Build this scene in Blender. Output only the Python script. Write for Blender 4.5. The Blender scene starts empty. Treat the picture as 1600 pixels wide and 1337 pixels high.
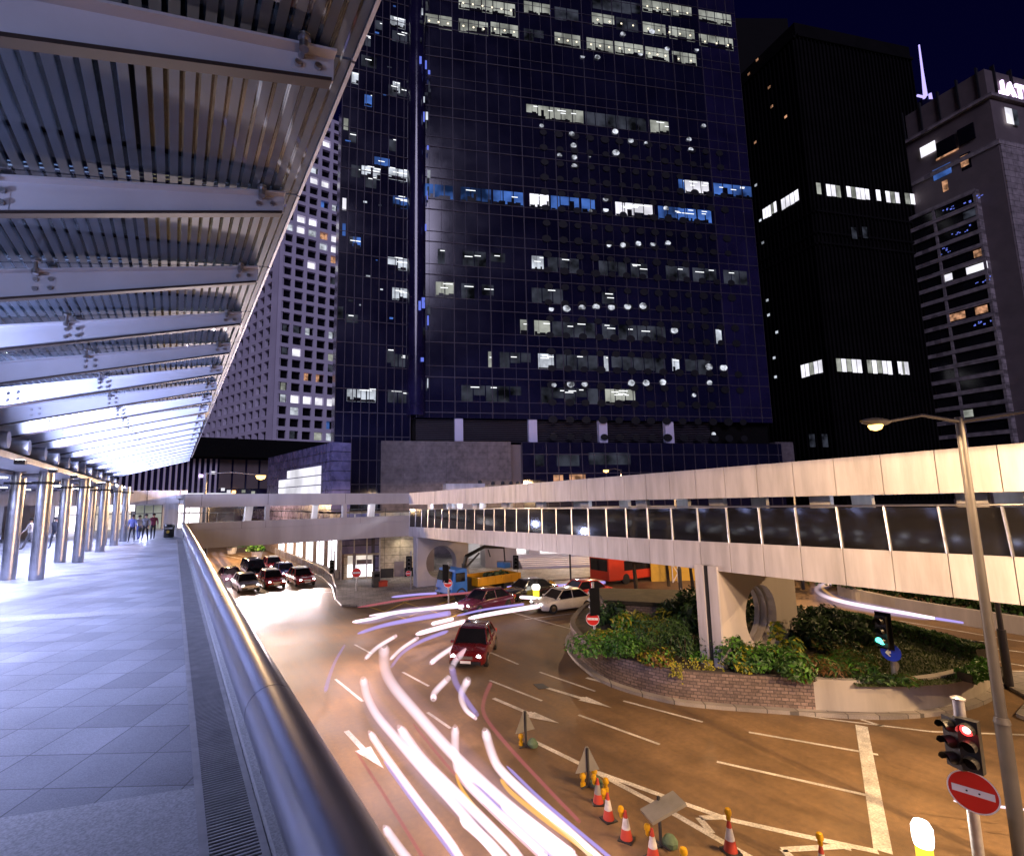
import bpy, bmesh, math, random
import numpy as np
from mathutils import Vector, Matrix
R = math.radians
random.seed(7)
scn = bpy.context.scene
COL = scn.collection

# ------------------------------------------------------------------ camera
CZ = 7.6                                   # eye height over the road
FPX, PCX, PCY = 805.0, 744.0, 668.0        # focal length and principal point of the 1600 px wide photograph
yaw, pitch, roll = R(30.3), math.atan(111 / 805.0), math.atan(0.0133)
FW = np.array([math.sin(yaw) * math.cos(pitch), math.cos(yaw) * math.cos(pitch), math.sin(pitch)])
R0 = np.array([math.cos(yaw), -math.sin(yaw), 0.0]); U0 = np.cross(R0, FW)
RT = math.cos(roll) * R0 - math.sin(roll) * U0
UP = math.sin(roll) * R0 + math.cos(roll) * U0
CAM = np.array([0, 0, CZ])
cam_d = bpy.data.cameras.new("camera"); cam = bpy.data.objects.new("camera", cam_d); COL.objects.link(cam)
m = Matrix((RT, UP, -FW)).transposed().to_4x4(); m.translation = CAM
cam.matrix_world = m
cam_d.sensor_width = 36; cam_d.lens = FPX / 1600 * 36; cam_d.shift_x = (800 - PCX) / 1600
cam_d.clip_start = 0.1; cam_d.clip_end = 3000
scn.camera = cam

# ------------------------------------------------------------------ sky, city glow, exposure
w = bpy.data.worlds.new("World"); scn.world = w; w.use_nodes = True
nt = w.node_tree; nt.nodes.clear()
wo = nt.nodes.new("ShaderNodeOutputWorld"); bg = nt.nodes.new("ShaderNodeBackground"); sk = nt.nodes.new("ShaderNodeTexSky")
sk.sky_type = 'NISHITA'; sk.sun_disc = False; sk.sun_elevation = R(-2.2); sk.sun_rotation = R(200); sk.ozone_density = 6.0
hs = nt.nodes.new("ShaderNodeMix"); hs.data_type = 'RGBA'; hs.blend_type = 'MULTIPLY'; hs.inputs[0].default_value = 1
hs.inputs[7].default_value = (0.62, 0.42, 1.0, 1)
nt.links.new(sk.outputs[0], hs.inputs[6]); nt.links.new(hs.outputs[2], bg.inputs[0]); bg.inputs[1].default_value = 0.15
nt.links.new(bg.outputs[0], wo.inputs[0])
sd = bpy.data.lights.new("sun", 'SUN'); sd.energy = 0.85; sd.angle = R(25); sd.color = (0.72, 0.66, 1.0)
so = bpy.data.objects.new("sun", sd); COL.objects.link(so); so.rotation_euler = (R(62), 0, R(-28))
scn.view_settings.view_transform = 'Standard'; scn.view_settings.look = 'None'
scn.view_settings.exposure = 0.0; scn.view_settings.gamma = 1.0
try:
    scn.view_settings.use_curve_mapping = False
except Exception:
    pass
scn.render.engine = 'CYCLES'
cy = scn.cycles
cy.use_denoising = True; cy.max_bounces = 6; cy.diffuse_bounces = 2; cy.glossy_bounces = 3; cy.transparent_max_bounces = 28
cy.transmission_bounces = 4; cy.sample_clamp_indirect = 4.0; cy.sample_clamp_direct = 0.0; cy.caustics_reflective = False; cy.caustics_refractive = False
cy.use_light_tree = True

# ------------------------------------------------------------------ helpers
def ray(px, py): return FW + RT * ((px - PCX) / FPX) - UP * ((py - PCY) / FPX)
def gz(px, py, z=0.0):
    d = ray(px, py); return CAM + d * ((z - CZ) / d[2])
def depth(p): return float((np.array(p, float) - CAM) @ FW)
def onplane(px, py, p0, n):
    d = ray(px, py); n = np.array(n, float); t = np.dot(np.array(p0, float) - CAM, n) / np.dot(d, n); return CAM + d * t

class Face:
    """A vertical wall plane: origin on the ground, unit direction u along the wall, n pointing outwards."""
    def __init__(s, p, ang, flip=False):
        s.p = np.array([p[0], p[1], 0.0]); s.u = np.array([math.cos(R(ang)), math.sin(R(ang)), 0.0])
        s.n = np.array([s.u[1], -s.u[0], 0.0]) * (-1 if flip else 1)
    def P(s, u, z, d=0.0): q = s.p + s.u * u + s.n * d; return (q[0], q[1], z)
    def uv(s, px, py, d=0.0):
        q = onplane(px, py, s.p + s.n * d, s.n); return float((q - s.p) @ s.u), float(q[2])

def tag(o, label, cat, group=None, kind=None):
    if label: o['label'] = label
    if cat: o['category'] = cat
    if group: o['group'] = group
    if kind: o['kind'] = kind
    return o
def thing(name, label, cat, loc=(0, 0, 0), rz=0.0, group=None):
    o = bpy.data.objects.new(name, None); COL.objects.link(o)
    o.location = tuple(float(v) for v in loc); o.rotation_euler = (0, 0, rz); o.empty_display_size = 0.3
    return tag(o, label, cat, group)

class MB:
    def __init__(s): s.v = []; s.f = []; s.m = []
    def add(s, vs, fs, mi=0):
        b = len(s.v); s.v += [tuple(float(c) for c in v) for v in vs]
        s.f += [tuple(b + i for i in f) for f in fs]; s.m += [mi] * len(fs); return s
    def box(s, x0, x1, y0, y1, z0, z1, mi=0):
        return s.add([(x0, y0, z0), (x1, y0, z0), (x1, y1, z0), (x0, y1, z0), (x0, y0, z1), (x1, y0, z1), (x1, y1, z1), (x0, y1, z1)],
                     [(0, 3, 2, 1), (4, 5, 6, 7), (0, 1, 5, 4), (1, 2, 6, 5), (2, 3, 7, 6), (3, 0, 4, 7)], mi)
    def fbox(s, F, u0, u1, z0, z1, d0, d1, mi=0):
        vs = [F.P(u0, z0, d0), F.P(u1, z0, d0), F.P(u1, z0, d1), F.P(u0, z0, d1), F.P(u0, z1, d0), F.P(u1, z1, d0), F.P(u1, z1, d1), F.P(u0, z1, d1)]
        return s.add(vs, [(0, 3, 2, 1), (4, 5, 6, 7), (0, 1, 5, 4), (1, 2, 6, 5), (2, 3, 7, 6), (3, 0, 4, 7)], mi)
    def hexa(s, v8, mi=0):
        return s.add(v8, [(0, 3, 2, 1), (4, 5, 6, 7), (0, 1, 5, 4), (1, 2, 6, 5), (2, 3, 7, 6), (3, 0, 4, 7)], mi)
    def prism(s, poly, z0, z1, mi=0):
        n = len(poly); vs = [(p[0], p[1], z0) for p in poly] + [(p[0], p[1], z1) for p in poly]
        fs = [tuple(range(n - 1, -1, -1)), tuple(range(n, 2 * n))] + [(i, (i + 1) % n, n + (i + 1) % n, n + i) for i in range(n)]
        return s.add(vs, fs, mi)
    def sheet(s, poly, z, mi=0): return s.add([(p[0], p[1], z) for p in poly], [tuple(range(len(poly)))], mi)
    def tube(s, pts, r, n=10, mi=0, cap=True):
        pts = [np.array(p, float) for p in pts]; k = len(pts); rr = r if hasattr(r, '__len__') else [r] * k
        ring = []; prev = None
        for i, p in enumerate(pts):
            t = pts[min(i + 1, k - 1)] - pts[max(i - 1, 0)]; t = t / (np.linalg.norm(t) + 1e-9)
            if prev is None:
                a = np.array([0, 0, 1.0]) if abs(t[2]) < .9 else np.array([1.0, 0, 0])
                x = np.cross(a, t)
            else: x = prev - t * (prev @ t)
            x = x / (np.linalg.norm(x) + 1e-9); y = np.cross(t, x); prev = x
            ring += [p + (x * math.cos(2 * math.pi * j / n) + y * math.sin(2 * math.pi * j / n)) * rr[i] for j in range(n)]
        fs = [(i * n + j, i * n + (j + 1) % n, (i + 1) * n + (j + 1) % n, (i + 1) * n + j) for i in range(k - 1) for j in range(n)]
        if cap: fs += [tuple(range(n - 1, -1, -1)), tuple(range((k - 1) * n, k * n))]
        return s.add(ring, fs, mi)
    def lathe(s, prof, c=(0, 0, 0), n=16, ax='z', mi=0):
        vs = []
        for r, h in prof:
            for j in range(n):
                a = 2 * math.pi * j / n; q = (r * math.cos(a), r * math.sin(a), h)
                if ax == 'x': q = (q[2], q[0], q[1])
                elif ax == 'y': q = (q[1], q[2], q[0])
                vs.append((q[0] + c[0], q[1] + c[1], q[2] + c[2]))
        k = len(prof)
        fs = [(i * n + j, i * n + (j + 1) % n, (i + 1) * n + (j + 1) % n, (i + 1) * n + j) for i in range(k - 1) for j in range(n)]
        fs += [tuple(range(n - 1, -1, -1)), tuple(range((k - 1) * n, k * n))]
        return s.add(vs, fs, mi)
    def disc(s, c, nrm, r, th, n=18, mi=0, sy=1.0):
        nrm = np.array(nrm, float); nrm /= np.linalg.norm(nrm)
        x = np.cross([0, 0, 1.0], nrm); x = x / np.linalg.norm(x) if np.linalg.norm(x) > 1e-6 else np.array([1.0, 0, 0]); y = np.cross(nrm, x)
        c = np.array(c, float); vs = []
        for d in (0, th): vs += [c + nrm * d + (x * math.cos(2 * math.pi * j / n) + y * math.sin(2 * math.pi * j / n) * sy) * r for j in range(n)]
        return s.add(vs, [tuple(range(n - 1, -1, -1)), tuple(range(n, 2 * n))] + [(j, (j + 1) % n, n + (j + 1) % n, n + j) for j in range(n)], mi)
    def build(s, name, mat, parent=None, smooth=False, local=False, bevel=0.0, fix=True):
        me = bpy.data.meshes.new(name)
        v = np.array(s.v, float).reshape(-1, 3)
        if parent is not None and not local:
            o = parent; off = np.zeros(3)
            while o is not None: off += np.array(o.location); o = o.parent
            v = v - off
        me.from_pydata(v.tolist(), [], s.f)
        mats = mat if isinstance(mat, (list, tuple)) else [mat]
        for q in mats: me.materials.append(q)
        if len(mats) > 1: me.polygons.foreach_set('material_index', s.m)
        if fix:
            bm = bmesh.new(); bm.from_mesh(me); bmesh.ops.recalc_face_normals(bm, faces=bm.faces)
            if bevel > 0: bmesh.ops.bevel(bm, geom=bm.edges[:], offset=bevel, segments=2, affect='EDGES', profile=.5)
            bm.to_mesh(me); bm.free()
        if smooth:
            me.polygons.foreach_set('use_smooth', [True] * len(me.polygons))
            try: me.set_sharp_from_angle(angle=R(38))
            except Exception: pass
        me.update()
        o = bpy.data.objects.new(name, me); COL.objects.link(o)
        if parent is not None: o.parent = parent
        return o
def copy_tree(o, parent=None):
    c = o.copy(); COL.objects.link(c); c.parent = parent
    for ch in list(o.children): copy_tree(ch, c)
    return c
def structure(o): o['kind'] = 'structure'; return o

# ------------------------------------------------------------------ materials
def nodes(name):
    mt = bpy.data.materials.new(name); mt.use_nodes = True; n = mt.node_tree; n.nodes.clear()
    out = n.nodes.new('ShaderNodeOutputMaterial'); return mt, n, out
def coords(n, scale=1.0, rot=(0, 0, 0)):
    g = n.nodes.new('ShaderNodeNewGeometry'); mp = n.nodes.new('ShaderNodeMapping')
    mp.inputs['Scale'].default_value = (scale,) * 3 if not hasattr(scale, '__len__') else scale
    mp.inputs['Rotation'].default_value = rot
    n.links.new(g.outputs['Position'], mp.inputs[0]); return mp.outputs[0]
def c4(c): return (c[0], c[1], c[2], 1)
def mat(name, col, rough=.6, metal=0.0, var=.25, nscale=2.0, bump=0.0, spec=.5, coat=0.0, fine=None, streak=False):
    mt, n, out = nodes(name); b = n.nodes.new('ShaderNodeBsdfPrincipled'); n.links.new(b.outputs[0], out.inputs[0])
    b.inputs['Roughness'].default_value = rough; b.inputs['Metallic'].default_value = metal
    b.inputs['Specular IOR Level'].default_value = spec; b.inputs['Coat Weight'].default_value = coat
    tx = n.nodes.new('ShaderNodeTexNoise'); tx.inputs['Scale'].default_value = nscale; tx.inputs['Detail'].default_value = 6; tx.inputs['Roughness'].default_value = .6
    n.links.new(coords(n, (1, 1, .12) if streak else 1.0), tx.inputs[0])
    rp = n.nodes.new('ShaderNodeValToRGB')
    lo = [c * (1 - var) for c in col]; hi = [min(1, c * (1 + var)) for c in col]
    rp.color_ramp.elements[0].position = .3; rp.color_ramp.elements[0].color = c4(lo)
    rp.color_ramp.elements[1].position = .72; rp.color_ramp.elements[1].color = c4(hi)
    n.links.new(tx.outputs[0], rp.inputs[0]); last = rp.outputs[0]
    if fine:
        t2 = n.nodes.new('ShaderNodeTexNoise'); t2.inputs['Scale'].default_value = fine; t2.inputs['Detail'].default_value = 3
        n.links.new(coords(n), t2.inputs[0])
        mr = n.nodes.new('ShaderNodeMapRange'); mr.inputs[1].default_value = .3; mr.inputs[2].default_value = .7; mr.inputs[3].default_value = .7; mr.inputs[4].default_value = 1.3
        n.links.new(t2.outputs[0], mr.inputs[0])
        mx = n.nodes.new('ShaderNodeVectorMath'); mx.operation = 'SCALE'; n.links.new(last, mx.inputs[0]); n.links.new(mr.outputs[0], mx.inputs['Scale']); last = mx.outputs[0]
        if bump:
            bp = n.nodes.new('ShaderNodeBump'); bp.inputs['Strength'].default_value = bump; bp.inputs['Distance'].default_value = .02
            n.links.new(t2.outputs[0], bp.inputs['Height']); n.links.new(bp.outputs[0], b.inputs['Normal'])
    elif bump:
        bp = n.nodes.new('ShaderNodeBump'); bp.inputs['Strength'].default_value = bump; bp.inputs['Distance'].default_value = .03
        n.links.new(tx.outputs[0], bp.inputs['Height']); n.links.new(bp.outputs[0], b.inputs['Normal'])
    mr2 = n.nodes.new('ShaderNodeMapRange'); mr2.inputs[3].default_value = max(0, rough - .08); mr2.inputs[4].default_value = min(1, rough + .12)
    n.links.new(tx.outputs[0], mr2.inputs[0]); n.links.new(mr2.outputs[0], b.inputs['Roughness'])
    n.links.new(last, b.inputs['Base Color']); return mt
def tiles(name, col, bw, bh, rot=0.0, mortar=.012, mcol=None, rough=.5, var=.18, wall=None, bump=.3, spec=.5, fine=60., off=.5):
    """Rectangular slabs or bricks; wall = angle of the wall's direction in degrees, None for floors."""
    mt, n, out = nodes(name); b = n.nodes.new('ShaderNodeBsdfPrincipled'); n.links.new(b.outputs[0], out.inputs[0])
    b.inputs['Roughness'].default_value = rough; b.inputs['Specular IOR Level'].default_value = spec
    if wall is None: vec = coords(n, 1.0, (0, 0, rot))
    else:
        g = n.nodes.new('ShaderNodeNewGeometry'); d = n.nodes.new('ShaderNodeVectorMath'); d.operation = 'DOT_PRODUCT'
        d.inputs[1].default_value = (math.cos(R(wall)), math.sin(R(wall)), 0); n.links.new(g.outputs['Position'], d.inputs[0])
        sx = n.nodes.new('ShaderNodeSeparateXYZ'); n.links.new(g.outputs['Position'], sx.inputs[0])
        cx_ = n.nodes.new('ShaderNodeCombineXYZ'); n.links.new(d.outputs['Value'], cx_.inputs[0]); n.links.new(sx.outputs[2], cx_.inputs[1]); vec = cx_.outputs[0]
    t = n.nodes.new('ShaderNodeTexBrick'); t.inputs['Scale'].default_value = 1; t.inputs['Brick Width'].default_value = bw; t.inputs['Row Height'].default_value = bh
    t.inputs['Mortar Size'].default_value = mortar; t.inputs['Mortar Smooth'].default_value = .1; t.inputs['Bias'].default_value = 0; t.offset = off
    t.inputs['Color1'].default_value = c4([c * (1 - var) for c in col]); t.inputs['Color2'].default_value = c4([c * (1 + var) for c in col])
    t.inputs['Mortar'].default_value = c4(mcol or [c * .35 for c in col]); n.links.new(vec, t.inputs[0])
    t2 = n.nodes.new('ShaderNodeTexNoise'); t2.inputs['Scale'].default_value = fine; t2.inputs['Detail'].default_value = 4; n.links.new(coords(n), t2.inputs[0])
    t3 = n.nodes.new('ShaderNodeTexNoise'); t3.inputs['Scale'].default_value = .7; t3.inputs['Detail'].default_value = 5; n.links.new(coords(n), t3.inputs[0])
    ad = n.nodes.new('ShaderNodeMath'); ad.operation = 'ADD'; n.links.new(t2.outputs[0], ad.inputs[0]); n.links.new(t3.outputs[0], ad.inputs[1])
    mr = n.nodes.new('ShaderNodeMapRange'); mr.inputs[1].default_value = .7; mr.inputs[2].default_value = 1.3; mr.inputs[3].default_value = .62; mr.inputs[4].default_value = 1.36
    n.links.new(ad.outputs[0], mr.inputs[0])
    mx = n.nodes.new('ShaderNodeVectorMath'); mx.operation = 'SCALE'; n.links.new(t.outputs[0], mx.inputs[0]); n.links.new(mr.outputs[0], mx.inputs['Scale'])
    n.links.new(mx.outputs[0], b.inputs['Base Color'])
    bp = n.nodes.new('ShaderNodeBump'); bp.inputs['Strength'].default_value = bump; bp.inputs['Distance'].default_value = .01; bp.invert = True
    n.links.new(t.outputs['Fac'], bp.inputs['Height']); n.links.new(bp.outputs[0], b.inputs['Normal'])
    mr2 = n.nodes.new('ShaderNodeMapRange'); mr2.inputs[3].default_value = rough - .12; mr2.inputs[4].default_value = rough + .15
    n.links.new(t3.outputs[0], mr2.inputs[0]); n.links.new(mr2.outputs[0], b.inputs['Roughness'])
    return mt
def emit(name, col, st, var=0.0, nscale=1.0, sample=False, stripes=0.0):
    mt, n, out = nodes(name); e = n.nodes.new('ShaderNodeEmission'); n.links.new(e.outputs[0], out.inputs[0])
    e.inputs[0].default_value = c4(col); e.inputs[1].default_value = st
    if var:
        t = n.nodes.new('ShaderNodeTexNoise'); t.inputs['Scale'].default_value = nscale; t.inputs['Detail'].default_value = 3; n.links.new(coords(n), t.inputs[0])
        mr = n.nodes.new('ShaderNodeMapRange'); mr.inputs[1].default_value = .35; mr.inputs[2].default_value = .65
        mr.inputs[3].default_value = st * (1 - var); mr.inputs[4].default_value = st * (1 + var)
        n.links.new(t.outputs[0], mr.inputs[0]); n.links.new(mr.outputs[0], e.inputs[1])
    try: mt.cycles.emission_sampling = 'AUTO' if sample else 'NONE'
    except Exception: pass
    return mt
def streak(name, col, st, p=1.6, amax=1.0, sample=False):
    """A glowing streak that is densest along its axis and thins out towards its rim."""
    mt, n, out = nodes(name); e = n.nodes.new('ShaderNodeEmission'); e.inputs[0].default_value = c4(col); e.inputs[1].default_value = st
    lw = n.nodes.new('ShaderNodeLayerWeight'); lw.inputs[0].default_value = .5
    sb = n.nodes.new('ShaderNodeMath'); sb.operation = 'SUBTRACT'; sb.inputs[0].default_value = 1; n.links.new(lw.outputs['Facing'], sb.inputs[1])
    pw = n.nodes.new('ShaderNodeMath'); pw.operation = 'POWER'; pw.inputs[1].default_value = p; n.links.new(sb.outputs[0], pw.inputs[0])
    ml = n.nodes.new('ShaderNodeMath'); ml.operation = 'MULTIPLY'; ml.inputs[1].default_value = amax; n.links.new(pw.outputs[0], ml.inputs[0])
    tr = n.nodes.new('ShaderNodeBsdfTransparent'); mx = n.nodes.new('ShaderNodeMixShader'); n.links.new(ml.outputs[0], mx.inputs[0]); n.links.new(tr.outputs[0], mx.inputs[1]); n.links.new(e.outputs[0], mx.inputs[2]); n.links.new(mx.outputs[0], out.inputs[0])
    try: mt.cycles.emission_sampling = 'FRONT' if sample else 'NONE'
    except Exception: pass
    return mt
def glass(name, col=(.02, .02, .03), rough=.05, alpha=.6):
    """Flat pane: part see-through, part mirror, part tint."""
    mt, n, out = nodes(name); b = n.nodes.new('ShaderNodeBsdfPrincipled')
    b.inputs['Base Color'].default_value = c4(col); b.inputs['Roughness'].default_value = rough; b.inputs['Specular IOR Level'].default_value = .6
    tr = n.nodes.new('ShaderNodeBsdfTransparent'); mx = n.nodes.new('ShaderNodeMixShader'); mx.inputs[0].default_value = alpha
    n.links.new(tr.outputs[0], mx.inputs[1]); n.links.new(b.outputs[0], mx.inputs[2]); n.links.new(mx.outputs[0], out.inputs[0]); return mt
def frit_glass():
    mt, n, out = nodes('fritted_glass'); g = n.nodes.new('ShaderNodeNewGeometry'); sx = n.nodes.new('ShaderNodeSeparateXYZ'); n.links.new(g.outputs['Position'], sx.inputs[0])
    a = n.nodes.new('ShaderNodeMath'); a.operation = 'MULTIPLY'; a.inputs[1].default_value = 1 / .105; n.links.new(sx.outputs[0], a.inputs[0])
    fr = n.nodes.new('ShaderNodeMath'); fr.operation = 'FRACT'; n.links.new(a.outputs[0], fr.inputs[0])
    lt = n.nodes.new('ShaderNodeMath'); lt.operation = 'LESS_THAN'; lt.inputs[1].default_value = .64; n.links.new(fr.outputs[0], lt.inputs[0])
    ed = n.nodes.new('ShaderNodeMath'); ed.operation = 'GREATER_THAN'; ed.inputs[1].default_value = .93; n.links.new(sx.outputs[0], ed.inputs[0])
    mxm = n.nodes.new('ShaderNodeMath'); mxm.operation = 'MAXIMUM'; n.links.new(lt.outputs[0], mxm.inputs[0]); n.links.new(ed.outputs[0], mxm.inputs[1])
    df = n.nodes.new('ShaderNodeBsdfPrincipled'); df.inputs['Base Color'].default_value = (.085, .115, .165, 1); df.inputs['Roughness'].default_value = .45; df.inputs['Specular IOR Level'].default_value = .3
    df.inputs['Coat Weight'].default_value = .35; df.inputs['Coat Roughness'].default_value = .03
    tr = n.nodes.new('ShaderNodeBsdfTransparent'); tr.inputs[0].default_value = (.75, .85, .85, 1)
    m0 = n.nodes.new('ShaderNodeMixShader'); m0.inputs[0].default_value = .78; n.links.new(tr.outputs[0], m0.inputs[1]); n.links.new(df.outputs[0], m0.inputs[2])
    gl = n.nodes.new('ShaderNodeBsdfGlossy'); gl.inputs[1].default_value = .02; gl.inputs[0].default_value = (.9, .95, 1, 1)
    fz = n.nodes.new('ShaderNodeFresnel'); fz.inputs[0].default_value = 1.5
    m1 = n.nodes.new('ShaderNodeMixShader'); n.links.new(fz.outputs[0], m1.inputs[0]); n.links.new(tr.outputs[0], m1.inputs[1]); n.links.new(gl.outputs[0], m1.inputs[2])
    m2 = n.nodes.new('ShaderNodeMixShader'); n.links.new(mxm.outputs[0], m2.inputs[0]); n.links.new(m1.outputs[0], m2.inputs[1]); n.links.new(m0.outputs[0], m2.inputs[2])
    n.links.new(m2.outputs[0], out.inputs[0]); return mt
def leaf_mat(name, a, b_):
    mt, n, out = nodes(name); b = n.nodes.new('ShaderNodeBsdfPrincipled'); b.inputs['Roughness'].default_value = .5
    oi = n.nodes.new('ShaderNodeTexNoise'); oi.inputs['Scale'].default_value = 2.6; oi.inputs['Detail'].default_value = 4; n.links.new(coords(n), oi.inputs[0])
    rp = n.nodes.new('ShaderNodeValToRGB'); rp.color_ramp.elements[0].position = .32; rp.color_ramp.elements[1].position = .68
    rp.color_ramp.elements[0].color = c4(a); rp.color_ramp.elements[1].color = c4(b_); n.links.new(oi.outputs[0], rp.inputs[0]); n.links.new(rp.outputs[0], b.inputs['Base Color'])
    tl = n.nodes.new('ShaderNodeBsdfTranslucent'); n.links.new(rp.outputs[0], tl.inputs[0])
    ms = n.nodes.new('ShaderNodeMixShader'); ms.inputs[0].default_value = .25; n.links.new(b.outputs[0], ms.inputs[1]); n.links.new(tl.outputs[0], ms.inputs[2]); n.links.new(ms.outputs[0], out.inputs[0]); return mt

M = {}
def asphalt():
    mt, n, out = nodes('asphalt'); b = n.nodes.new('ShaderNodeBsdfPrincipled'); n.links.new(b.outputs[0], out.inputs[0]); b.inputs['Specular IOR Level'].default_value = .45
    fac = None
    for sc_, lo, hi, st_ in ((.13, .70, 1.30, 1), (.9, .80, 1.18, 1), (7.0, .84, 1.16, 1), (70.0, .62, 1.40, 1), (.35, .82, 1.12, .08)):
        t = n.nodes.new('ShaderNodeTexNoise'); t.inputs['Scale'].default_value = sc_ / (st_ if st_ < 1 else 1) * (1 if st_ == 1 else .6); t.inputs['Detail'].default_value = 5; n.links.new(coords(n, 1.0 if st_ == 1 else (1, .07, 1), (0, 0, 0 if st_ == 1 else -.45)), t.inputs[0])
        mr = n.nodes.new('ShaderNodeMapRange'); mr.inputs[1].default_value = .3; mr.inputs[2].default_value = .7; mr.inputs[3].default_value = lo; mr.inputs[4].default_value = hi; n.links.new(t.outputs[0], mr.inputs[0])
        if sc_ == 70.0: bp = n.nodes.new('ShaderNodeBump'); bp.inputs['Strength'].default_value = .45; bp.inputs['Distance'].default_value = .012; n.links.new(t.outputs[0], bp.inputs['Height']); n.links.new(bp.outputs[0], b.inputs['Normal'])
        if fac is None: fac = mr.outputs[0]
        else: q = n.nodes.new('ShaderNodeMath'); q.operation = 'MULTIPLY'; n.links.new(fac, q.inputs[0]); n.links.new(mr.outputs[0], q.inputs[1]); fac = q.outputs[0]
    v = n.nodes.new('ShaderNodeTexVoronoi'); v.inputs['Scale'].default_value = .16; n.links.new(coords(n), v.inputs[0]); sp_ = n.nodes.new('ShaderNodeSeparateColor'); n.links.new(v.outputs['Color'], sp_.inputs[0])
    mr = n.nodes.new('ShaderNodeMapRange'); mr.inputs[3].default_value = .90; mr.inputs[4].default_value = 1.08; n.links.new(sp_.outputs[0], mr.inputs[0]); q = n.nodes.new('ShaderNodeMath'); q.operation = 'MULTIPLY'; n.links.new(fac, q.inputs[0]); n.links.new(mr.outputs[0], q.inputs[1])
    mx = n.nodes.new('ShaderNodeVectorMath'); mx.operation = 'SCALE'; mx.inputs[0].default_value = (.170, .104, .050); n.links.new(q.outputs[0], mx.inputs['Scale']); n.links.new(mx.outputs[0], b.inputs['Base Color'])
    r_ = n.nodes.new('ShaderNodeMapRange'); r_.inputs[1].default_value = .6; r_.inputs[2].default_value = 1.4; r_.inputs[3].default_value = .52; r_.inputs[4].default_value = .75; n.links.new(q.outputs[0], r_.inputs[0]); n.links.new(r_.outputs[0], b.inputs['Roughness'])
    return mt
M['asphalt'] = asphalt()
M['paint'] = mat('road_paint', (.55, .52, .46), .65, var=.38, nscale=1.6, fine=22)
M['yellow_paint'] = mat('yellow_road_paint', (.55, .38, .05), .6, var=.2)
M['paver'] = tiles('granite_paver', (.28, .285, .325), .62, .62, rot=R(-61), mortar=.007, rough=.38, var=.20, fine=90., off=0.0, bump=.5)
M['band'] = mat('speckled_granite', (.40, .40, .43), .5, var=.1, nscale=1.5, fine=55)
M['steel'] = mat('brushed_steel', (.50, .50, .54), .3, 1.0, var=.1, nscale=6)
M['railsteel'] = mat('satin_steel', (.30, .30, .37), .30, 1.0, var=.05, nscale=1.2)
M['darksteel'] = mat('dark_steel', (.06, .06, .065), .5, .6, var=.3)
M['galv'] = mat('galvanised_steel', (.42, .41, .42), .45, .7, var=.2, nscale=5)
M['fin'] = mat('white_fin_paint', (.54, .57, .66), .45, var=.07, nscale=1.5)
M['finrim'] = mat('dark_rubber_strip', (.03, .02, .02), .5)
M['panel'] = mat('white_bridge_panel', (.51, .485, .515), .42, var=.24, nscale=2.4, streak=True)
M['joint'] = mat('dark_joint', (.03, .03, .03), .8)
M['concrete'] = mat('pale_concrete', (.40, .37, .36), .75, var=.18, nscale=.6, bump=.06, streak=True)
M['pierc'] = mat('smooth_pier_concrete', (.48, .43, .40), .7, var=.1, nscale=.7, streak=True)
M['wallc'] = mat('stained_concrete', (.42, .38, .33), .8, var=.25, nscale=.9, bump=.2, streak=True)
M['brick'] = tiles('rough_brick', (.20, .145, .12), .24, .115, wall=-35, mortar=.014, mcol=(.09, .07, .06), rough=.85, var=.28, bump=.8, fine=14.)
M['kerb'] = tiles('kerb_stone', (.30, .27, .24), 1.0, 5.0, rot=R(35), mortar=.02, rough=.8)
M['pave'] = tiles('pavement_slab', (.26, .24, .22), .6, .6, rot=.3, rough=.7)
M['soil'] = mat('soil', (.05, .04, .025), .95, var=.5, nscale=2)
M['lawn'] = mat('lawn_turf', (.045, .055, .014), .9, var=.5, nscale=1.2, bump=.5, fine=45)
M['glassdark'] = glass('dark_parapet_glass', (.012, .011, .012), .06, .9)
M['glassclear'] = glass('clear_glass', (.05, .05, .06), .04, .25)
M['frit'] = frit_glass()
M['black'] = mat('black_enamel', (.012, .012, .013), .4)
M['blackmatte'] = mat('matt_black', (.008, .008, .009), .9, spec=.1)
M['rubber'] = mat('tyre_rubber', (.02, .02, .02), .8)
M['red'] = mat('red_sign_enamel', (.62, .02, .015), .35, var=.06)
M['white'] = mat('white_enamel', (.75, .74, .73), .4, var=.06)
M['blue'] = mat('blue_sign_enamel', (.01, .04, .55), .35, var=.06)
M['cone'] = mat('cone_red', (.38, .04, .02), .55, var=.15)
M['conew'] = mat('cone_white_sleeve', (.52, .50, .47), .4, var=.25, nscale=8)
M['amber'] = mat('amber_lens', (.55, .30, .01), .25, var=.1)
M['sack'] = mat('green_sandbag', (.09, .14, .08), .9, var=.3, nscale=9)
M['signback'] = mat('sign_back', (.24, .23, .21), .5, .3, var=.2)
M['lamp_grey'] = mat('lamp_post_grey', (.055, .05, .052), .5, .2, var=.15)
M['taxi'] = mat('taxi_red_paint', (.42, .015, .012), .25, var=.06, coat=.8)
M['darkred'] = mat('dark_red_paint', (.16, .008, .010), .25, var=.08, coat=.8)
M['silver'] = mat('silver_paint', (.50, .48, .46), .28, .5, var=.05, coat=.8)
M['carwhite'] = mat('white_car_paint', (.70, .66, .60), .25, var=.04, coat=.8)
M['carblack'] = mat('black_car_paint', (.015, .014, .02), .2, var=.1, coat=1)
M['carplum'] = mat('plum_car_paint', (.10, .012, .04), .22, var=.1, coat=1)
M['carblue'] = mat('blue_car_paint', (.02, .03, .20), .22, var=.1, coat=1)
M['carglass'] = mat('car_glass', (.012, .012, .015), .06, var=.2, spec=.8)
M['chrome'] = mat('chrome', (.6, .6, .6), .15, 1.0)
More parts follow.
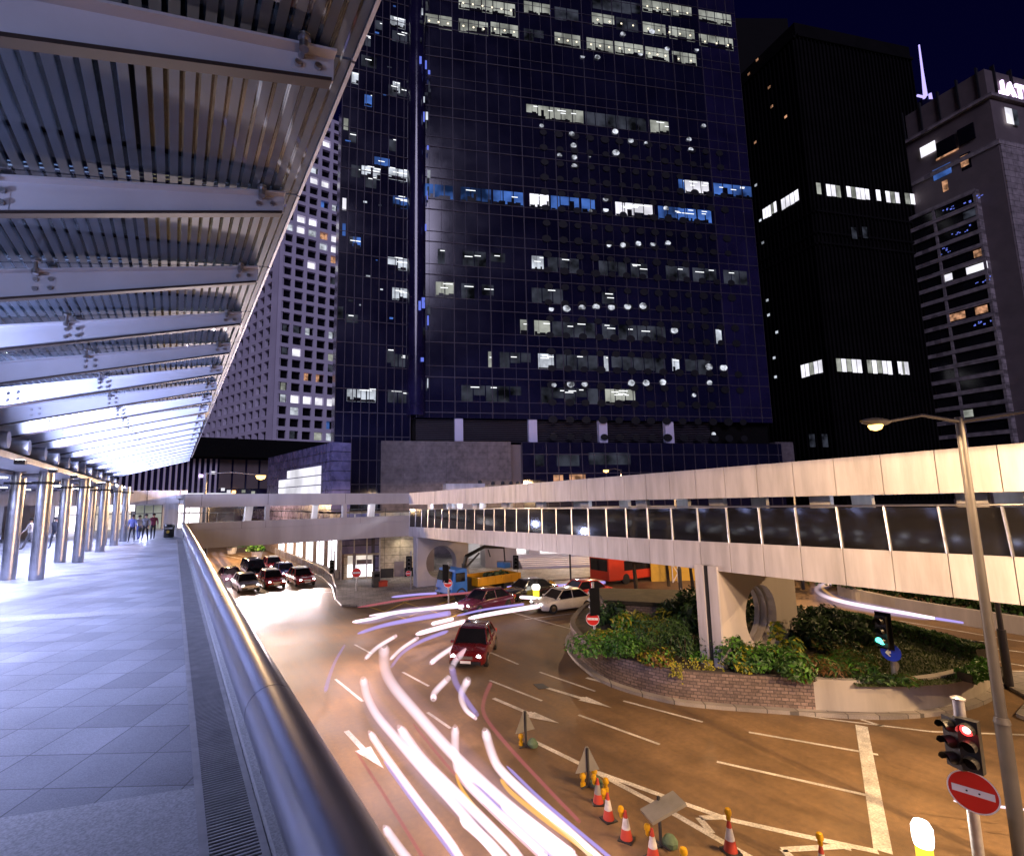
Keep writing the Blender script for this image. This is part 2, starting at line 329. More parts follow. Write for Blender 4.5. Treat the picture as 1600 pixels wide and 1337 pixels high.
M['yellowtruck'] = mat('yellow_truck_paint', (.62, .30, .01), .45, var=.1)
M['bluecab'] = mat('blue_cab_paint', (.02, .14, .52), .35, var=.08)
M['busred'] = mat('bus_red', (.60, .05, .02), .35, var=.06)
M['hoardyellow'] = mat('yellow_board', (.60, .36, .04), .5, var=.08)
M['trail'] = streak('headlight_white', (1.0, .76, .86), 2.9, 1.9, 1.0, True)
M['trail_pale'] = streak('pale_light', (1.0, .80, .92), 1.7, 1.8, .9, True)
M['trail_lilac'] = streak('lilac_light', (.50, .40, 1.0), 1.1, 1.3, .8)
M['trail_pink'] = streak('pink_light', (1.0, .25, .30), .55, 1.2, .6)
M['trail_amber'] = streak('amber_light', (1.0, .50, .09), 1.3, 1.1, .95)
M['trail_red'] = emit('red_light', (1.0, .10, .05), .5)
M['glow_pink'] = streak('pink_fringe', (1.0, .60, .68), .85, 2.0, .42)
M['glow_violet'] = streak('violet_fringe', (.70, .58, 1.0), .85, 2.0, .42)
M['headlight'] = emit('headlamp_glow', (1.0, .97, 1.0), 14, sample=False)
M['sodium'] = emit('sodium_lamp_glow', (1.0, .55, .16), 5, sample=False)
M['downlight'] = emit('downlight_glow', (.92, .95, 1.0), 12, sample=False)
M['redlamp'] = emit('red_signal_glow', (1.0, .03, .03), 5)
M['redcore'] = emit('red_signal_core', (1.0, .55, .5), 5)
M['greenlamp'] = emit('green_signal_glow', (.12, 1.0, .70), 3.5)
M['bollardlit'] = emit('bollard_glow', (1.0, .95, .85), 5, sample=True)
M['shoplit'] = emit('shop_window_glow', (1.0, .92, .98), 3.2, var=.35, nscale=.7, sample=True)
M['shopwarm'] = emit('warm_shop_glow', (1.0, .84, .72), .85, var=.3, nscale=.8, sample=True)
M['facadelit'] = emit('lit_glass_wall', (.92, .90, 1.0), 1.1, var=.35, nscale=.16)
M['win_cool'] = emit('lit_office_cool', (.82, .88, 1.0), .60, var=.6, nscale=.4)
M['win_warm'] = emit('lit_office_warm', (.86, .89, .80), .34, var=.5, nscale=.32)
M['win_blue'] = emit('lit_office_blue', (.12, .30, 1.0), .33, var=.85, nscale=.22)
M['win_dim'] = emit('lit_office_dim', (.40, .44, .62), .06, var=.9, nscale=.35)
M['win_tungsten'] = emit('lit_room_tungsten', (1.0, .50, .28), .45, var=.7, nscale=.9)
M['refl_round'] = emit('glowing_round_reflection', (.84, .88, 1.0), .62, var=.85, nscale=1.1)
M['tube'] = emit('ceiling_tube_glow', (.95, .97, 1.0), 1.6)
M['lampdot'] = emit('pendant_lamp_glow', (1.0, .86, .62), 1.8)
M['signletters'] = emit('sign_letter_glow', (.86, .66, 1.0), 3.0)
M['neon'] = emit('mast_light_glow', (.50, .42, 1.0), 1.5)
M['neonblue'] = emit('mast_blue_glow', (.16, .22, .9), .9)
M['facade'] = mat('dark_curtain_glass', (.011, .010, .032), .10, .0, var=.4, nscale=.15, spec=.9)
M['facadeblue'] = mat('blue_curtain_glass', (.018, .014, .055), .12, .0, var=.4, nscale=.2, spec=.9)
M['mullion'] = mat('bronze_mullion', (.075, .062, .085), .5, .2, var=.2)
M['refl_dark'] = mat('dark_reflection_disc', (.002, .002, .005), .6)
M['lattice'] = mat('lattice_concrete', (.80, .74, .92), .7, var=.1, nscale=.1)
M['void'] = mat('dark_window', (.012, .011, .015), .15, var=.3, nscale=.3)
M['blacktower'] = mat('black_tower_cladding', (.0055, .0045, .005), .7, var=.5, nscale=.2, spec=.12)
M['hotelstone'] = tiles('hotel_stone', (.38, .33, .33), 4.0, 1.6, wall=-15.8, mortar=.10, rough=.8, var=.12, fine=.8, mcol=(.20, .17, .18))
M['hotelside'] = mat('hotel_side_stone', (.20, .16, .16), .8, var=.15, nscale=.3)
M['podstone'] = tiles('podium_stone', (.17, .14, .145), 3.0, .95, wall=-19.9, mortar=.02, rough=.6, var=.05, fine=2., off=0, mcol=(.10, .085, .09))
M['creamstone'] = tiles('cream_stone', (.46, .38, .27), 1.5, .75, wall=-17, mortar=.025, rough=.6, var=.06, fine=3., off=0)
M['whitestone'] = mat('white_plaza_stone', (.62, .60, .60), .6, var=.08, nscale=.5)
M['gridglass'] = tiles('lilac_glass_cladding', (.13, .12, .24), 1.1, 1.1, wall=90, mortar=.05, rough=.25, var=.2, fine=1., off=0, mcol=(.03, .03, .05))
M['soffit'] = mat('soffit_panel', (.20, .20, .25), .55, var=.08)
M['skin'] = mat('skin', (.45, .28, .20), .6)
M['hair'] = mat('black_hair', (.012, .010, .010), .5)
M['bark'] = mat('bark', (.06, .042, .028), .9, var=.4, nscale=5, bump=.5)
M['leaf_lime'] = leaf_mat('lime_leaves', (.03, .12, .010), (.11, .30, .03))
M['leaf_mid'] = leaf_mat('green_leaves', (.02, .065, .012), (.07, .15, .03))
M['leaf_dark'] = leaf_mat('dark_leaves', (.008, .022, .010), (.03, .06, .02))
M['leaf_yellow'] = leaf_mat('yellow_leaves', (.16, .18, .012), (.44, .38, .03))
M['leaf_dry'] = leaf_mat('dry_leaves', (.12, .06, .02), (.26, .14, .05))
M['leaf_hedge'] = leaf_mat('hedge_leaves', (.02, .045, .008), (.07, .10, .02))
M['leaf_olive'] = leaf_mat('olive_leaves', (.07, .07, .012), (.20, .15, .03))

def lamp_spot(name, loc, target, power, col, size=120, blend=.6, rad=.1, parent=None):
    l = bpy.data.lights.new(name, 'SPOT'); l.energy = power; l.color = col; l.spot_size = R(size); l.spot_blend = blend; l.shadow_soft_size = rad
    o = bpy.data.objects.new(name, l); COL.objects.link(o)
    d = Vector([float(t) - float(a) for t, a in zip(target, loc)]); o.rotation_euler = d.to_track_quat('-Z', 'Y').to_euler()
    o.location = loc
    if parent is not None:
        o.parent = parent; off = np.zeros(3); q = parent
        while q is not None: off += np.array(q.location); q = q.parent
        o.location = tuple(np.array(loc, float) - off)
    return o
def lamp_point(name, loc, power, col, rad=.1, parent=None):
    l = bpy.data.lights.new(name, 'POINT'); l.energy = power; l.color = col; l.shadow_soft_size = rad
    o = bpy.data.objects.new(name, l); COL.objects.link(o); o.location = tuple(float(c) for c in loc)
    if parent is not None:
        o.parent = parent; off = np.zeros(3); q = parent
        while q is not None: off += np.array(q.location); q = q.parent
        o.location = tuple(np.array(loc, float) - off)
    return o
SOD = (1.0, .63, .31); COOL = (.52, .58, 1.0)

# ================================================================== GROUND AND ROAD
g = MB().sheet([(-900, -900), (900, -900), (900, 900), (-900, 900)], 0.0).build('road', M['asphalt']); structure(g)
def G2(pts, z=0.0): return [gz(x, y, z)[:2] for x, y in pts]
def lift(poly, h, name, mt, z0=-.05):
    return structure(MB().prism(poly, z0, h).build(name, mt))
# pavement in front of the corner shop and the plaza, far kerbs
pv = G2([(512, 945), (505, 925), (520, 905), (470, 884), (432, 868), (432, 850), (640, 850), (760, 905), (1000, 898), (1000, 885)], .13)
lift([(14.1, 64), (13.3, 84), (13.0, 140), (60, 140), (75, 47), (60, 36), (33, 38.5), (24.5, 40.2), (18.6, 38.2), (12.5, 37.2), (11.0, 38.6), (11.4, 42), (12.9, 48)], .13, 'pavement', M['pave'])
lift([(28.9, 8.3), (30.2, 8.7), (33.5, 7.3), (33, 3.5), (27.5, 3.8), (24.6, 6.0), (25.3, 7.0), (27.6, 7.2)], .12, 'pavement', M['pave'])
lift([(13.2, 5.9), (14.2, 4.6), (16.6, 4.1), (19.5, 3.4), (20, -2), (12, -2), (10.6, 5.4), (12.2, 5.9)], .12, 'traffic_island_pavement', M['pave'])

def ribbon(pts, wd, z=.004):
    pts = [np.array(p, float) for p in pts]; n = len(pts); L = []; Rr = []
    for i, p in enumerate(pts):
        t = pts[min(i + 1, n - 1)] - pts[max(i - 1, 0)]; t /= np.linalg.norm(t) + 1e-9; q = np.array([-t[1], t[0]])
        L.append(p + q * wd / 2); Rr.append(p - q * wd / 2)
    mb = MB()
    for i in range(n - 1): mb.add([(L[i][0], L[i][1], z), (L[i + 1][0], L[i + 1][1], z), (Rr[i + 1][0], Rr[i + 1][1], z), (Rr[i][0], Rr[i][1], z)], [(0, 1, 2, 3)])
    return mb
def mark(px, wd, mt='paint', z=.004, name='lane_marking'):
    structure(ribbon(G2(px), wd, z).build(name, M[mt]))
for seg in [[(763, 1017), (810, 1037)], [(765, 1062), (847, 1094)], [(843, 1049), (930, 1079)], [(904, 1116), (1031, 1162)], [(974, 1094), (1098, 1127)],
            [(1170, 1143), (1372, 1178)], [(1120, 1189), (1358, 1242)], [(524, 1060), (567, 1095)], [(629, 1049), (670, 1071)], [(668, 1112), (704, 1137)], [(554, 1006), (580, 1020)],
            [(1345, 1123), (1380, 1134)], [(1300, 1318), (1330, 1326)]]:
    mark(seg, .12)
for seg in [[(906, 1040), (945, 1060), (1000, 1081), (1070, 1096), (1145, 1102)], [(1153, 1101), (1290, 1122), (1455, 1142), (1600, 1147), (1760, 1146)],
            [(800, 956), (850, 970), (900, 984)], [(820, 967), (900, 957)], [(905, 945), (945, 941)]]:
    mark(seg, .10)
for seg in [[(1405, 969), (1551, 994), (1640, 1008)], [(1468, 998), (1546, 1011), (1640, 1024)], [(1538, 1029), (1640, 1046)], [(1564, 1047), (1660, 1049)]]:
    mark(seg, .12)
mark([(1346, 1133), (1380, 1330)], .33, z=.008)
mark([(834, 1157), (910, 1194), (1035, 1260), (1131, 1315), (1184, 1345), (1290, 1420)], .17)
mark([(934, 1206), (1048, 1247), (1137, 1279), (1240, 1302), (1372, 1330)], .17, z=.008)
for seg in [[(1092, 1277), (1112, 1301)], [(1094, 1277), (1137, 1276)], [(1222, 1327), (1330, 1321)], [(1224, 1327), (1242, 1345)]]: mark(seg, .17, z=.012)
def arrow(a, b, tip, barb):
    pa, pb, pt, pr = [np.array(v) for v in G2([a, b, tip, barb])]
    d = (pb - pa) / np.linalg.norm(pb - pa); q = np.array([-d[1], d[0]])
    mb = MB(); z = .006
    mb.add([(*(pa + q * .09), z), (*(pb + q * .09), z), (*(pb - q * .09), z), (*(pa - q * .09), z)], [(0, 1, 2, 3)])
    e = pt - pb; eq = np.array([-e[1], e[0]]) / np.linalg.norm(e); e1 = e / np.linalg.norm(e)
    mb.add([(*(pb + eq * .26 - e1 * .15), z + .0), (*pt, z + .0), (*(pb - eq * .26 - e1 * .15), z + .0)], [(0, 1, 2)])
    for f_ in range(1): mb.v = [(a[0], a[1], a[2] + (.002 if k >= 4 else 0)) for k, a in enumerate(mb.v)]
    mb.add([(*pr, z + .004), (*(pb + e * .25), z + .004), (*(pb - d * .35), z + .004)], [(0, 1, 2)])
    structure(mb.build('arrow_marking', M['paint'], fix=True))
arrow((771, 1090), (834, 1117), (874, 1129), (830, 1111)); arrow((852, 1073), (915, 1092), (956, 1105), (912, 1088)); arrow((916, 1058), (988, 1077), (1024, 1087), (980, 1072))
arrow((541, 1141), (570, 1172), (600, 1200), (560, 1160))
for seg in [[(590, 960), (655, 930)], [(640, 962), (720, 930)], [(600, 930), (700, 962)], [(570, 945), (640, 968)], [(700, 966), (770, 935)]]: mark(seg, .14, 'yellow_paint', z=.006)
for seg in [[(378, 910), (408, 930)], [(392, 928), (520, 924)], [(412, 918), (417, 926)], [(345, 866), (380, 873)], [(372, 866), (405, 874)]]: mark(seg, .14)
mc = thing('manhole_cover', 'dark square iron manhole cover set in the road', 'manhole cover', (*G2([(845, 1071)])[0], 0))
MB().prism(G2([(833, 1068), (848, 1067), (858, 1074), (842, 1076)]), .002, .012).build('plate', M['darksteel'], mc)

# ================================================================== ELEVATED WALKWAY
W = 5.15
structure(MB().box(-34, .95, -9, 62, W - .5, W).build('walkway_floor', M['paver']))
def band(ya, yb, skew=.235, x0=-12, x1=.30):
    mb = MB(); mb.add([(x0, ya - skew * x0, W + .004), (x1, ya - skew * x1, W + .004), (x1, yb - skew * x1, W + .004), (x0, yb - skew * x0, W + .004)], [(0, 1, 2, 3)])
    structure(mb.build('paving_band', M['band']))
for ya, yb in [(3.4, 5.52), (14.2, 14.75), (22.8, 23.1), (29.0, 29.25), (35, 35.25)]: band(ya, yb)
dr = thing('drain_channel', 'long steel slotted drain grating along the walkway edge', 'drain', (.5, 3, W))
MB().box(.30, .36, -4, 42, W + .002, W + .012).box(.68, .73, -4, 42, W + .002, W + .012).build('edge_strip', M['galv'], dr)
mb = MB(); y = 1.0
while y < 42:
    st = .042 if y < 14 else .084
    mb.box(.36, .68, y, y + st * .5, W + .003, W + .010); y += st
mb.build('grating', M['galv'], dr)
MB().box(.36, .68, -4, 42, W + .0005, W + .0015).build('channel', M['blackmatte'], dr)
rl = thing('walkway_parapet', 'fat brushed steel tube handrail on a low granite parapet beside the road', 'handrail', (.7, 3, W))
MB().box(.80, .92, -5, 41.7, W, 5.95).box(.74, .7995, -5, 41.7, W, W + .09).build('parapet', M['band'], rl)
mb = MB()
for i in range(14): mb.box(.797, .7998, -5 + i * 3.4, -5 + i * 3.4 + .008, W, 5.9)
mb.build('parapet_joint', M['joint'], rl)
y = .55
yy = [-6.7, -3.05, .58, 4.2, 7.83, 11.45, 15.1, 18.7, 22.3, 25.9, 29.5, 33.1, 36.7, 41.6]
for a, b in zip(yy[:-1], yy[1:]):
    mb = MB().tube([(.70, a + .006, 6.1), (.70, (a + b) / 2, 6.1), (.70, b - .006, 6.1)], .178, 40); mb.build('handrail_tube', M['railsteel'], rl, smooth=True)
mb = MB()
for a in yy[1:-1]: mb.tube([(.70, a - .01, 6.1), (.70, a + .01, 6.1)], .172, 32)
mb.build('joint_sleeve', M['joint'], rl)

# ------------------------------------------------------------------ glass canopy
cn = thing('glass_canopy', 'long fritted glass canopy on tapering white steel fins above the walkway', 'canopy', (-3.5, 20, W + 3.5))
zg = lambda x: 10.98 + .205 * (x - .98)
zt = lambda x: 10.92 + .24 * (x - .83)
zb = lambda x: 10.70 + .285 * (x - .84)
ys = [1.5 + 2.045 * i for i in range(-3, 22)]
for i, y in enumerate(ys):
    x0, x1 = -4.3, .86
    mb = MB()
    mb.hexa([(x0, y - .012, zb(x0) + .02), (x1, y - .012, zb(x1) + .02), (x1, y + .012, zb(x1) + .02), (x0, y + .012, zb(x0) + .02), (x0, y - .012, zt(x0) - .02), (x1, y - .012, zt(x1) - .02), (x1, y + .012, zt(x1) - .02), (x0, y + .012, zt(x0) - .02)])
    mb.hexa([(x0, y - .10, zt(x0) - .02), (x1, y - .10, zt(x1) - .02), (x1, y + .10, zt(x1) - .02), (x0, y + .10, zt(x0) - .02), (x0, y - .10, zt(x0)), (x1, y - .10, zt(x1)), (x1, y + .10, zt(x1)), (x0, y + .10, zt(x0))])
    bm_ = mb.build('fin', M['fin'], cn)
    MB().hexa([(x0, y - .045, zb(x0) - .01), (x1 - .02, y - .045, zb(x1) - .01), (x1 - .02, y + .045, zb(x1) - .01), (x0, y + .045, zb(x0) - .01), (x0, y - .045, zb(x0) + .02), (x1 - .02, y - .045, zb(x1) + .02), (x1 - .02, y + .045, zb(x1) + .02), (x0, y + .045, zb(x0) + .02)]).build('bottom_flange', M['finrim'], bm_)
    mb = MB()
    for sx_ in (-1.55, .62):
        for ox, oy in ((0, -.125), (.12, .125)):
            q = zg(sx_ + ox) - .012
            MB().tube([(sx_ + ox, y + oy, zt(sx_) - .07), (sx_ + ox, y + oy, q)], .021, 10).tube([(sx_ + ox, y + oy, zt(sx_) - .08), (sx_ + ox, y + oy, zt(sx_) - .03)], .036, 10).tube([(sx_ + ox, y + oy, q - .028), (sx_ + ox, y + oy, q)], .046, 12).tube([(sx_ + ox, y + oy, zt(sx_) - .05), (sx_ + ox, y + oy * .1, zt(sx_) - .05)], .022, 8).build('strut', M['steel'], bm_, smooth=True)
    for bxs in ((-1.56, -1.42), (.60, .74), (-3.05, -2.90)):
        mb = MB(); pts = []
        for bx in bxs:
            for q in ((.32, .66) if bx < .5 else (.5,)):
                zz = zb(bx) + (zt(bx) - zb(bx)) * q; pts.append((bx, zz)); mb.lathe([(.026, -.045), (.026, -.0135)], (bx, y, zz), 8, 'y', 1)
        mb.box(min(p[0] for p in pts) - .05, max(p[0] for p in pts) + .05, y - .016, y - .0125, min(p[1] for p in pts) - .045, max(p[1] for p in pts) + .045, 0)
        mb.build('bolted_plate', [M['fin'], M['steel']], bm_)
    MB().tube([(-3.40, y, 9.12), (-6.2, y, 9.05)], .2, 20).build('rafter_pipe', M['galv'], cn, smooth=True)
    if i + 1 < len(ys):
        a, b = y + .012, ys[i + 1] - .012
        MB().hexa([(-4.5, a, zg(-4.5)), (1.0, a, zg(1.0)), (1.0, b, zg(1.0)), (-4.5, b, zg(-4.5)), (-4.5, a, zg(-4.5) + .02), (1.0, a, zg(1.0) + .02), (1.0, b, zg(1.0) + .02), (-4.5, b, zg(-4.5) + .02)]).build('glass_panel', M['frit'], cn)
mb = MB()
for a, b in zip(ys[:-1], ys[1:]): mb.box(1.0, 1.028, a + .012, b - .012, zg(1.0) - .015, zg(1.0) + .035)
mb.build('edge_trim', M['galv'], cn)
MB().box(-4.6, -3.5, -6, 45.5, 8.72, 8.88).box(-4.55, -4.25, -6, 45.5, 8.882, 9.6).build('gutter_beam', M['galv'], cn)

for i, y in enumerate(ys):
    if i % 2: continue
    yc = y + 1.0; pw = 200 if y < 4 else (430 if y < 9 else (1300 if y < 14 else 3600))
    fl = MB().box(-3.46, -3.24, yc - .12, yc + .12, 8.60, 8.71).build('floodlight', M['darksteel'], cn, bevel=.015)
    MB().box(-3.43, -3.27, yc - .09, yc + .09, 8.712, 8.72).build('floodlight_lens', M['downlight'], fl)
    lamp_spot('floodlight_lamp', (-3.32, yc, 8.80), (-1.3, yc + 1.5, 10.5), pw, COOL, 118, .9, .08, parent=cn)

# ------------------------------------------------------------------ twin columns
cols = [((-7.1, 1.6), (-6.3, 1.0)), ((-6.5, 6.9), (-5.7, 6.3)), ((-5.9, 12.2), (-5.1, 11.6)), ((-5.25, 17.7), (-4.45, 17.1)), ((-4.61, 23.11), (-3.78, 22.53)), ((-4.05, 28.5), (-3.38, 28.05)), ((-3.75, 34.1), (-3.14, 33.4)), ((-3.5, 38.2), (-2.9, 37.7)), ((-3.25, 42.0), (-2.7, 41.5))]
clab = ['pair of steel tube columns beside the viewpoint on the walkway', 'second pair of steel tube columns ahead of the viewpoint on the walkway', 'pair of steel tube columns far outside the frame beside the walkway', 'pair of steel tube columns just outside the frame beside the walkway', 'thickest pair of brushed steel tube columns, nearest under the canopy',
        'second pair of brushed steel tube columns behind the thickest pair', 'third pair of brushed steel tube columns under the canopy', 'slim pair of steel columns between third pair and the farthest pair', 'farthest pair of steel columns, close to the blurred walkers']
for (a, b), lb in zip(cols, clab):
    t = thing('twin_column', lb, 'column', ((a[0] + b[0]) / 2, (a[1] + b[1]) / 2, W), group='twin steel columns under the canopy')
    for p in (a, b):
        po = MB().tube([(*p, W), (*p, 8.72)], .205, 28).build('post', M['steel'], t, smooth=True)
        mb = MB().lathe([(.21, -.04), (.26, -.04), (.26, .04), (.21, .04)], (*p, 8.33), 24)
        for s in (-1, 1): mb.lathe([(.05, -.06), (.05, .06)], (p[0] + s * .31, p[1], 8.33), 10, 'x')
        mb.build('collar', M['darksteel'], po)
    MB().tube([(*a, 8.58), (*b, 8.58)], .09, 14).build('crossbar', M['galv'], t, smooth=True)

# ------------------------------------------------------------------ soffit with downlights
sf = thing('ceiling_soffit', 'grey panelled soffit with round downlights behind the columns', 'soffit', (-8.5, 20, 8.6))
MB().box(-16, -4.7, -6, 45.4, 8.60, 8.75).build('soffit_panel', M['soffit'], sf)
k = 0
for y in np.arange(8.0, 45, 2.72):
    for x in (-5.35, -8.2, -11.5):
        MB().lathe([(.20, 0), (.20, .03)], (x, y, 8.565), 16).build('downlight', M['downlight'], sf)
        if x == -5.35 or k % 2 == 0:
            lamp_spot('downlight_lamp', (x, y, 8.5), (x + (1.2 if x == -5.35 else .0), y, W), 2200 if x == -5.35 else 900, COOL, 135, .9, .15, parent=sf)
        k += 1

# ------------------------------------------------------------------ concourse behind the columns
cb = thing('concourse_building', 'pale concourse block with glazed shop doors at the walkway end', 'building', (-8, 47, W))
MB().box(-30, .9, 45.6, 46.4, 7.55, 8.55).build('fascia_beam', M['panel'], cb)
mb = MB()
for x in np.arange(-29, .5, 2.1): mb.box(x, x + .03, 45.588, 45.5995, 7.55, 8.55)
mb.build('fascia_joint', M['joint'], cb)
MB().box(-30, .9, 46.4, 70, 7.75, 8.3).build('roof', M['soffit'], cb)
MB().box(-.55, .35, 45.7, 46.6, W, 7.55).build('pillar', M['panel'], cb)
MB().box(-30, 3, 60, 60.4, W, 7.75).build('rear_wall', M['concrete'], cb)
for x0, x1, mt in [(-29, -24, 'void'), (-23.5, -19, 'shopwarm'), (-17.5, -13.8, 'win_warm'), (-12.2, -9.6, 'void'), (-9.2, -6.6, 'shoplit'), (-6.2, -3.4, 'shopwarm'), (-3.1, -.9, 'win_warm'), (-.5, 2.4, 'shoplit')]:
    o = MB().box(x0, x1, 59.9, 59.96, W + .05, 7.4).build('shop_door', M[mt], cb)
    mb = MB()
    for q in np.linspace(x0, x1, 4): mb.box(q - .04, q + .04, 59.82, 59.89, W, 7.45)
    mb.box(x0, x1, 59.825, 59.885, 6.6, 6.68).build('door_frame', M['darksteel'], o)
MB().box(-30, -11.2, 50.0, 50.3, W, 7.55).box(-10.6, -8.6, 50, 50.3, W, 7.55).build('side_wall', M['concrete'], cb)
o = MB().box(-4.6, -2.5, 47.2, 47.3, 7.05, 7.5).build('hanging_sign', M['shoplit'], cb)
for x, pw in [(-10, 1500), (-2, 500)]: lamp_point('ceiling_lamp', (x, 53, 7.4), pw, COOL, .3, parent=cb)

bn = thing('litter_bin', 'black litter bin with yellow emblem by the concourse pillar', 'bin', (-.15, 43.9, W))
MB().lathe([(.30, 0), (.33, .05), (.33, .74), (.36, .76), (.36, .82), (.30, .92), (.10, .95)], (-.15, 43.9, W), 18).build('drum', M['black'], bn, smooth=True)
MB().disc((-.22, 43.56, W + .42), (-.15, -1, 0), .11, .015).build('emblem', M['hoardyellow'], bn)
MB().box(-.42, .06, 43.545, 43.56, W + .62, W + .73).build('notice', M['white'], bn)

# ================================================================== RIGHT FOOTBRIDGE (white panels)
BX = 18.6
def zz(y, a, b): return a + (b - a) * (y - 4.4) / 39.8
zbot = lambda y: zz(y, 4.78, 4.35); zlow = lambda y: zz(y, 5.97, 5.20); zgl = lambda y: zz(y, 7.22, 6.72); zub = lambda y: zz(y, 7.61, 7.16); ztop = lambda y: zz(y, 8.83, 8.21)
fb = thing('panel_footbridge', 'long white panelled covered footbridge with dark glass parapet over the road', 'footbridge', (BX, 24, 0))
def slab(mb, x0, x1, y0, y1, f0, f1, mi=0):
    return mb.hexa([(x0, y0, f0(y0)), (x1, y0, f0(y0)), (x1, y1, f0(y1)), (x0, y1, f0(y1)), (x0, y0, f1(y0)), (x1, y0, f1(y0)), (x1, y1, f1(y1)), (x0, y1, f1(y1))], mi)
FB = Face((BX, 0), 90)
j0 = onplane(1239, 740, (BX, 0, 0), (1, 0, 0))[1]
PS = 1.31
yj = [j0 + PS * i for i in range(-13, 40) if -8 < j0 + PS * i < 44.2]
yj = yj + [44.2]
for a, b in zip(yj[:-1], yj[1:]):
    slab(MB(), BX, BX + .06, a + .012, b - .012, zbot, zlow).build('parapet_panel', M['panel'], fb)
    slab(MB(), BX, BX + .06, a + .012, b - .012, zub, ztop).build('roof_panel', M['panel'], fb)
    mb = MB(); ln = .10
    mb.hexa([(BX + .02, a + .03, zlow(a) + .0), (BX + .035, a + .03, zlow(a)), (BX + .035, b - .03, zlow(b)), (BX + .02, b - .03, zlow(b)), (BX + .02 + ln, a + .03 + ln, zgl(a)), (BX + .035 + ln, a + .03 + ln, zgl(a)), (BX + .035 + ln, b - .03 + ln, zgl(b)), (BX + .02 + ln, b - .03 + ln, zgl(b))])
    mb.build('parapet_glass', M['glassdark'], fb)
    MB().tube([(BX - .0, a, zlow(a)), (BX + .10, a + .10, zgl(a) + .02)], .035, 8).build('glass_post', M['steel'], fb)
y0, y1 = yj[0], yj[-1]
slab(MB(), BX + .07, BX + .10, y0, y1, lambda y: zbot(y) + .01, lambda y: zlow(y) - .01).build('parapet_backing', M['joint'], fb)
slab(MB(), BX + .07, BX + .10, y0, y1, lambda y: zub(y) + .01, lambda y: ztop(y) - .01).build('roof_backing', M['joint'], fb)
BW = 5.0
slab(MB(), BX + .11, BX + BW, y0, y1, lambda y: zbot(y) + .015, lambda y: zbot(y) + .75).build('deck', M['pierc'], fb)
slab(MB(), BX + .11, BX + BW, y0, y1, lambda y: ztop(y) - .35, lambda y: ztop(y) - .02).build('roof', M['panel'], fb)
slab(MB(), BX + .11, BX + .6, y0, y1, lambda y: zub(y) + .02, lambda y: ztop(y) - .37).build('roof_edge', M['panel'], fb)
slab(MB(), BX + BW - .12, BX + BW, y0, y1, lambda y: zbot(y) + .77, lambda y: zlow(y) + .05).build('rear_parapet', M['panel'], fb)
slab(MB(), BX + BW - .08, BX + BW - .05, y0, y1, lambda y: zlow(y) + .055, lambda y: zgl(y) - .1).build('rear_glass', M['glassdark'], fb)
slab(MB(), BX + BW - .12, BX + BW, y0, y1, zub, lambda y: ztop(y) - .37).build('rear_fascia', M['panel'], fb)
MB().tube([(BX + .13, y0, zgl(y0) + .06), (BX + .13, y1, zgl(y1) + .06)], .035, 10).build('top_rail', M['steel'], fb, smooth=True)
MB().tube([(BX + .75, y0, zgl(y0) - .12), (BX + .75, y1, zgl(y1) - .12)], .05, 10).build('inner_handrail', M['steel'], fb, smooth=True)
for k in range(11):
    yc = 1.6 + k * 4.05
    for xx, s in ((BX + 1.2, .10), (BX + BW - .8, -.1)):
        mb = MB(); mb.hexa([(xx - .12, yc - .34, zlow(yc) - .5), (xx + .12, yc - .34, zlow(yc) - .5), (xx + .12, yc + .34, zlow(yc) - .5), (xx - .12, yc + .34, zlow(yc) - .5), (xx - .12, yc - .26, zub(yc) + .35), (xx + .12, yc - .26, zub(yc) + .35), (xx + .12, yc + .42, zub(yc) + .35), (xx - .12, yc + .42, zub(yc) + .35)])
        mb.build('column', M['panel'], fb)
for yc, pw in [(41.0, 700), (35.5, 260), (20, 60), (8, 60)]:
    MB().box(BX + 2.2, BX + 2.6, yc - .6, yc + .6, ztop(yc) - .42, ztop(yc) - .37).build('ceiling_light', M['downlight'], fb)
    lamp_point('bridge_lamp', (BX + 2.4, yc, ztop(yc) - .55), pw, (.75, .82, 1.0), .15, parent=fb)
# small lift-head box on the roof
rb = thing('roof_box', 'low white plant box with small round vents behind the bridge roof', 'roof box', (BX + 6, 36, 7.6))
p0 = gz(697, 760, 8.6); p1 = gz(817, 752, 8.6)
F_ = Face((26, 47), math.degrees(math.atan2(-.34, .94))); ua, za = F_.uv(697, 755); ub_, zb_ = F_.uv(817, 753)
MB().fbox(F_, ua, (ua + ub_) / 2 , 6.5, za, -3, 0).build('housing', M['panel'], rb)
MB().fbox(F_, (ua + ub_) / 2 + .01, ub_, 6.5, za - .15, -3, .0).build('annex', M['creamstone'], rb)
for q in (.45, .62, .75, .86, .95): MB().lathe([(.18, 0), (.22, .12), (.18, .3), (.04, .38)], F_.P(ua + (ub_ - ua) * q, za - .14 if q > .5 else za, -.6), 10).build('vent', M['darksteel'], rb)

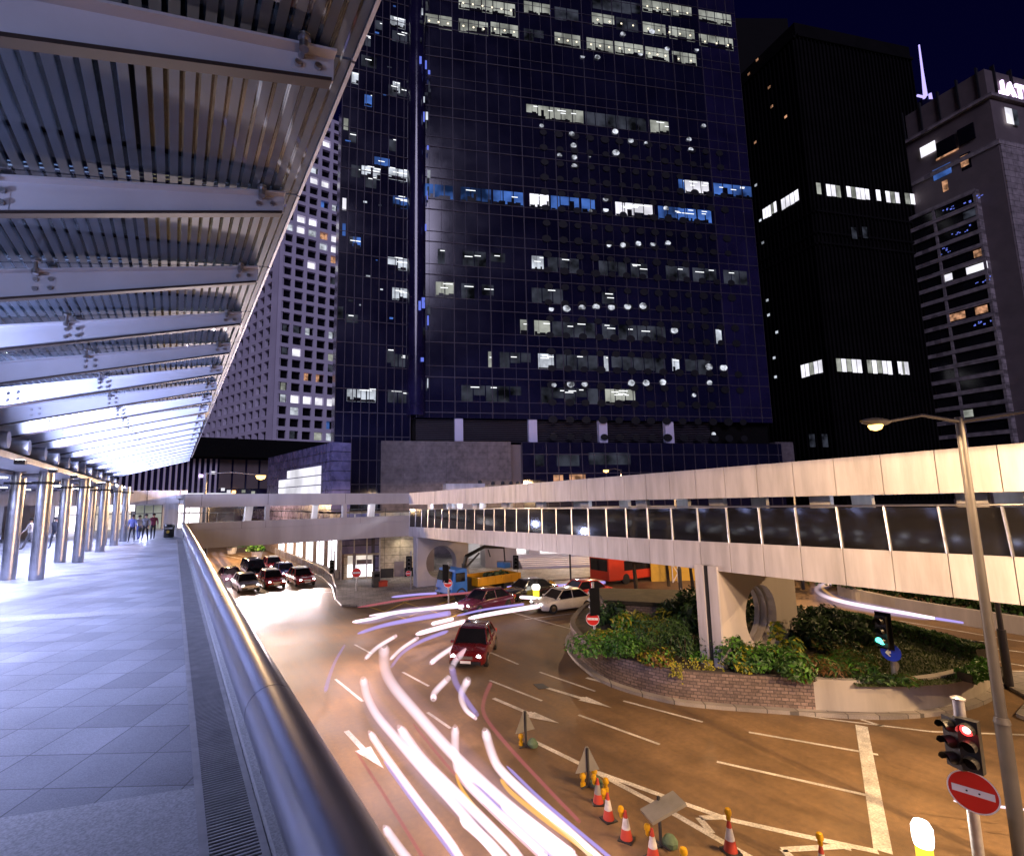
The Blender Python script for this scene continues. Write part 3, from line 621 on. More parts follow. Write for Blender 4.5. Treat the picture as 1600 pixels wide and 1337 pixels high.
# piers with a round opening
def pier(label, F, wd, th, z0, z1, cu, cz, r, strip=.32):
    t = thing('bridge_pier', label, 'bridge pier', F.P(wd / 2, z0, -th / 2), group='bridge piers with a round opening')
    n = 40; mb = MB(); circ = [(cu + r * math.cos(2 * math.pi * j / n), cz + r * math.sin(2 * math.pi * j / n)) for j in range(n)]
    def outer(j):
        a = 2 * math.pi * j / n; c, s = math.cos(a), math.sin(a); best = 1e9
        for lim, comp, o in ((wd, c, cu), (0, c, cu), (z1, s, cz), (z0, s, cz)):
            if abs(comp) > 1e-6:
                q = (lim - o) / comp
                if q > 0: best = min(best, q)
        return (cu + c * best, cz + s * best)
    corners = [(wd, z1), (0, z1), (0, z0), (wd, z0)]
    for d, flip in ((0, 0), (-th, 1)):
        for j in range(n):
            k = (j + 1) % n; o1, o2 = outer(j), outer(k); poly = [circ[j], o1]
            for cnr in corners:
                if abs(o1[0] - o2[0]) > 1e-4 and abs(o1[1] - o2[1]) > 1e-4:
                    if (abs(cnr[0] - o1[0]) < 1e-4 or abs(cnr[0] - o2[0]) < 1e-4) and (abs(cnr[1] - o1[1]) < 1e-4 or abs(cnr[1] - o2[1]) < 1e-4): poly.append(cnr)
            poly += [o2, circ[k]]; mb.add([F.P(a, b, d) for a, b in poly], [tuple(range(len(poly)))])
    for j in range(n):
        k = (j + 1) % n; mb.add([F.P(*circ[j], 0), F.P(*circ[k], 0), F.P(*circ[k], -th), F.P(*circ[j], -th)], [(0, 1, 2, 3)])
    for a, b in (((0, z0), (0, z1)), ((0, z1), (wd, z1)), ((wd, z1), (wd, z0)), ((wd, z0), (0, z0))):
        mb.add([F.P(*a, 0), F.P(*b, 0), F.P(*b, -th), F.P(*a, -th)], [(0, 1, 2, 3)])
    mb.build('shaft', M['pierc'], t)
    # ring lip and recessed rings inside the opening
    for dd, rr in ((-th * .40, r - .04), (-th * .72, r - .08)):
        mb = MB()
        for j in range(n):
            k = (j + 1) % n; q = [(cu + s * math.cos(2 * math.pi * i / n), cz + s * math.sin(2 * math.pi * i / n)) for i in (j, k) for s in (r - .002, rr)]
            mb.add([F.P(*q[0], dd), F.P(*q[1], dd), F.P(*q[3], dd), F.P(*q[2], dd), F.P(*q[0], dd - .12), F.P(*q[1], dd - .12), F.P(*q[3], dd - .12), F.P(*q[2], dd - .12)], [(0, 1, 2, 3), (1, 2, 6, 5), (4, 7, 6, 5)])
        mb.build('opening_ring', M['pierc'], t)
    MB().fbox(F, -.13, -.003, z0, z1, -th * .40, .0).fbox(F, -.13, -.003, z0, z1, -th, -th * .62).build('end_rib', M['panel'], t)
    MB().fbox(F, -.06, -.004, z0, z1, -th * .61, -th * .41).build('drain_groove', M['joint'], t)
    return t
Fp = Face((18.63, 13.2), 4); u1, _ = Fp.uv(1250, 1000); cu, cz = Fp.uv(1190, 960); _, zt_ = Fp.uv(1190, 913); _, zb2 = Fp.uv(1190, 1011)
t = pier('nearest bridge pier with round opening standing in the shrub bed', Fp, u1, .95, .9, 4.85, cu, cz, (zt_ - zb2) / 2)
Fq = Face((18.75, 42.4), -3); u1, _ = Fq.uv(732, 880); cu, cz = Fq.uv(690, 878); _, zt_ = Fq.uv(690, 853); _, zb2 = Fq.uv(690, 906)
pier('farther bridge pier with round opening beside the crane truck', Fq, u1, .9, .0, 4.5, cu, cz, (zt_ - zb2) / 2)

# ================================================================== CROSS FOOTBRIDGE (bare concrete)
FX = Face((.9, 41.8), math.degrees(math.atan2(2.4, 17.7)))
xb = thing('concrete_footbridge', 'plain concrete covered footbridge crossing the road above the queue of cars', 'footbridge', FX.P(9, 0, -2))
L = FX.uv(640, 800)[0]
zT = 8.22; u_ = FX.uv
za1 = u_(420, 790)[1]; za0 = u_(420, 812)[1]; zsh = u_(420, 823)[1]; zbt = u_(480, 846)[1]
MB().fbox(FX, -.2, L, za1, zT, -.5, 0).build('roof_fascia', M['concrete'], xb)
MB().fbox(FX, -.2, L, zsh, za0, -.25, 0).build('parapet', M['concrete'], xb)
MB().fbox(FX, -.2, L, zbt, zsh - .004, -.5, .03).build('deck_edge', M['concrete'], xb)
MB().fbox(FX, -.2, L, zbt + .02, zsh, -4.6, -.51).build('deck', M['concrete'], xb)
MB().fbox(FX, -.2, L, zT - .3, zT - .02, -4.6, -.51).build('roof', M['concrete'], xb)
for a, b in ((-.2, u_(290, 800)[0]), (u_(415, 800)[0], u_(421.5, 800)[0]), (u_(536, 800)[0], u_(542, 800)[0])):
    MB().fbox(FX, a, b, za0 + .003, za1 - .003, -.35, -.002).build('pillar', M['concrete'], xb)
for a, b in ((401, 413), (512, 520), (603, 612)):
    ua, ub_ = u_(a, 800)[0], u_(b, 800)[0]
    mb = MB(); mb.hexa([FX.P(ua - .12, zsh, -3.2), FX.P(ub_ - .12, zsh, -3.2), FX.P(ub_ - .12, zsh, -3.6), FX.P(ua - .12, zsh, -3.6), FX.P(ua + .1, zT - .3, -3.2), FX.P(ub_ + .1, zT - .3, -3.2), FX.P(ub_ + .1, zT - .3, -3.6), FX.P(ua + .1, zT - .3, -3.6)])
    mb.build('column', M['panel'], xb)
mb = MB(); mb.fbox(FX, .2, L, za0 + .55, za0 + .6, -4.4, -4.35)
for u in np.arange(.3, L, 1.25): mb.fbox(FX, u, u + .04, za0 - .3, za0 + .55, -4.4, -4.36)
mb.build('rear_railing', M['darksteel'], xb)
for u in (3, 9, 14.5):
    MB().fbox(FX, u - .9, u + .9, zT - .36, zT - .31, -2.7, -2.4).build('ceiling_light', M['downlight'], xb)
    lamp_point('bridge_lamp', FX.P(u, zT - .45, -2.5), 190, (.80, .85, 1.0), .15, parent=xb)
mb = MB()
for q in (140 / 4 + 280, 555 / 4 + 280, 1038 / 4 + 280): uu = u_(q, 780)[0]; mb.fbox(FX, uu, uu + .025, za1 + .1, zT - .02, .0, .004)
for q in (390 / 4 + 280, 540 / 4 + 280, 1130 / 4 + 280): uu = u_(q, 820)[0]; mb.fbox(FX, uu, uu + .02, zsh, za0 - .02, .0, .004)
mb.build('stain_joint', M['joint'], xb)

# ================================================================== TOWERS
rnd = random.Random(3)
def lit(F, parent, x0, y0, x1, y1, mt, d=.05, n=0, tubes=0):
    """A run of lit window panes between two photograph corners, laid out on the wall plane."""
    ua, z1 = F.uv(x0, y0); ub_, z0 = F.uv(x1, y1); zt1 = F.uv(x0, y1)[1] if abs(y1 - y0) < 40 else z0
    return litw(F, parent, ua, ub_, (F.uv((x0 + x1) / 2, (y0 + y1) / 2)[1]), mt, d, n, tubes)
def litw(F, parent, ua, ub_, zc, mt, d=.05, n=0, tubes=0, h=2.45):
    n = n or max(1, round((ub_ - ua) / 1.87)); w_ = (ub_ - ua) / n
    mb = MB()
    for i in range(n):
        hh = h * (1 if rnd.random() > .3 else rnd.uniform(.55, 1)); mb.fbox(F, ua + i * w_ + .09, ua + (i + 1) * w_ - .09, zc + h / 2 - hh, zc + h / 2, 0, d)
    o = mb.build('window', M[mt], parent, fix=False)
    if mt not in ('win_dim',) and ub_ - ua > 1.2:
        mb = MB(); uu = ua + .12; top = [(uu, .06)]
        while uu < ub_ - .3:
            hh = rnd.uniform(.1, .75) * (1 if rnd.random() < .85 else 2.4); u2 = min(ub_ - .12, uu + rnd.uniform(.15, 1.0)); top += [(uu, hh), (u2, hh)]; uu = u2
        poly = [(ua + .12, 0)] + top + [(uu, .0)]; zz0 = zc - h / 2 + .01; m_ = len(poly)
        mb.add([F.P(a, zz0 + b, d + .012) for a, b in poly] + [F.P(a, zz0 + b, d + .004) for a, b in poly], [tuple(range(m_)), tuple(range(2 * m_ - 1, m_ - 1, -1))] + [(q, (q + 1) % m_, m_ + (q + 1) % m_, m_ + q) for q in range(m_)])
        mb.build('window_furniture', M['void'], o, fix=False)
    if tubes:
        for i in range(tubes):
            uu = ua + (ub_ - ua) * rnd.uniform(.1, .8); zz_ = zc + rnd.choice([.25, .45, .7, .9]); MB().fbox(F, uu, min(ub_ - .1, uu + rnd.uniform(.7, 1.6)), zz_, zz_ + .12, d + .015, d + .03).build('ceiling_tube', M['tube'], o, fix=False)
    return o
TD = math.degrees(math.atan2(-.3405, .9402))
FT = Face((30.89, 68.46), TD)
tw = thing('glass_tower', 'tall dark blue glass office tower with scattered lit windows and round window reflections', 'office tower', FT.P(29, 0, -20))
UL, UR, ZB, ZH = -.9, 58.3, 19.55, 128
MB().fbox(FT, UL, UR, ZB, ZH, -42, 0).build('curtain_wall', M['facade'], tw)
pitch_ = 5.35
zf = [22.1 - 1.3 + pitch_ * i for i in range(0, 20)]
rows = [22.1 + 1.23 + pitch_ * i for i in range(0, 20)]
mb = MB()
for i, z in enumerate(zf):
    mb.fbox(FT, UL, UR, z - .5, z - .38, 0, .09).fbox(FT, UL, UR, z + 1.22, z + 1.30, 0, .07)
mu = [UL + (UR - UL) * i / 31.0 for i in range(32)]
for i, u in enumerate(mu): ww_ = .055 if i % 3 == 0 else .022; mb.fbox(FT, u - ww_, u + ww_, ZB, ZH, 0, .13 if i % 3 == 0 else .06)
mb.build('mullion_grid', M['mullion'], tw, fix=False)
MB().fbox(FT, UR - 7.8, UR + .02, ZB, ZH, .002, .03).build('blue_edge_bay', M['facadeblue'], tw)
def snap(z): return min(rows, key=lambda r: abs(r - z))
def LW(x0, x1, y, mt, tubes=0, n=0):
    ua = FT.uv(x0, y)[0]; ub_ = FT.uv(x1, y)[0]; zc = FT.uv(x0, y)[1]
    zc = snap(zc) if zc < 72 else zc
    return litw(FT, tw, ua, ub_, zc, mt, .05, n, tubes)
def dots(x0, x1, y, n):
    ua, zc = FT.uv(x0, y); ub_ = FT.uv(x1, y)[0]; zc = FT.uv(x0, y)[1]
    for i in range(n): MB().disc(FT.P(ua + (ub_ - ua) * (i + .5) / n, zc + .1, .12), FT.n, .17, .02, 8).build('pendant_lamp', M['lampdot'], tw, fix=False)
# rows read off the photograph: (x from, x to, y of the row's left end, kind, tubes)
for a in [(648, 660, 28, 'win_warm', 0), (663, 707, 31, 'win_warm', 0), (716, 763, 39, 'win_warm', 0), (766, 810, 44, 'win_warm', 0), (818, 850, 54, 'win_dim', 0), (866, 907, 60, 'win_warm', 0), (916, 958, 68, 'win_warm', 0), (960, 1005, 74, 'win_warm', 0), (1008, 1045, 82, 'win_warm', 0), (1050, 1088, 89, 'win_warm', 0),
          (716, 805, 3, 'win_warm', 0), (818, 860, 11, 'win_warm', 0), (866, 904, 20, 'win_dim', 0), (924, 960, 29, 'win_warm', 0), (962, 997, 36, 'win_dim', 0), (1004, 1040, 43, 'win_warm', 0), (1045, 1085, 50, 'win_warm', 0), (1092, 1145, 62, 'win_warm', 0),
          (925, 1000, 3, 'win_dim', 0), (1003, 1080, 8, 'win_warm', 0), (1090, 1142, 24, 'win_warm', 0),
          (822, 912, 180, 'win_warm', 5), (914, 1010, 195, 'win_dim', 0), (1016, 1046, 206, 'win_warm', 2),
          (645, 660, 297, 'win_blue', 0), (662, 710, 300, 'win_blue', 0), (719, 768, 306, 'win_blue', 1), (770, 818, 310, 'win_blue', 1), (827, 858, 313, 'facadelit', 3), (860, 905, 315, 'win_blue', 0), (908, 930, 320, 'win_blue', 0), (961, 1020, 326, 'facadelit', 7), (1028, 1088, 334, 'win_blue', 6), (1090, 1112, 340, 'win_blue', 2),
          (1060, 1070, 294, 'win_blue', 1), (1070, 1108, 296, 'facadelit', 5), (1115, 1175, 303, 'win_blue', 5),
          (683, 696, 398, 'win_dim', 1), (722, 760, 400, 'win_dim', 2), (764, 790, 402, 'win_dim', 1), (830, 850, 409, 'win_cool', 2), (855, 905, 412, 'win_dim', 1), (935, 980, 418, 'win_dim', 0), (985, 1012, 422, 'win_dim', 3), (1040, 1078, 428, 'win_dim', 1), (1082, 1120, 432, 'win_dim', 3), (1130, 1168, 436, 'win_dim', 1),
          (680, 710, 448, 'win_warm', 3), (720, 742, 450, 'win_dim', 2), (752, 772, 452, 'win_dim', 2), (830, 880, 458, 'win_dim', 2), (940, 960, 466, 'win_dim', 2),
          (812, 825, 508, 'win_warm', 1), (834, 860, 509, 'win_warm', 3), (862, 930, 512, 'win_dim', 2), (940, 962, 514, 'win_dim', 2), (965, 1040, 516, 'win_dim', 2), (1118, 1128, 525, 'win_cool', 0),
          (762, 769, 560, 'win_warm', 1), (780, 830, 561, 'win_dim', 1), (840, 866, 562, 'win_cool', 4), (868, 935, 563, 'win_dim', 1), (943, 951, 568, 'win_cool', 1), (955, 1040, 570, 'win_dim', 0), (1050, 1062, 573, 'win_cool', 1), (1070, 1110, 574, 'win_dim', 0),
          (720, 815, 611, 'win_dim', 2), (845, 935, 616, 'win_dim', 4), (945, 993, 619, 'win_warm', 6)]: LW(*a[:3], a[3], a[4])
for a in [(663, 707, 33, 3), (716, 763, 41, 3), (766, 810, 46, 3), (866, 907, 62, 3), (916, 958, 70, 3), (960, 1005, 76, 3), (1008, 1045, 84, 3), (1050, 1088, 92, 2), (716, 805, 5, 6), (924, 997, 31, 4), (1004, 1085, 45, 5), (1092, 1145, 65, 3), (1003, 1080, 10, 5)]:
    dots(*a)
# reflections of round windows, put on the glass as glowing and dark discs
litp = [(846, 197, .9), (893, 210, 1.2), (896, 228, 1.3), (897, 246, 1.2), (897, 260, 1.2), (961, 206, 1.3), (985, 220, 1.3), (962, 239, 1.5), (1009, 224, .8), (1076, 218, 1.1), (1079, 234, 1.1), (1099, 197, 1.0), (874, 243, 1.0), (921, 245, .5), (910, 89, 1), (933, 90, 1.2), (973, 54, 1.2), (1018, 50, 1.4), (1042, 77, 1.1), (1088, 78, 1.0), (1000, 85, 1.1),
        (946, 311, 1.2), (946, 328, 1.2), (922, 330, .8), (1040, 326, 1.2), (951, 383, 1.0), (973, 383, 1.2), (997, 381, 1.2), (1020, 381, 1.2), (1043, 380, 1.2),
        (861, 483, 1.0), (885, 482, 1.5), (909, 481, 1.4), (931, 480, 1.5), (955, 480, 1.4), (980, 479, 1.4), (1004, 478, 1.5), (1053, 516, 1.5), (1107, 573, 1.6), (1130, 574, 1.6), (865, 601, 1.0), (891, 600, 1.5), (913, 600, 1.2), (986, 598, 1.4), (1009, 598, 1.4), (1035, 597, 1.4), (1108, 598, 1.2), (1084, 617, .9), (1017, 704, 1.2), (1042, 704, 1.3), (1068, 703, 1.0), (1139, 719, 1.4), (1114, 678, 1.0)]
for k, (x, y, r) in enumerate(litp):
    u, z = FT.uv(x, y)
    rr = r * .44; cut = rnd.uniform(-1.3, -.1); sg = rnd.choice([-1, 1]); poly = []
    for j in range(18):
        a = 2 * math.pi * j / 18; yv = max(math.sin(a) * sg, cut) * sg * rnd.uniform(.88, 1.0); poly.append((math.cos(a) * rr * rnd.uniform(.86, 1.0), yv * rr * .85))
    MB().add([FT.P(u + a, z + b, .16) for a, b in poly] + [FT.P(u + a, z + b, .14) for a, b in poly], [tuple(range(18)), tuple(range(35, 17, -1))]).build('round_reflection', M['refl_round'], tw, fix=False)
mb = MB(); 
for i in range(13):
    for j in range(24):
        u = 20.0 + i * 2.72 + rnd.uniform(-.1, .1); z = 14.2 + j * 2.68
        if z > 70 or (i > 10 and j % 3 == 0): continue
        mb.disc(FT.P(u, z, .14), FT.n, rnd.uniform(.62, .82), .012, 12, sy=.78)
structure_o = mb.build('dark_round_reflection', M['refl_dark'], tw, fix=False); structure_o['kind'] = 'stuff'
# bright rounded corner strip at the tower's edge
mb = MB(); mb.tube([FT.P(-.9, ZB + .3, -.6), FT.P(-.9, ZH, -.6)], 1.5, 18); mb.build('corner_strip', M['facadeblue'], tw, smooth=True)
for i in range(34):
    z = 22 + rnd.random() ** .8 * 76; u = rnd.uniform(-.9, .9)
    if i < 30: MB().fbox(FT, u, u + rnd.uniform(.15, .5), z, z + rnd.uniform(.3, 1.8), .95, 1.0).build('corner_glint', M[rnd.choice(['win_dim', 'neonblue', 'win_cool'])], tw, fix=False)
# louvre storey with pale piers, then the podium
MB().fbox(FT, UL - .6, UR, 15.9, ZB - .02, -42, -1.2).build('louvre_storey', M['blacktower'], tw)
mb = MB()
for i in range(12): mb.fbox(FT, UL, UR - 11, 16.1 + i * .29, 16.1 + i * .29 + .09, -1.19, -.9)
mb.build('louvre', M['mullion'], tw, fix=False)
for x0, x1 in ((711, 724), (827, 840), (937, 950), (1041, 1054)):
    MB().fbox(FT, FT.uv(x0, 672)[0], FT.uv(x1, 672)[0], 15.9, ZB - .03, -1.0, -.2).build('pier', M['lattice'], tw)
uA = FT.uv(595, 730, 2)[0]; uB = FT.uv(799, 730, 2)[0]; uC = FT.uv(817, 730, 2)[0]; uD = FT.uv(1212, 720)[0]
MB().fbox(FT, uA, uB, 0, 15.86, -40, 2).build('stone_podium', M['podstone'], tw)
MB().fbox(FT, uB + .01, uC, 0, 15.5, -40, 1.2).build('podium_recess', M['hotelside'], tw)
MB().fbox(FT, uC + .01, uD, 0, 15.85, -40, 1.5).build('glass_podium', M['facade'], tw)
mb = MB()
for u in np.arange(uC, uD, 1.87): mb.fbox(FT, u, u + .09, 6, 15.8, 1.5, 1.62)
for z in (8.2, 11.2, 14.0): mb.fbox(FT, uC, uD, z, z + .12, 1.5, 1.58)
mb.build('podium_mullion', M['mullion'], tw, fix=False)
for x0, x1, y, mt in [(865, 880, 751, 'win_tungsten'), (890, 915, 750, 'win_tungsten'), (835, 850, 718, 'win_dim'), (870, 905, 718, 'win_dim'), (920, 985, 716, 'win_dim')]:
    a, z = FT.uv(x0, y, 1.5); b = FT.uv(x1, y, 1.5)[0]; MB().fbox(FT, a, b, z - .9, z + .9, 1.5, 1.54).build('window', M[mt], tw, fix=False)
MB().fbox(FT, FT.uv(1212, 700)[0] + .05, FT.uv(1240, 700)[0], 10, FT.uv(1225, 690)[1], -6, 0).build('side_block', M['podstone'], tw)

# left wing: a darker glass block set forward of the tower's flank
FWg = Face((22.6, 71.0), TD + 7)
wg = thing('glass_wing', 'narrow dark glass wing left of the blue corner strip', 'office building', FWg.P(5, 0, -8))
ua, ub_ = FWg.uv(524, 600)[0], FWg.uv(641, 600)[0]
MB().fbox(FWg, ua, ub_, 0, 118, -16, 0).build('curtain_wall', M['facade'], wg)
mb = MB()
for i in range(34): z = 3 + i * 3.4; mb.fbox(FWg, ua, ub_, z, z + .11, 0, .09)
for i in range(10): u = ua + (ub_ - ua) * i / 9; mb.fbox(FWg, u - .05, u + .05, 0, 118, 0, .09)
mb.build('mullion_grid', M['mullion'], wg, fix=False)
for x0, x1, y, mt, tb in [(548, 564, 266, 'win_dim', 1), (564, 596, 267, 'win_cool', 5), (606, 637, 270, 'win_cool', 4), (613, 637, 314, 'win_blue', 4), (534, 542, 318, 'facadelit', 0), (536, 545, 193, 'win_warm', 0), (606, 636, 140, 'win_dim', 2), (605, 637, 410, 'win_cool', 3), (612, 637, 458, 'win_cool', 2), (541, 588, 616, 'win_cool', 3), (605, 637, 618, 'win_dim', 2), (640, 652, 616, 'win_dim', 0),
                      (608, 634, 32, 'win_cool', 3), (612, 637, 55, 'win_dim', 2), (534, 541, 358, 'win_blue', 0), (527, 537, 488, 'win_dim', 0), (610, 634, 562, 'win_dim', 2), (540, 560, 500, 'win_dim', 1), (560, 580, 60, 'win_dim', 2)]:
    a, z = FWg.uv(x0, y); b = FWg.uv(min(x1, 639), y)[0]; litw(FWg, wg, a, b, z, mt, .06, max(1, round((b - a) / 1.3)), tb, 1.9)
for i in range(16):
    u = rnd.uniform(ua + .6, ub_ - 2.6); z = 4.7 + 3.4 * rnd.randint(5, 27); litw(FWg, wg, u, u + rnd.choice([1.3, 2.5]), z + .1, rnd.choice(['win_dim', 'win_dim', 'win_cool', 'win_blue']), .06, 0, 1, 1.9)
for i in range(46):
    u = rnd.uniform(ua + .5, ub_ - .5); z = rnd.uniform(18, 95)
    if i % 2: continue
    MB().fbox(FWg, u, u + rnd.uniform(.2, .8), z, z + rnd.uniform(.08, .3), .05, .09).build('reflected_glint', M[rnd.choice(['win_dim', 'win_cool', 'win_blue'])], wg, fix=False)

# white grid tower far behind
FLr = Face((31.8, 207), 3.0); FLl = Face((31.8, 207), 109.0, True)
lt_ = thing('grid_tower', 'pale tower of deep square windows in a concrete grid behind the canopy edge', 'office tower', FLr.P(12, 0, -15))
def grid_face(F, u0, cw, ncol, ww, side, lits):
    z0, fh, nf = 12.0, 4.72, 34
    mbf = MB()
    # wall as horizontal bands and vertical piers so that windows are real recesses
    umax = u0 + cw * ncol
    for k in range(nf + 1): z = z0 + k * fh; mbf.fbox(F, 0 if side > 0 else 0, umax, z - .75, z + .75, -1.4, 0)
    for c in range(ncol + 1):
        u = u0 + c * cw; mbf.fbox(F, u - (cw - ww) / 2, u + (cw - ww) / 2, z0 - .7, z0 + nf * fh + .7, -1.4, -.003)
    mbf.fbox(F, .0, u0 - (cw - ww) / 2 + .2, z0 - .7, z0 + nf * fh + .7, -1.4, -.006)
    mbf.build('grid_wall', M['lattice'], lt_, fix=False)
    MB().fbox(F, .2, umax, z0, z0 + nf * fh, -1.9, -1.41).build('dark_glazing', M['void'], lt_)
    for px, py, wf, mt in lits:
        u, z = F.uv(px, py, -1.0); c = math.floor((u - u0) / cw); k = math.floor((z - z0) / fh)
        a = u0 + c * cw + (cw - ww) / 2 + .1
        o = MB().fbox(F, a, a + (ww - .2) * wf, z0 + k * fh + .85, z0 + (k + 1) * fh - .85, -1.40, -1.3).build('window', M[mt], lt_, fix=False)
kx = 320; ky = 380; ks = 1 / 3.714
U0 = FLr.uv(432, 600)[0]; cwr = (FLr.uv(520, 600)[0] - FLr.uv(430, 600)[0]) / 4.72
Lr = [(610, 155, 1, 'facadelit'), (525, 612, 1, 'facadelit'), (445, 600, .9, 'win_dim'), (720, 655, 1, 'win_warm'), (720, 725, 1, 'win_dim'), (443, 815, .9, 'win_warm'), (443, 890, .95, 'win_cool'), (512, 897, 1, 'facadelit'), (580, 907, 1, 'facadelit'), (648, 918, 1, 'facadelit'), (715, 927, 1, 'facadelit'), (512, 968, 1, 'win_cool'), (640, 1130, 1, 'win_warm'), (712, 1135, 1, 'win_cool'), (500, 1185, .6, 'win_blue'), (425, 1180, .4, 'win_blue'), (455, 460, .8, 'win_dim'), (530, 470, .8, 'win_dim'), (600, 492, .6, 'win_cool'), (720, 520, .6, 'win_cool'), (505, 1115, .7, 'win_dim'), (575, 775, .6, 'win_tungsten'), (645, 785, .5, 'win_tungsten'), (740, 15, 1, 'facadelit'), (678, 45, 1, 'win_warm'), (738, 75, .9, 'win_tungsten'), (680, 5, 1, 'win_cool'), (740, 200, .8, 'win_dim'), (715, 1060, .5, 'win_blue')]
Lr = [(kx + a * ks, ky + b * ks, c, d) for a, b, c, d in Lr]
Lr += [(510, 229, 1, 'facadelit'), (487, 285, 1, 'facadelit'), (504, 292, 1, 'facadelit'), (470, 345, 1, 'facadelit'), (487, 352, 1, 'facadelit'), (452, 358, 1, 'win_cool'), (470, 364, 1, 'facadelit'), (487, 370, 1, 'win_cool'), (502, 376, 1, 'win_tungsten'), (517, 382, 1, 'facadelit'), (519, 367, 1, 'facadelit'), (490, 270, .8, 'win_cool'), (519, 318, .6, 'win_cool'), (500, 313, .5, 'win_blue')]
grid_face(FLr, U0, cwr, 6, cwr * .70, 1, Lr)
Ul = FLl.uv(418, 650)[0]; cwl = (FLl.uv(345, 650)[0] - FLl.uv(418, 650)[0]) / 7.3
Ll = [(315, 900, .25), (275, 912, .25), (237, 922, .25), (198, 932, .25), (162, 942, .25), (126, 952, .25), (95, 962, .3), (365, 605, .3), (285, 635, .35), (210, 660, .3), (355, 815, .3), (315, 830, .3), (237, 850, .25), (170, 735, .4), (120, 1020, .3), (55, 1035, .4), (85, 1085, .4), (45, 1095, .6), (215, 1270, .4), (330, 480, .2), (255, 510, .3), (135, 820, .3)]
Ll = [(kx + a * ks, ky + b * ks, w_, 'win_cool' if b < 800 or b > 870 else 'win_warm') for a, b, w_ in Ll]
grid_face(FLl, Ul, cwl, 16, cwl * .66, -1, Ll)

# black tower
FBr = Face((143.2, 64.8), -18.0); FBl = Face((143.2, 64.8), 78.0, True)
bt = thing('black_tower', 'almost black ribbed tower with two strips of lit windows', 'office tower', FBr.P(18, 0, -18))
wB = FBr.uv(1461, 358)[0]; hB = FBr.uv(1237, 34)[1]
core = MB()
core.prism([FBr.P(0, 0)[:2], FBr.P(wB, 0)[:2], FBr.P(wB, 0, -46)[:2], FBl.P(44, 0)[:2]], 0, hB).build('body', M['blacktower'], bt)
mb = MB()
for u in np.arange(.6, wB, 1.3): mb.fbox(FBr, u, u + .3, 6, hB - 5, 0, .5)
for u in np.arange(.6, 43, 1.3): mb.fbox(FBl, u, u + .3, 6, hB - 5, 0, .5)
mb.fbox(FBr, .1, wB, hB - 4.8, hB - 4, 0, .7).fbox(FBl, .1, 43, hB - 4.8, hB - 4, 0, .7)
for zz2 in (73, 76, 82): mb.fbox(FBr, .1, wB, zz2, zz2 + .5, 0, .55).fbox(FBl, .1, 43, zz2, zz2 + .5, 0, .55)
mb.build('rib', M['blacktower'], bt, fix=False)
def bw(F, segs, y0, h, tilt):
    for x0, x1 in segs:
        a, z = F.uv(x0, y0(x0)); b = F.uv(x1, y0(x1))[0]; n = 5
        for i in range(n):
            if rnd.random() < .06: continue
            MB().fbox(F, a + (b - a) * (i + .06) / n, a + (b - a) * (i + .92) / n, z - h / 2 * rnd.uniform(.8, 1), z + h / 2, .51, .56).build('window', M['win_warm' if rnd.random() < .25 else 'facadelit'], bt, fix=False)
bw(FBr, [(1273, 1311), (1320, 1356), (1366, 1403), (1411, 1452)], lambda x: 296 + (x - 1273) * .112, 3.4, 0)
bw(FBl, [(1223, 1258), (1194, 1216)], lambda x: 303 + (1258 - x) * .52, 3.4, 0)
bw(FBr, [(1304, 1344), (1352, 1391), (1400, 1417)], lambda x: 571 + (x - 1304) * .045, 3.6, 0)
bw(FBl, [(1254, 1288)], lambda x: 574 + (1288 - x) * .2, 3.6, 0)
for x, y in [(1187, 94), (1174, 116), (1206, 137), (1210, 167), (1232, 183), (1184, 223), (1185, 290), (1192, 345), (1196, 380), (1203, 470), (1205, 493), (1214, 560), (1216, 590), (1218, 520)]:
    u, z = FBl.uv(x, y); MB().fbox(FBl, u, u + .8, z, z + .7, .51, .56).build('window', M['win_tungsten' if y < 240 else 'win_cool'], bt, fix=False)
for x, y in [(1328, 365), (1345, 364), (1262, 688), (1282, 688)]:
    u, z = FBr.uv(x, y); MB().fbox(FBr, u, u + 1.6, z - 1.6, z + 1.6, .51, .56).build('window', M['win_dim'], bt, fix=False)
bb = thing('dark_office_block', 'unlit black block rising just behind the tower beside the ribbed black tower', 'office tower', tuple((CAM + ray(1180, 36) * 195)[:2]) + (0,))
qa, qb = CAM + ray(1120, 28) * 190, CAM + ray(1232, 44) * 190
MB().prism([qa[:2], qb[:2], qb[:2] + FW[:2] * 35, qa[:2] + FW[:2] * 35], 0, qa[2]).prism([qa[:2] + FW[:2] * 8, (qa[:2] + qb[:2]) / 2 + FW[:2] * 8, (qa[:2] + qb[:2]) / 2 + FW[:2] * 28, qa[:2] + FW[:2] * 28], qa[2], qa[2] + 4).build('body', M['blacktower'], bb)

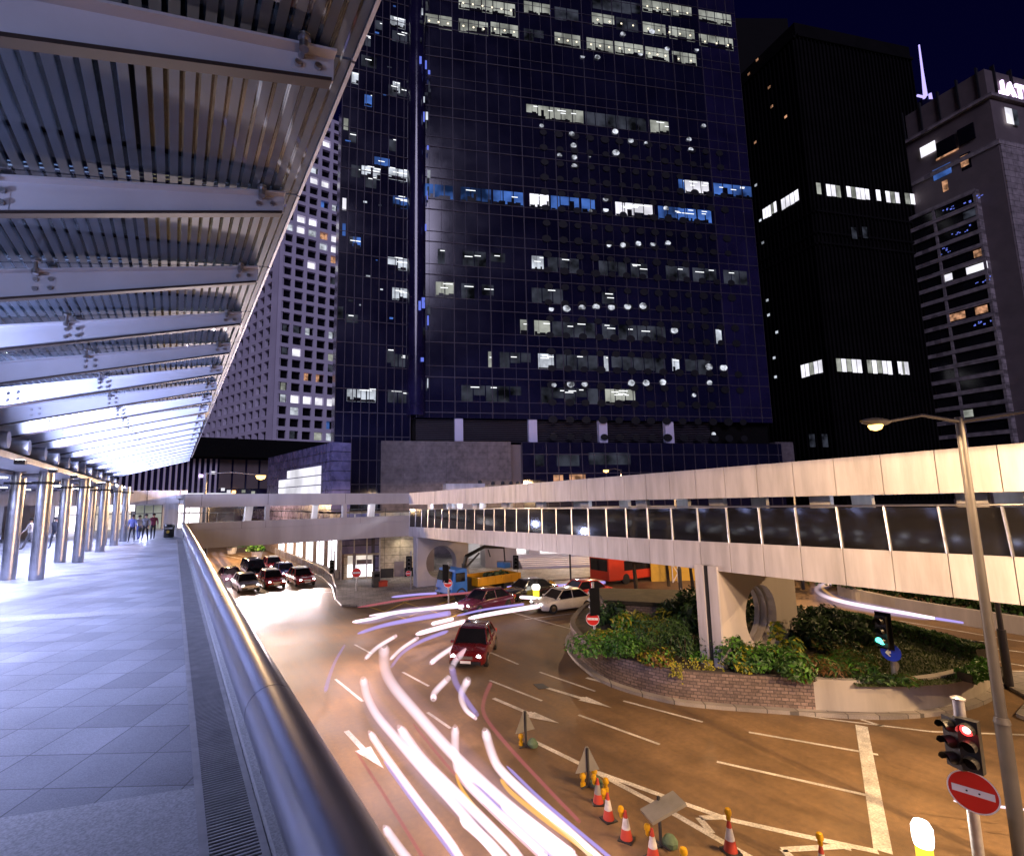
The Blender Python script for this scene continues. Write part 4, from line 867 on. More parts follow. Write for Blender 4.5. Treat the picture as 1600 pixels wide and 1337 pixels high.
# hotel with roof sign
FHl = Face((172.4, 35.5), 81.5, True); FHr = Face((172.4, 35.5), -15.8)
ht = thing('stone_hotel', 'grey stone hotel with projecting balcony bays and a mirrored roof sign', 'hotel', (182, 45, 0))
zc = 106.5; uH = 40
quad = lambda d: [FHr.P(-d * .8, 0, d)[:2], FHr.P(40, 0, d)[:2], FHr.P(40, 0, -30)[:2], FHl.P(uH, 0, d)[:2]]
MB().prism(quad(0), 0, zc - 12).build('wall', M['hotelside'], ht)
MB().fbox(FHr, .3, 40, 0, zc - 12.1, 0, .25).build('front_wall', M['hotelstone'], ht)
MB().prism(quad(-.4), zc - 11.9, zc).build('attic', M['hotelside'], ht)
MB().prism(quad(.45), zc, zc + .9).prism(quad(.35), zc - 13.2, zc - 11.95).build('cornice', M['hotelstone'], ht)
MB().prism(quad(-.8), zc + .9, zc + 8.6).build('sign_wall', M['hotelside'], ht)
for u in np.arange(2, 38, 4.2): MB().fbox(FHl, u, u + .35, zc + 1.0, zc + 10, -1.2, -.3).build('sign_post', M['darksteel'], ht)
for u in np.arange(3.5, 38, 6.2): MB().fbox(FHr, u, u + .35, zc + 1.0, zc + 10, -1.2, -.3).build('sign_post', M['darksteel'], ht)
for x0, x1, y0, y1 in [(1495, 1522, 187, 218), (1461, 1492, 206, 236), (1500, 1517, 241, 255)]:
    a, z1 = FHl.uv(x1, (y0 + y1) / 2); b = FHl.uv(x0, (y0 + y1) / 2)[0]; MB().fbox(FHl, a, b, z1 - 2.2, z1 + 2.2, -.38, .03).build('window', M['void'], ht)
for x, y, mt, ww in [(1450, 233, 'facadelit', 3.5), (1472, 268, 'win_blue', 4), (1507, 251, 'win_tungsten', 1.6), (1477, 290, 'win_tungsten', 1.2), (1480, 241, 'win_tungsten', 5)]:
    u, z = FHl.uv(x, y); hh = .25 if ww == 5 else 1.5; MB().fbox(FHl, u - ww / 2, u + ww / 2, z - hh, z + hh, .01, .08).build('window', M[mt], ht, fix=False)
u, z = FHr.uv(1581, 182); MB().fbox(FHr, u - 2.2, u + .3, z - 2.2, z + 2.2, .0, .08).build('window', M['facadelit'], ht, fix=False)
MB().fbox(FHr, u + .5, u + 2.2, z - 2.2, z + 2.2, .0, .08).build('window', M['win_dim'], ht, fix=False)
# projecting bay with balcony bands, on the shaded side
b0, b1 = 5.2, 34.0
zt3 = 84.0
MB().fbox(FHl, b0, b1, 14, zt3, 0, 1.7).build('bay', M['void'], ht)
mb = MB(); k = 0
zz3 = zt3
while zz3 > 16: mb.fbox(FHl, b0 - .3, b1, zz3 - 1.05, zz3, 0, 2.1); zz3 -= 3.62
for u in (b0 - .3, b0 + 8.5, b0 + 17.5, b0 + 26.5): mb.fbox(FHl, u, u + .55, 14, zt3, 0, 2.0)
mb.build('balcony_band', M['hotelstone'], ht)
for x, y, mt, ww in [(1481, 424, 'facadelit', 1.6), (1524, 430, 'facadelit', 3.2), (1539, 424, 'facadelit', 1.4), (1495, 485, 'win_tungsten', 3.2), (1532, 473, 'win_tungsten', 2.4), (1500, 353, 'win_blue', 3.0), (1478, 385, 'win_blue', 1.6), (1530, 398, 'win_tungsten', 2.0), (1480, 330, 'win_blue', 2.2), (1536, 495, 'win_blue', 2.4), (1512, 640, 'win_warm', 2.0), (1522, 306, 'win_blue', 3), (1516, 328, 'win_dim', 3), (1538, 443, 'win_blue', 2)]:
    u, z = FHl.uv(x, y, 1.7); k = round((zt3 - z - 2.3) / 3.62); z = zt3 - 2.3 - k * 3.62
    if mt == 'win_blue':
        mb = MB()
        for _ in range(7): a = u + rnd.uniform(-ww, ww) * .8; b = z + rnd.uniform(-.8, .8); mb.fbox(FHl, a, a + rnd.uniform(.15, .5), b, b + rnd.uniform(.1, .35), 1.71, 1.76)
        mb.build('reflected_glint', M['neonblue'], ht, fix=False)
    else: MB().fbox(FHl, u - ww / 2, u + ww / 2, z - .9, z + .9, 1.71, 1.8).build('window', M[mt], ht, fix=False)
fc = bpy.data.curves.new('roof_letters', 'FONT'); fc.body = 'NTAL'; fc.size = 5.6; fc.extrude = .25; fc.space_character = 1.12; fc.offset = .10
fo = bpy.data.objects.new('roof_letters', fc); COL.objects.link(fo); bpy.context.view_layer.update()
me = bpy.data.meshes.new_from_object(fo.evaluated_get(bpy.context.evaluated_depsgraph_get())); bpy.data.objects.remove(fo)
wmax = max(v.co.x for v in me.vertices); ul, zl = FHr.uv(1566, 148, .2)
for v in me.vertices:
    x, y_, z_ = v.co; q = FHr.P(ul + (wmax - x) * .92, zc + 2.1 + y_, -.45 + z_); v.co = Vector(q) - ht.location
me.materials.append(M['signletters']); lo = bpy.data.objects.new('roof_letters', me); COL.objects.link(lo); lo.parent = ht

# lit mast on a far tower
ms = thing('mast_tower', 'far tower top with a violet lit mast and crossed light lines', 'tower', C0 := tuple(gz(1446, 150, 330)[:2]) + (0,)) if False else None
D = 420
P = lambda x, y: CAM + ray(x, y) * D
q = P(1446, 165)
ms = thing('mast_tower', 'far slim tower top with a violet lit mast and crossed light lines', 'tower', (q[0], q[1], 0))
dx = RT * 1.0
MB().prism([(q[0] + RT[0] * 8 * a + 6 * b * FW[0], q[1] + RT[1] * 8 * a + 6 * b * FW[1]) for a, b in ((-1, -1), (.55, -1), (.55, 1), (-1, 1))], 0, q[2] + 1).build('body', M['facade'], ms)
MB().tube([P(1436, 70), P(1441, 110), P(1446, 150)], [.5, .8, 1.5], 8).build('mast', M['neon'], ms, fix=False)
MB().tube([P(1453, 146), P(1458, 174)], 1.1, 6).build('light_line', M['neon'], ms, fix=False)
MB().tube([P(1433, 149), P(1446, 152)], .9, 6).build('light_line', M['neon'], ms, fix=False)
MB().tube([P(1446, 151), P(1435, 163)], .6, 6).build('light_line', M['neon'], ms, fix=False)
MB().tube([P(1448, 156), P(1450, 171)], 1.6, 6).build('light_line', M['neonblue'], ms, fix=False)

# ------------------------------------------------------------------ shop building along the road (left side of the junction)
FS = Face((14.35, 50.6), 91.7, True)      # street wall running away from the camera
FC = Face((14.5, 50.4), -17.0)            # wall towards the junction
sb = thing('shop_building', 'corner building with bright shop windows at street level and lilac glass cladding above', 'building', (20, 70, 0))
MB().fbox(FS, 0, 75, .1, 6.2, -10, 0).build('street_wall', M['hotelside'], sb)
for a, b in [(1.6, 4.4), (6.2, 8.8), (10.6, 13.4), (15.4, 18.4), (20.4, 23.6), (25.6, 29.0), (40, 44)]:
    o = MB().fbox(FS, a, b, .9, 4.3, .0, .06).build('shop_window', M['shoplit'], sb, fix=False)
    MB().fbox(FS, a - .3, b + .3, 4.32, 4.55, 0, .5).build('awning', M['panel'], o)
    MB().fbox(FS, (a + b) / 2 - .05, (a + b) / 2 + .05, .9, 4.3, .07, .14).build('mullion', M['black'], o)
MB().fbox(FS, -.05, 75, .1, .85, .0, .25).build('plinth', M['podstone'], sb)
MB().fbox(FS, -.4, 76, 4.75, 6.3, .0, .35).build('fascia', M['gridglass'], sb)
u0s = FS.uv(512, 740)[0]
# upper lit glass wall: built on its own plane further along
Fu = Face((15.35, 58.5), 97.0, True)
a0 = Fu.uv(519, 740)[0]; zt4 = Fu.uv(515, 691)[1]; a1 = Fu.uv(418, 745)[0]
MB().fbox(Fu, a0, a1, 6.4, zt4, -2.2, 0).build('upper_wall', M['gridglass'], sb)
zw0 = 7.2; zw1 = Fu.uv(502, 726)[1]; w0 = Fu.uv(502, 745)[0]; w1 = Fu.uv(436, 750)[0]
mb = MB(); nn = 9
for i in range(nn):
    for j in range(4):
        if j == 3 and i > 6: continue
        a = w0 + (w1 - w0) * i / nn; b = w0 + (w1 - w0) * (i + 1) / nn; z0_ = zw0 + (zw1 - zw0) * j / 4; z1_ = zw0 + (zw1 - zw0) * (j + 1) / 4
        mb.fbox(Fu, a + .06, b - .06, z0_ + .06, z1_ - .06, .01, .05)
mb.build('lit_glass_wall', M['facadelit'], sb, fix=False)
# junction front: glass shop, cream stone wall with a door, dark plinth
cu_ = lambda x, y=880: FC.uv(x, y)[0]
MB().fbox(FC, 0, cu_(650), .1, 6.4, -9, -.02).build('front_wall', M['creamstone'], sb)
zs = FC.uv(580, 866)[1]
MB().fbox(FC, cu_(543), cu_(582), .35, FC.uv(560, 867)[1], .0, .05).build('shop_window', M['shopwarm'], sb, fix=False)
MB().fbox(FC, cu_(543), cu_(582), .35, 1.5, .06, .09).build('window_display', M['shoplit'], sb, fix=False)
MB().fbox(FC, cu_(551), cu_(556), .35, 2.6, .1, .2).fbox(FC, cu_(557), cu_(581), 1.5, 1.95, .1, .16).build('counter', M['hotelside'], sb)
MB().fbox(FC, cu_(532), cu_(593), FC.uv(560, 864)[1], 6.35, .0, .10).build('upper_glazing', M['gridglass'], sb)
mb = MB()
for x in (532, 552, 572, 592): mb.fbox(FC, cu_(x), cu_(x) + .12, .1, 6.3, .1, .2)
mb.build('glazing_bar', M['galv'], sb)
MB().fbox(FC, cu_(583), cu_(593.5), .1, FC.uv(588, 866)[1], .0, .08).build('side_panel', M['gridglass'], sb)
MB().fbox(FC, cu_(616), cu_(631), .2, FC.uv(625, 876)[1], .0, .04).build('door', M['hotelside'], sb)
MB().fbox(FC, cu_(595), cu_(615), .1, 1.0, .0, .05).fbox(FC, cu_(632), cu_(650), .1, 1.0, .0, .05).build('dark_plinth', M['black'], sb)
lamp_spot('wall_downlight', FC.P(cu_(628), 4.6, 1.1), FC.P(cu_(628), 0.5, .4), 260, (1, .86, .66), 100, .8, .1, parent=sb)
lamp_spot('wall_downlight', FC.P(cu_(604), 5.4, 1.8), FC.P(cu_(604), 0.5, .2), 420, (1, .74, .45), 120, .8, .1, parent=sb)
# striped lilac building and dark deck behind the canopy end
st = thing('striped_building', 'long building with blue white vertical fins behind the concrete footbridge', 'building', (0, 120, 0))
Fst = Face((-30, 118), 0)
MB().fbox(Fst, 0, 62, 0, 16.6, -20, 0).build('wall', M['facadeblue'], st)
mb = MB(); um = Fst.uv(338, 760)[0]
for u in np.arange(0, um, 1.0): mb.fbox(Fst, u, u + .38, 9.6, 16.4, .0, .4)
mb.build('fin', M['lattice'], st, fix=False)
mb = MB()
for u in np.arange(um + .4, 62, 2.6): mb.fbox(Fst, u, u + 2.2, 10.4, 16.4, .0, .3)
mb.build('wall_panel', M['hotelside'], st, fix=False)
MB().fbox(Fst, 0, um + 3, 8.9, 9.5, .0, .5).build('light_strip', M['facadelit'], st, fix=False)
MB().fbox(Fst, -5, 64, 16.7, 20.5, -24, 3).build('roof_deck', M['blackmatte'], st)
for x, y, mt in [(365, 768, 'sodium'), (380, 767, 'win_warm'), (395, 769, 'win_warm'), (348, 764, 'facadelit'), (405, 773, 'win_warm'), (357, 767, 'facadelit'), (314, 743, 'signletters'), (333, 738, 'facadelit')]:
    u, z = Fst.uv(x, y); MB().fbox(Fst, u - .35, u + .35, z - .3, z + .3, .5, .6).build('shop_lamp', M[mt], st, fix=False)
# plaza building with white colonnade and steps
FP = Face((25.5, 52.0), -22.0)
pz = thing('plaza_building', 'bright white stone colonnade above broad steps behind the crane truck', 'building', FP.P(16, 0, -5))
pu = lambda x, y=890: FP.uv(x, y)[0]
zp = lambda y, x=860: FP.uv(x, y)[1]
MB().fbox(FP, pu(735), pu(1130), .1, 6.2, -16, -9).build('rear_wall', M['whitestone'], pz)
MB().fbox(FP, pu(735), pu(1130), 4.9, 6.4, -9, .5).build('ceiling', M['whitestone'], pz)
MB().fbox(FP, pu(757), pu(806), .1, 4.9, -3, .6).build('stone_block', M['concrete'], pz)
MB().fbox(FP, pu(775), pu(798), .1, zp(872), .6, .65).build('door', M['hotelside'], pz)
MB().fbox(FP, pu(829), pu(846), 1.2, 4.9, -2.0, -.4).build('column', M['whitestone'], pz)
MB().fbox(FP, pu(830), pu(846), .9, 1.2, -2.1, -.3).build('column_base', M['black'], pz)
mb = MB()
for i in range(7): mb.fbox(FP, pu(808), pu(1000), .1, .25 + .16 * (i + 1), -8.9, 2.6 - i * .42)
mb.build('steps', M['whitestone'], pz)
for x in (815, 880, 905, 930, 955): MB().fbox(FP, pu(x), pu(x) + .25, 1.4, 4.9, -6.5, -6.2).build('post', M['darksteel'], pz)
o = MB().fbox(FP, pu(812), pu(826), 2.6, 4.2, -8.9, -8.85).build('wall_poster', M['hotelstone'], pz)
for x, pw in [(800, 200), (840, 900), (905, 900)]: lamp_point('plaza_lamp', FP.P(pu(x), 4.6, -4.5), pw, (1.0, .95, .95), .3, parent=pz)
for x, pw in [(745, 240)]: lamp_point('plaza_lamp', FP.P(pu(x), 4.4, -1), pw, (1.0, .93, .93), .3, parent=pz)

# ================================================================== PLANTED ISLAND
ip = [(903, 985), (892, 1003), (900, 1024), (925, 1048), (960, 1069), (1030, 1090), (1100, 1101), (1250, 1112), (1330, 1117), (1400, 1117), (1480, 1108), (1535, 1089), (1556, 1064), (1552, 1045)]
base = [tuple(p) for p in G2(ip)]
back = [(30.2, 10.2), (31.0, 13.0), (30.6, 16.6), (28.5, 20.8), (26.0, 24.6), (23.6, 25.4), (21.9, 24.9)]
loop = base + back
def smooth_loop(lp, k=4):
    n = len(lp); out = []
    for i in range(n):
        p0, p1, p2, p3 = [np.array(lp[(i + j - 1) % n]) for j in range(4)]
        for q in range(k):
            t = q / k; out.append(tuple(.5 * ((2 * p1) + (-p0 + p2) * t + (2 * p0 - 5 * p1 + 4 * p2 - p3) * t * t + (-p0 + 3 * p1 - 3 * p2 + p3) * t ** 3)))
    return out
lp = smooth_loop(loop); nL = len(lp)
cen = np.mean(np.array(lp), axis=0)
def inset(lp, d):
    out = []; n = len(lp)
    for i in range(n):
        a = np.array(lp[i - 1]); b = np.array(lp[(i + 1) % n]); t = (b - a) / (np.linalg.norm(b - a) + 1e-9); q = np.array([-t[1], t[0]])
        if q @ (cen - np.array(lp[i])) < 0: q = -q
        out.append(tuple(np.array(lp[i]) + q * d))
    return out
kb = inset(lp, -.30); win_ = inset(lp, .26); WZ = 1.15
pw_ = thing('planter_wall', 'low curved brick and concrete wall round the planted traffic island', 'planter wall', (*lp[20], 0))
nb = 4 * 7 + 1                                  # the brick half ends here, plain concrete from there on
def wallseg(i0, i1, name, mt):
    mb = MB(); n = i1 - i0
    for i in range(i0, i1 + 1): k = i % nL; mb.v += [(*lp[k], 0.0), (*lp[k], WZ), (*win_[k], WZ), (*win_[k], 0.0)]
    for i in range(n):
        for j in range(3): mb.f.append((i * 4 + j, (i + 1) * 4 + j, (i + 1) * 4 + j + 1, i * 4 + j + 1)); mb.m.append(0)
    mb.f += [(0, 1, 2, 3), (n * 4 + 3, n * 4 + 2, n * 4 + 1, n * 4)]; mb.m += [0, 0]
    return mb.build(name, mt, pw_, smooth=True)
wallseg(0, nb, 'brick_wall', M['brick']); wallseg(nb, 4 * 14, 'concrete_wall', M['wallc']); wallseg(4 * 14, nL, 'rear_wall', M['brick'])
mb = MB()
for i in range(nL + 1): k = i % nL; mb.v += [(*kb[k], 0.0), (*kb[k], .13), (*lp[k], .13)]
for i in range(nL):
    for j in range(2): mb.f.append((i * 3 + j, (i + 1) * 3 + j, (i + 1) * 3 + j + 1, i * 3 + j + 1)); mb.m.append(0)
structure(mb.build('kerb', M['kerb']))
inn = inset(lp, .25)
structure(MB().prism(inn, .2, WZ - .1).build('planter_soil', M['soil']))
lawnp = [tuple(p) for p in G2([(1290, 985), (1400, 992), (1530, 1036), (1545, 1040), (1530, 1058), (1480, 1068), (1420, 1072), (1340, 1072), (1300, 1040)], WZ - .08)]
structure(MB().sheet(lawnp, WZ - .08).build('lawn', M['lawn']))
rg = random.Random(11)
def inpoly(p, poly):
    c = False; j = len(poly) - 1
    for i in range(len(poly)):
        if (poly[i][1] > p[1]) != (poly[j][1] > p[1]) and p[0] < (poly[j][0] - poly[i][0]) * (p[1] - poly[i][1]) / (poly[j][1] - poly[i][1] + 1e-12) + poly[i][0]: c = not c
        j = i
    return c
mb = MB(); xs = [p[0] for p in lawnp]; ysl = [p[1] for p in lawnp]
for i in range(9000):
    p = (rg.uniform(min(xs), max(xs)), rg.uniform(min(ysl), max(ysl)))
    if not inpoly(p, lawnp): continue
    a = rg.uniform(0, 6.28); h = rg.uniform(.04, .10); c, s = math.cos(a) * .03, math.sin(a) * .03
    mb.add([(p[0] - c, p[1] - s, WZ - .08), (p[0] + c, p[1] + s, WZ - .08), (p[0] + s * 1.2, p[1] - c * 1.2, WZ - .08 + h)], [(0, 1, 2)])
tag(mb.build('grass', M['leaf_hedge'], fix=False), 'short dark grass on the lawn of the planted island', 'grass', kind='stuff')

# ------------------------------------------------------------------ foliage
def leaves(mb, c, rad, n, size, mis=(0,), droop=0.0, narrow=1.0, shell=.35):
    lob = [(rg.gauss(0, .5), rg.gauss(0, .5), rg.uniform(-.1, .7), rg.uniform(.35, .62)) for _ in range(7)]
    for i in range(n):
        L_ = lob[i % 7]; d = np.array([rg.gauss(0, 1), rg.gauss(0, 1), rg.gauss(0, 1)]); d /= np.linalg.norm(d) + 1e-9
        rr = L_[3] * (rg.uniform(shell, 1.0) ** .6)
        p = np.array([c[0] + (L_[0] + d[0] * rr) * rad[0], c[1] + (L_[1] + d[1] * rr) * rad[1], c[2] + max(-.02, (L_[2] + d[2] * rr)) * rad[2]])
        nn_ = d + np.array([rg.gauss(0, .5), rg.gauss(0, .5), .5 + rg.gauss(0, .4)]); nn_ /= np.linalg.norm(nn_)
        a = np.cross(nn_, [rg.gauss(0, 1), rg.gauss(0, 1), rg.gauss(0, 1)]); a /= np.linalg.norm(a) + 1e-9; b = np.cross(nn_, a)
        s = size * rg.uniform(.4, 1.65); a = a * s; b = b * s * .5 * narrow
        mb.add([p - a, p - b + nn_ * s * .12, p + a - np.array([0, 0, droop * s]), p + b + nn_ * s * .12], [(0, 1, 2, 3)], rg.choice(mis))
def shrub(px, py, rad, h, n, size, mats, label, cat='shrub', narrow=1.0, name='shrub', z=WZ - .1, pos=None):
    p = pos if pos is not None else gz(px, py, z)
    t = thing(name, label, cat, (p[0], p[1], z), group='shrubs on the planted island')
    mb = MB(); leaves(mb, (p[0], p[1], z + h * .25), (rad, rad, h), n, size, list(range(len(mats))), narrow=narrow)
    mb.build('foliage', [M[q] for q in mats], t, fix=False)
    mb = MB()
    for k in range(5):
        a = k * 1.256 + rg.random(); mb.tube([(p[0] + .05 * math.cos(a), p[1] + .05 * math.sin(a), z), (p[0] + rad * .4 * math.cos(a), p[1] + rad * .4 * math.sin(a), z + h * .7)], [.025, .01], 5)
    mb.build('stem', M['bark'], t)
    return t
S = shrub
S(1005, 1022, 1.7, .85, 4200, .068, ['leaf_lime', 'leaf_lime', 'leaf_mid'], 'broad low mound of lime green leaves above the brick wall')
S(955, 1005, 1.0, .5, 1100, .08, ['leaf_lime', 'leaf_yellow'], 'small lime and yellow ground cover at the narrow end of the island')
S(1035, 1037, .8, .45, 800, .07, ['leaf_lime', 'leaf_yellow', 'leaf_dry'], 'thin yellow green fringe spilling onto the brick wall')
S(1072, 1035, 1.15, 1.5, 3800, .08, ['leaf_mid', 'leaf_mid', 'leaf_dark'], 'tall feathery green bush beside the bridge pier', narrow=.5)
S(985, 985, .95, .8, 1000, .11, ['leaf_lime', 'leaf_yellow', 'leaf_mid'], 'variegated yellow and green bush behind the lime mound')
S(955, 975, 1.0, .9, 1200, .12, ['leaf_dark', 'leaf_mid'], 'blue green bush near the no entry sign on the island')
S(1022, 990, 1.1, .9, 1100, .15, ['leaf_mid', 'leaf_yellow'], 'spiky pale leaved bush in front of the low brick box', narrow=.6)
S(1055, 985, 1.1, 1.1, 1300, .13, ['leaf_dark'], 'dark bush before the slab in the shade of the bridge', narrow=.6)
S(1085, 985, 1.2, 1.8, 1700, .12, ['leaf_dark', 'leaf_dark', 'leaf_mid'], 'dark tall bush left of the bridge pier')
S(1200, 1052, 1.2, .95, 3600, .075, ['leaf_mid', 'leaf_mid', 'leaf_lime'], 'rounded mid green bush under the round opening')
S(1165, 1050, .62, .8, 500, .12, ['leaf_yellow', 'leaf_yellow', 'leaf_mid'], 'yellow leaved bush at the foot of the bridge pier')
S(1240, 1035, .62, 1.1, 420, .12, ['leaf_yellow', 'leaf_mid'], 'yellow tipped bush on the far side of the rounded green bush')
S(1252, 1060, .35, .55, 200, .11, ['leaf_yellow'], 'small yellow plant where the brick wall meets concrete')
S(1262, 1010, 1.0, 1.05, 1500, .10, ['leaf_dark', 'leaf_dark', 'leaf_mid'], 'dark bush covering the lower edge of the pier')
S(1300, 1022, 1.2, .75, 1800, .12, ['leaf_mid', 'leaf_dark', 'leaf_olive'], 'loose olive bush right of the pier toward the green signal', narrow=.55)
S(1318, 998, 1.25, .8, 1500, .12, ['leaf_dark', 'leaf_mid'], 'wide dark bush in front of the lawn hedge', narrow=.7)
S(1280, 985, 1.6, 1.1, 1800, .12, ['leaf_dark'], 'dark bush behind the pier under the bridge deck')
S(1285, 1060, .9, .45, 800, .09, ['leaf_dry', 'leaf_dry', 'leaf_mid'], 'brown dry plant along the top of the concrete wall', narrow=.5)
S(1335, 1058, 1.05, .5, 1300, .10, ['leaf_lime', 'leaf_mid', 'leaf_olive'], 'low fern along the concrete wall beside the green signal', narrow=.4)
S(1352, 1040, .8, .5, 1000, .10, ['leaf_mid', 'leaf_olive'], 'spreading fern around the base of the green signal post', narrow=.45)
S(1380, 1068, .7, .3, 500, .07, ['leaf_mid', 'leaf_dark'], 'lowest creeping plant on the wall top under the blue arrow sign')
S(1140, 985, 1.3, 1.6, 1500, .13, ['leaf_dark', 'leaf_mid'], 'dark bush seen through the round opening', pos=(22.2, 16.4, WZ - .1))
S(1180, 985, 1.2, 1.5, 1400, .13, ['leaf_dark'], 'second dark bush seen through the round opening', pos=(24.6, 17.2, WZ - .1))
def vine(px, py, n, ln, label):
    p = gz(px, py, WZ + .05); t = thing('trailing_vine', label, 'vine', p, group='yellow vines on the island wall'); mb = MB(); sm = MB()
    out = np.array([-p[0], -p[1]]); out = out / np.linalg.norm(out)
    for k in range(n):
        a = rg.gauss(0, .22); l = ln * rg.uniform(.25, 1); pts = []
        for q in range(14):
            f = q / 13; x = p[0] + out[0] * .12 - out[1] * (a + .04 * math.sin(5 * f + k)); y = p[1] + out[1] * .12 + out[0] * (a + .04 * math.sin(4 * f)); z = p[2] + .25 * (1 - f) ** 2 - f * l; pts.append((x, y, z))
            for _ in range(3):
                c = np.array([x, y, z]) + np.array([rg.gauss(0, .05), rg.gauss(0, .05), rg.gauss(0, .05)]) + np.array([*out[:2], 0]) * .06; s = rg.uniform(.018, .048); nn_ = np.array([*out[:2], .5]) + np.array([rg.gauss(0, .5), rg.gauss(0, .5), rg.gauss(0, .4)]); v1 = np.cross(nn_, [rg.gauss(0, 1), rg.gauss(0, 1), rg.gauss(0, 1)]); v1 /= np.linalg.norm(v1); v2 = np.cross(nn_ / np.linalg.norm(nn_), v1) * .75
                mb.add([c - v1 * s, c - v2 * s, c + v1 * s, c + v2 * s], [(0, 1, 2, 3)])
        sm.tube(pts, .008, 5)
    mb.build('leaves', M['leaf_yellow'], t, fix=False); sm.build('stem', M['bark'], t)
vine(1088, 1040, 7, 1.05, 'longest yellow leaved vine hanging down the brick wall')
vine(1062, 1044, 4, .45, 'short yellow vine on the brick wall left of the longest vine')
vine(1116, 1042, 6, .5, 'yellow vine tangled at the foot of the bridge pier')
# climbing strand on the pier groove
def hedge(px, z, wd, h, n, label, mats=('leaf_hedge', 'leaf_mid'), size=.08):
    pts = [gz(x, y, z) for x, y in px]; t = thing('hedge', label, 'hedge', pts[0]); mb = MB()
    for i in range(n):
        k = rg.randrange(len(pts) - 1); f = rg.random(); p = pts[k] * (1 - f) + pts[k + 1] * f; s = rg.uniform(-1, 1); q = pts[k + 1] - pts[k]; q = q / np.linalg.norm(q); nrm = np.array([-q[1], q[0], 0])
        side = rg.random(); off = nrm * wd / 2 * (rg.uniform(-1, 1) if side < .55 else rg.choice([-1, 1])); hh = h * (rg.uniform(.88, 1.08) if side < .55 else rg.random())
        c = p + off + np.array([0, 0, hh]); d = np.array([rg.gauss(0, 1), rg.gauss(0, 1), .8 + rg.gauss(0, .6)]); d /= np.linalg.norm(d)
        a = np.cross(d, [rg.gauss(0, 1), rg.gauss(0, 1), rg.gauss(0, 1)]); a /= np.linalg.norm(a); b = np.cross(d, a); sz = size * rg.uniform(.6, 1.3)
        mb.add([c - a * sz, c - b * sz * .6, c + a * sz, c + b * sz * .6], [(0, 1, 2, 3)], rg.randrange(len(mats)))
    mb.build('foliage', [M[m_] for m_ in mats], t, fix=False)
    mb = MB()
    for a, b in zip(pts[:-1], pts[1:]):
        q = (b - a) / np.linalg.norm(b - a); nrm = np.array([-q[1], q[0], 0]) * wd * .42
        mb.hexa([tuple(a - nrm), tuple(b - nrm), tuple(b + nrm), tuple(a + nrm)] + [tuple(v + np.array([0, 0, h * .88])) for v in (a - nrm, b - nrm, b + nrm, a + nrm)])
    mb.build('branches', M['soil'], t)
hedge([(1265, 965), (1330, 975), (1400, 992), (1470, 1012), (1538, 1034)], WZ - .1, .6, .55, 6500, 'long clipped hedge along the far edge of the lawn')
hedge([(1542, 1042), (1532, 1056), (1508, 1064)], WZ - .1, .5, .32, 1600, 'short bright hedge at the rounded end of the lawn', ('leaf_mid', 'leaf_lime'))
# raised brick box with a dark slab behind the shrubs
pbx = thing('planter_box', 'low brick box with a dark slab roof among the shrubs', 'planter box', (22.3, 19.5, WZ))
MB().hexa([(20.3, 21.2, WZ), (23.2, 17.6, WZ), (26.4, 20.2, WZ), (22.4, 24.0, WZ), (20.3, 21.2, 2.0), (23.2, 17.6, 2.0), (26.4, 20.2, 2.0), (22.4, 24.0, 2.0)]).build('brick_side', M['brick'], pbx)
MB().hexa([(20.1, 21.2, 2.004), (23.2, 17.4, 2.004), (26.6, 20.2, 2.004), (22.4, 24.2, 2.004), (20.1, 21.2, 2.2), (23.2, 17.4, 2.2), (26.6, 20.2, 2.2), (22.4, 24.2, 2.2)]).build('slab', M['soil'], pbx)
def tree(px, py, h, label, cr, n, mats, trunks=1, z=WZ):
    p = gz(px, py, z); t = thing('tree', label, 'tree', p, group='trees behind the planted island'); mb = MB(); top = []
    for k in range(trunks):
        o = np.array([rg.uniform(-.25, .25), rg.uniform(-.25, .25), 0]) if trunks > 1 else np.zeros(3); b = p + o * 2
        m1 = b + np.array([rg.gauss(0, .12), rg.gauss(0, .12), h * .5]); e = b + np.array([rg.gauss(0, .25), rg.gauss(0, .25), h * .8]); mb.tube([b, m1, e], [.12, .09, .05], 8); top.append(e)
        for q in range(6):
            s = m1 * (1 - q / 7) + e * (q / 7); d = np.array([rg.gauss(0, .8), rg.gauss(0, .8), rg.uniform(.1, .8)]); mb.tube([s, s + d * .6, s + d * 1.2 + np.array([0, 0, .1])], [.045, .03, .012], 6)
    mb.build('trunk', M['bark'], t)
    mb = MB(); c = np.mean(top, axis=0)
    for q in range(9):
        cc = c + np.array([rg.gauss(0, cr * .55), rg.gauss(0, cr * .55), rg.uniform(-cr * .6, cr * .5)]); leaves(mb, cc, (cr * .42, cr * .42, cr * .36), n // 9, .13, list(range(len(mats))), droop=.5)
    mb.build('crown', [M[m_] for m_ in mats], t, fix=False)
tree(1000, 925, 3.9, 'slim double trunked tree with warm lit leaves near the red bus', 1.15, 1100, ['leaf_olive', 'leaf_mid', 'leaf_dry'], 2)
tree(1085, 935, 4.3, 'dark leaved tree hanging beside the white bridge pier', 1.45, 2600, ['leaf_dark', 'leaf_dark', 'leaf_mid'], 1)
tree(1045, 915, 4.6, 'thin tree with dark leaves touching the bridge underside', 1.1, 900, ['leaf_dark', 'leaf_mid'], 1)

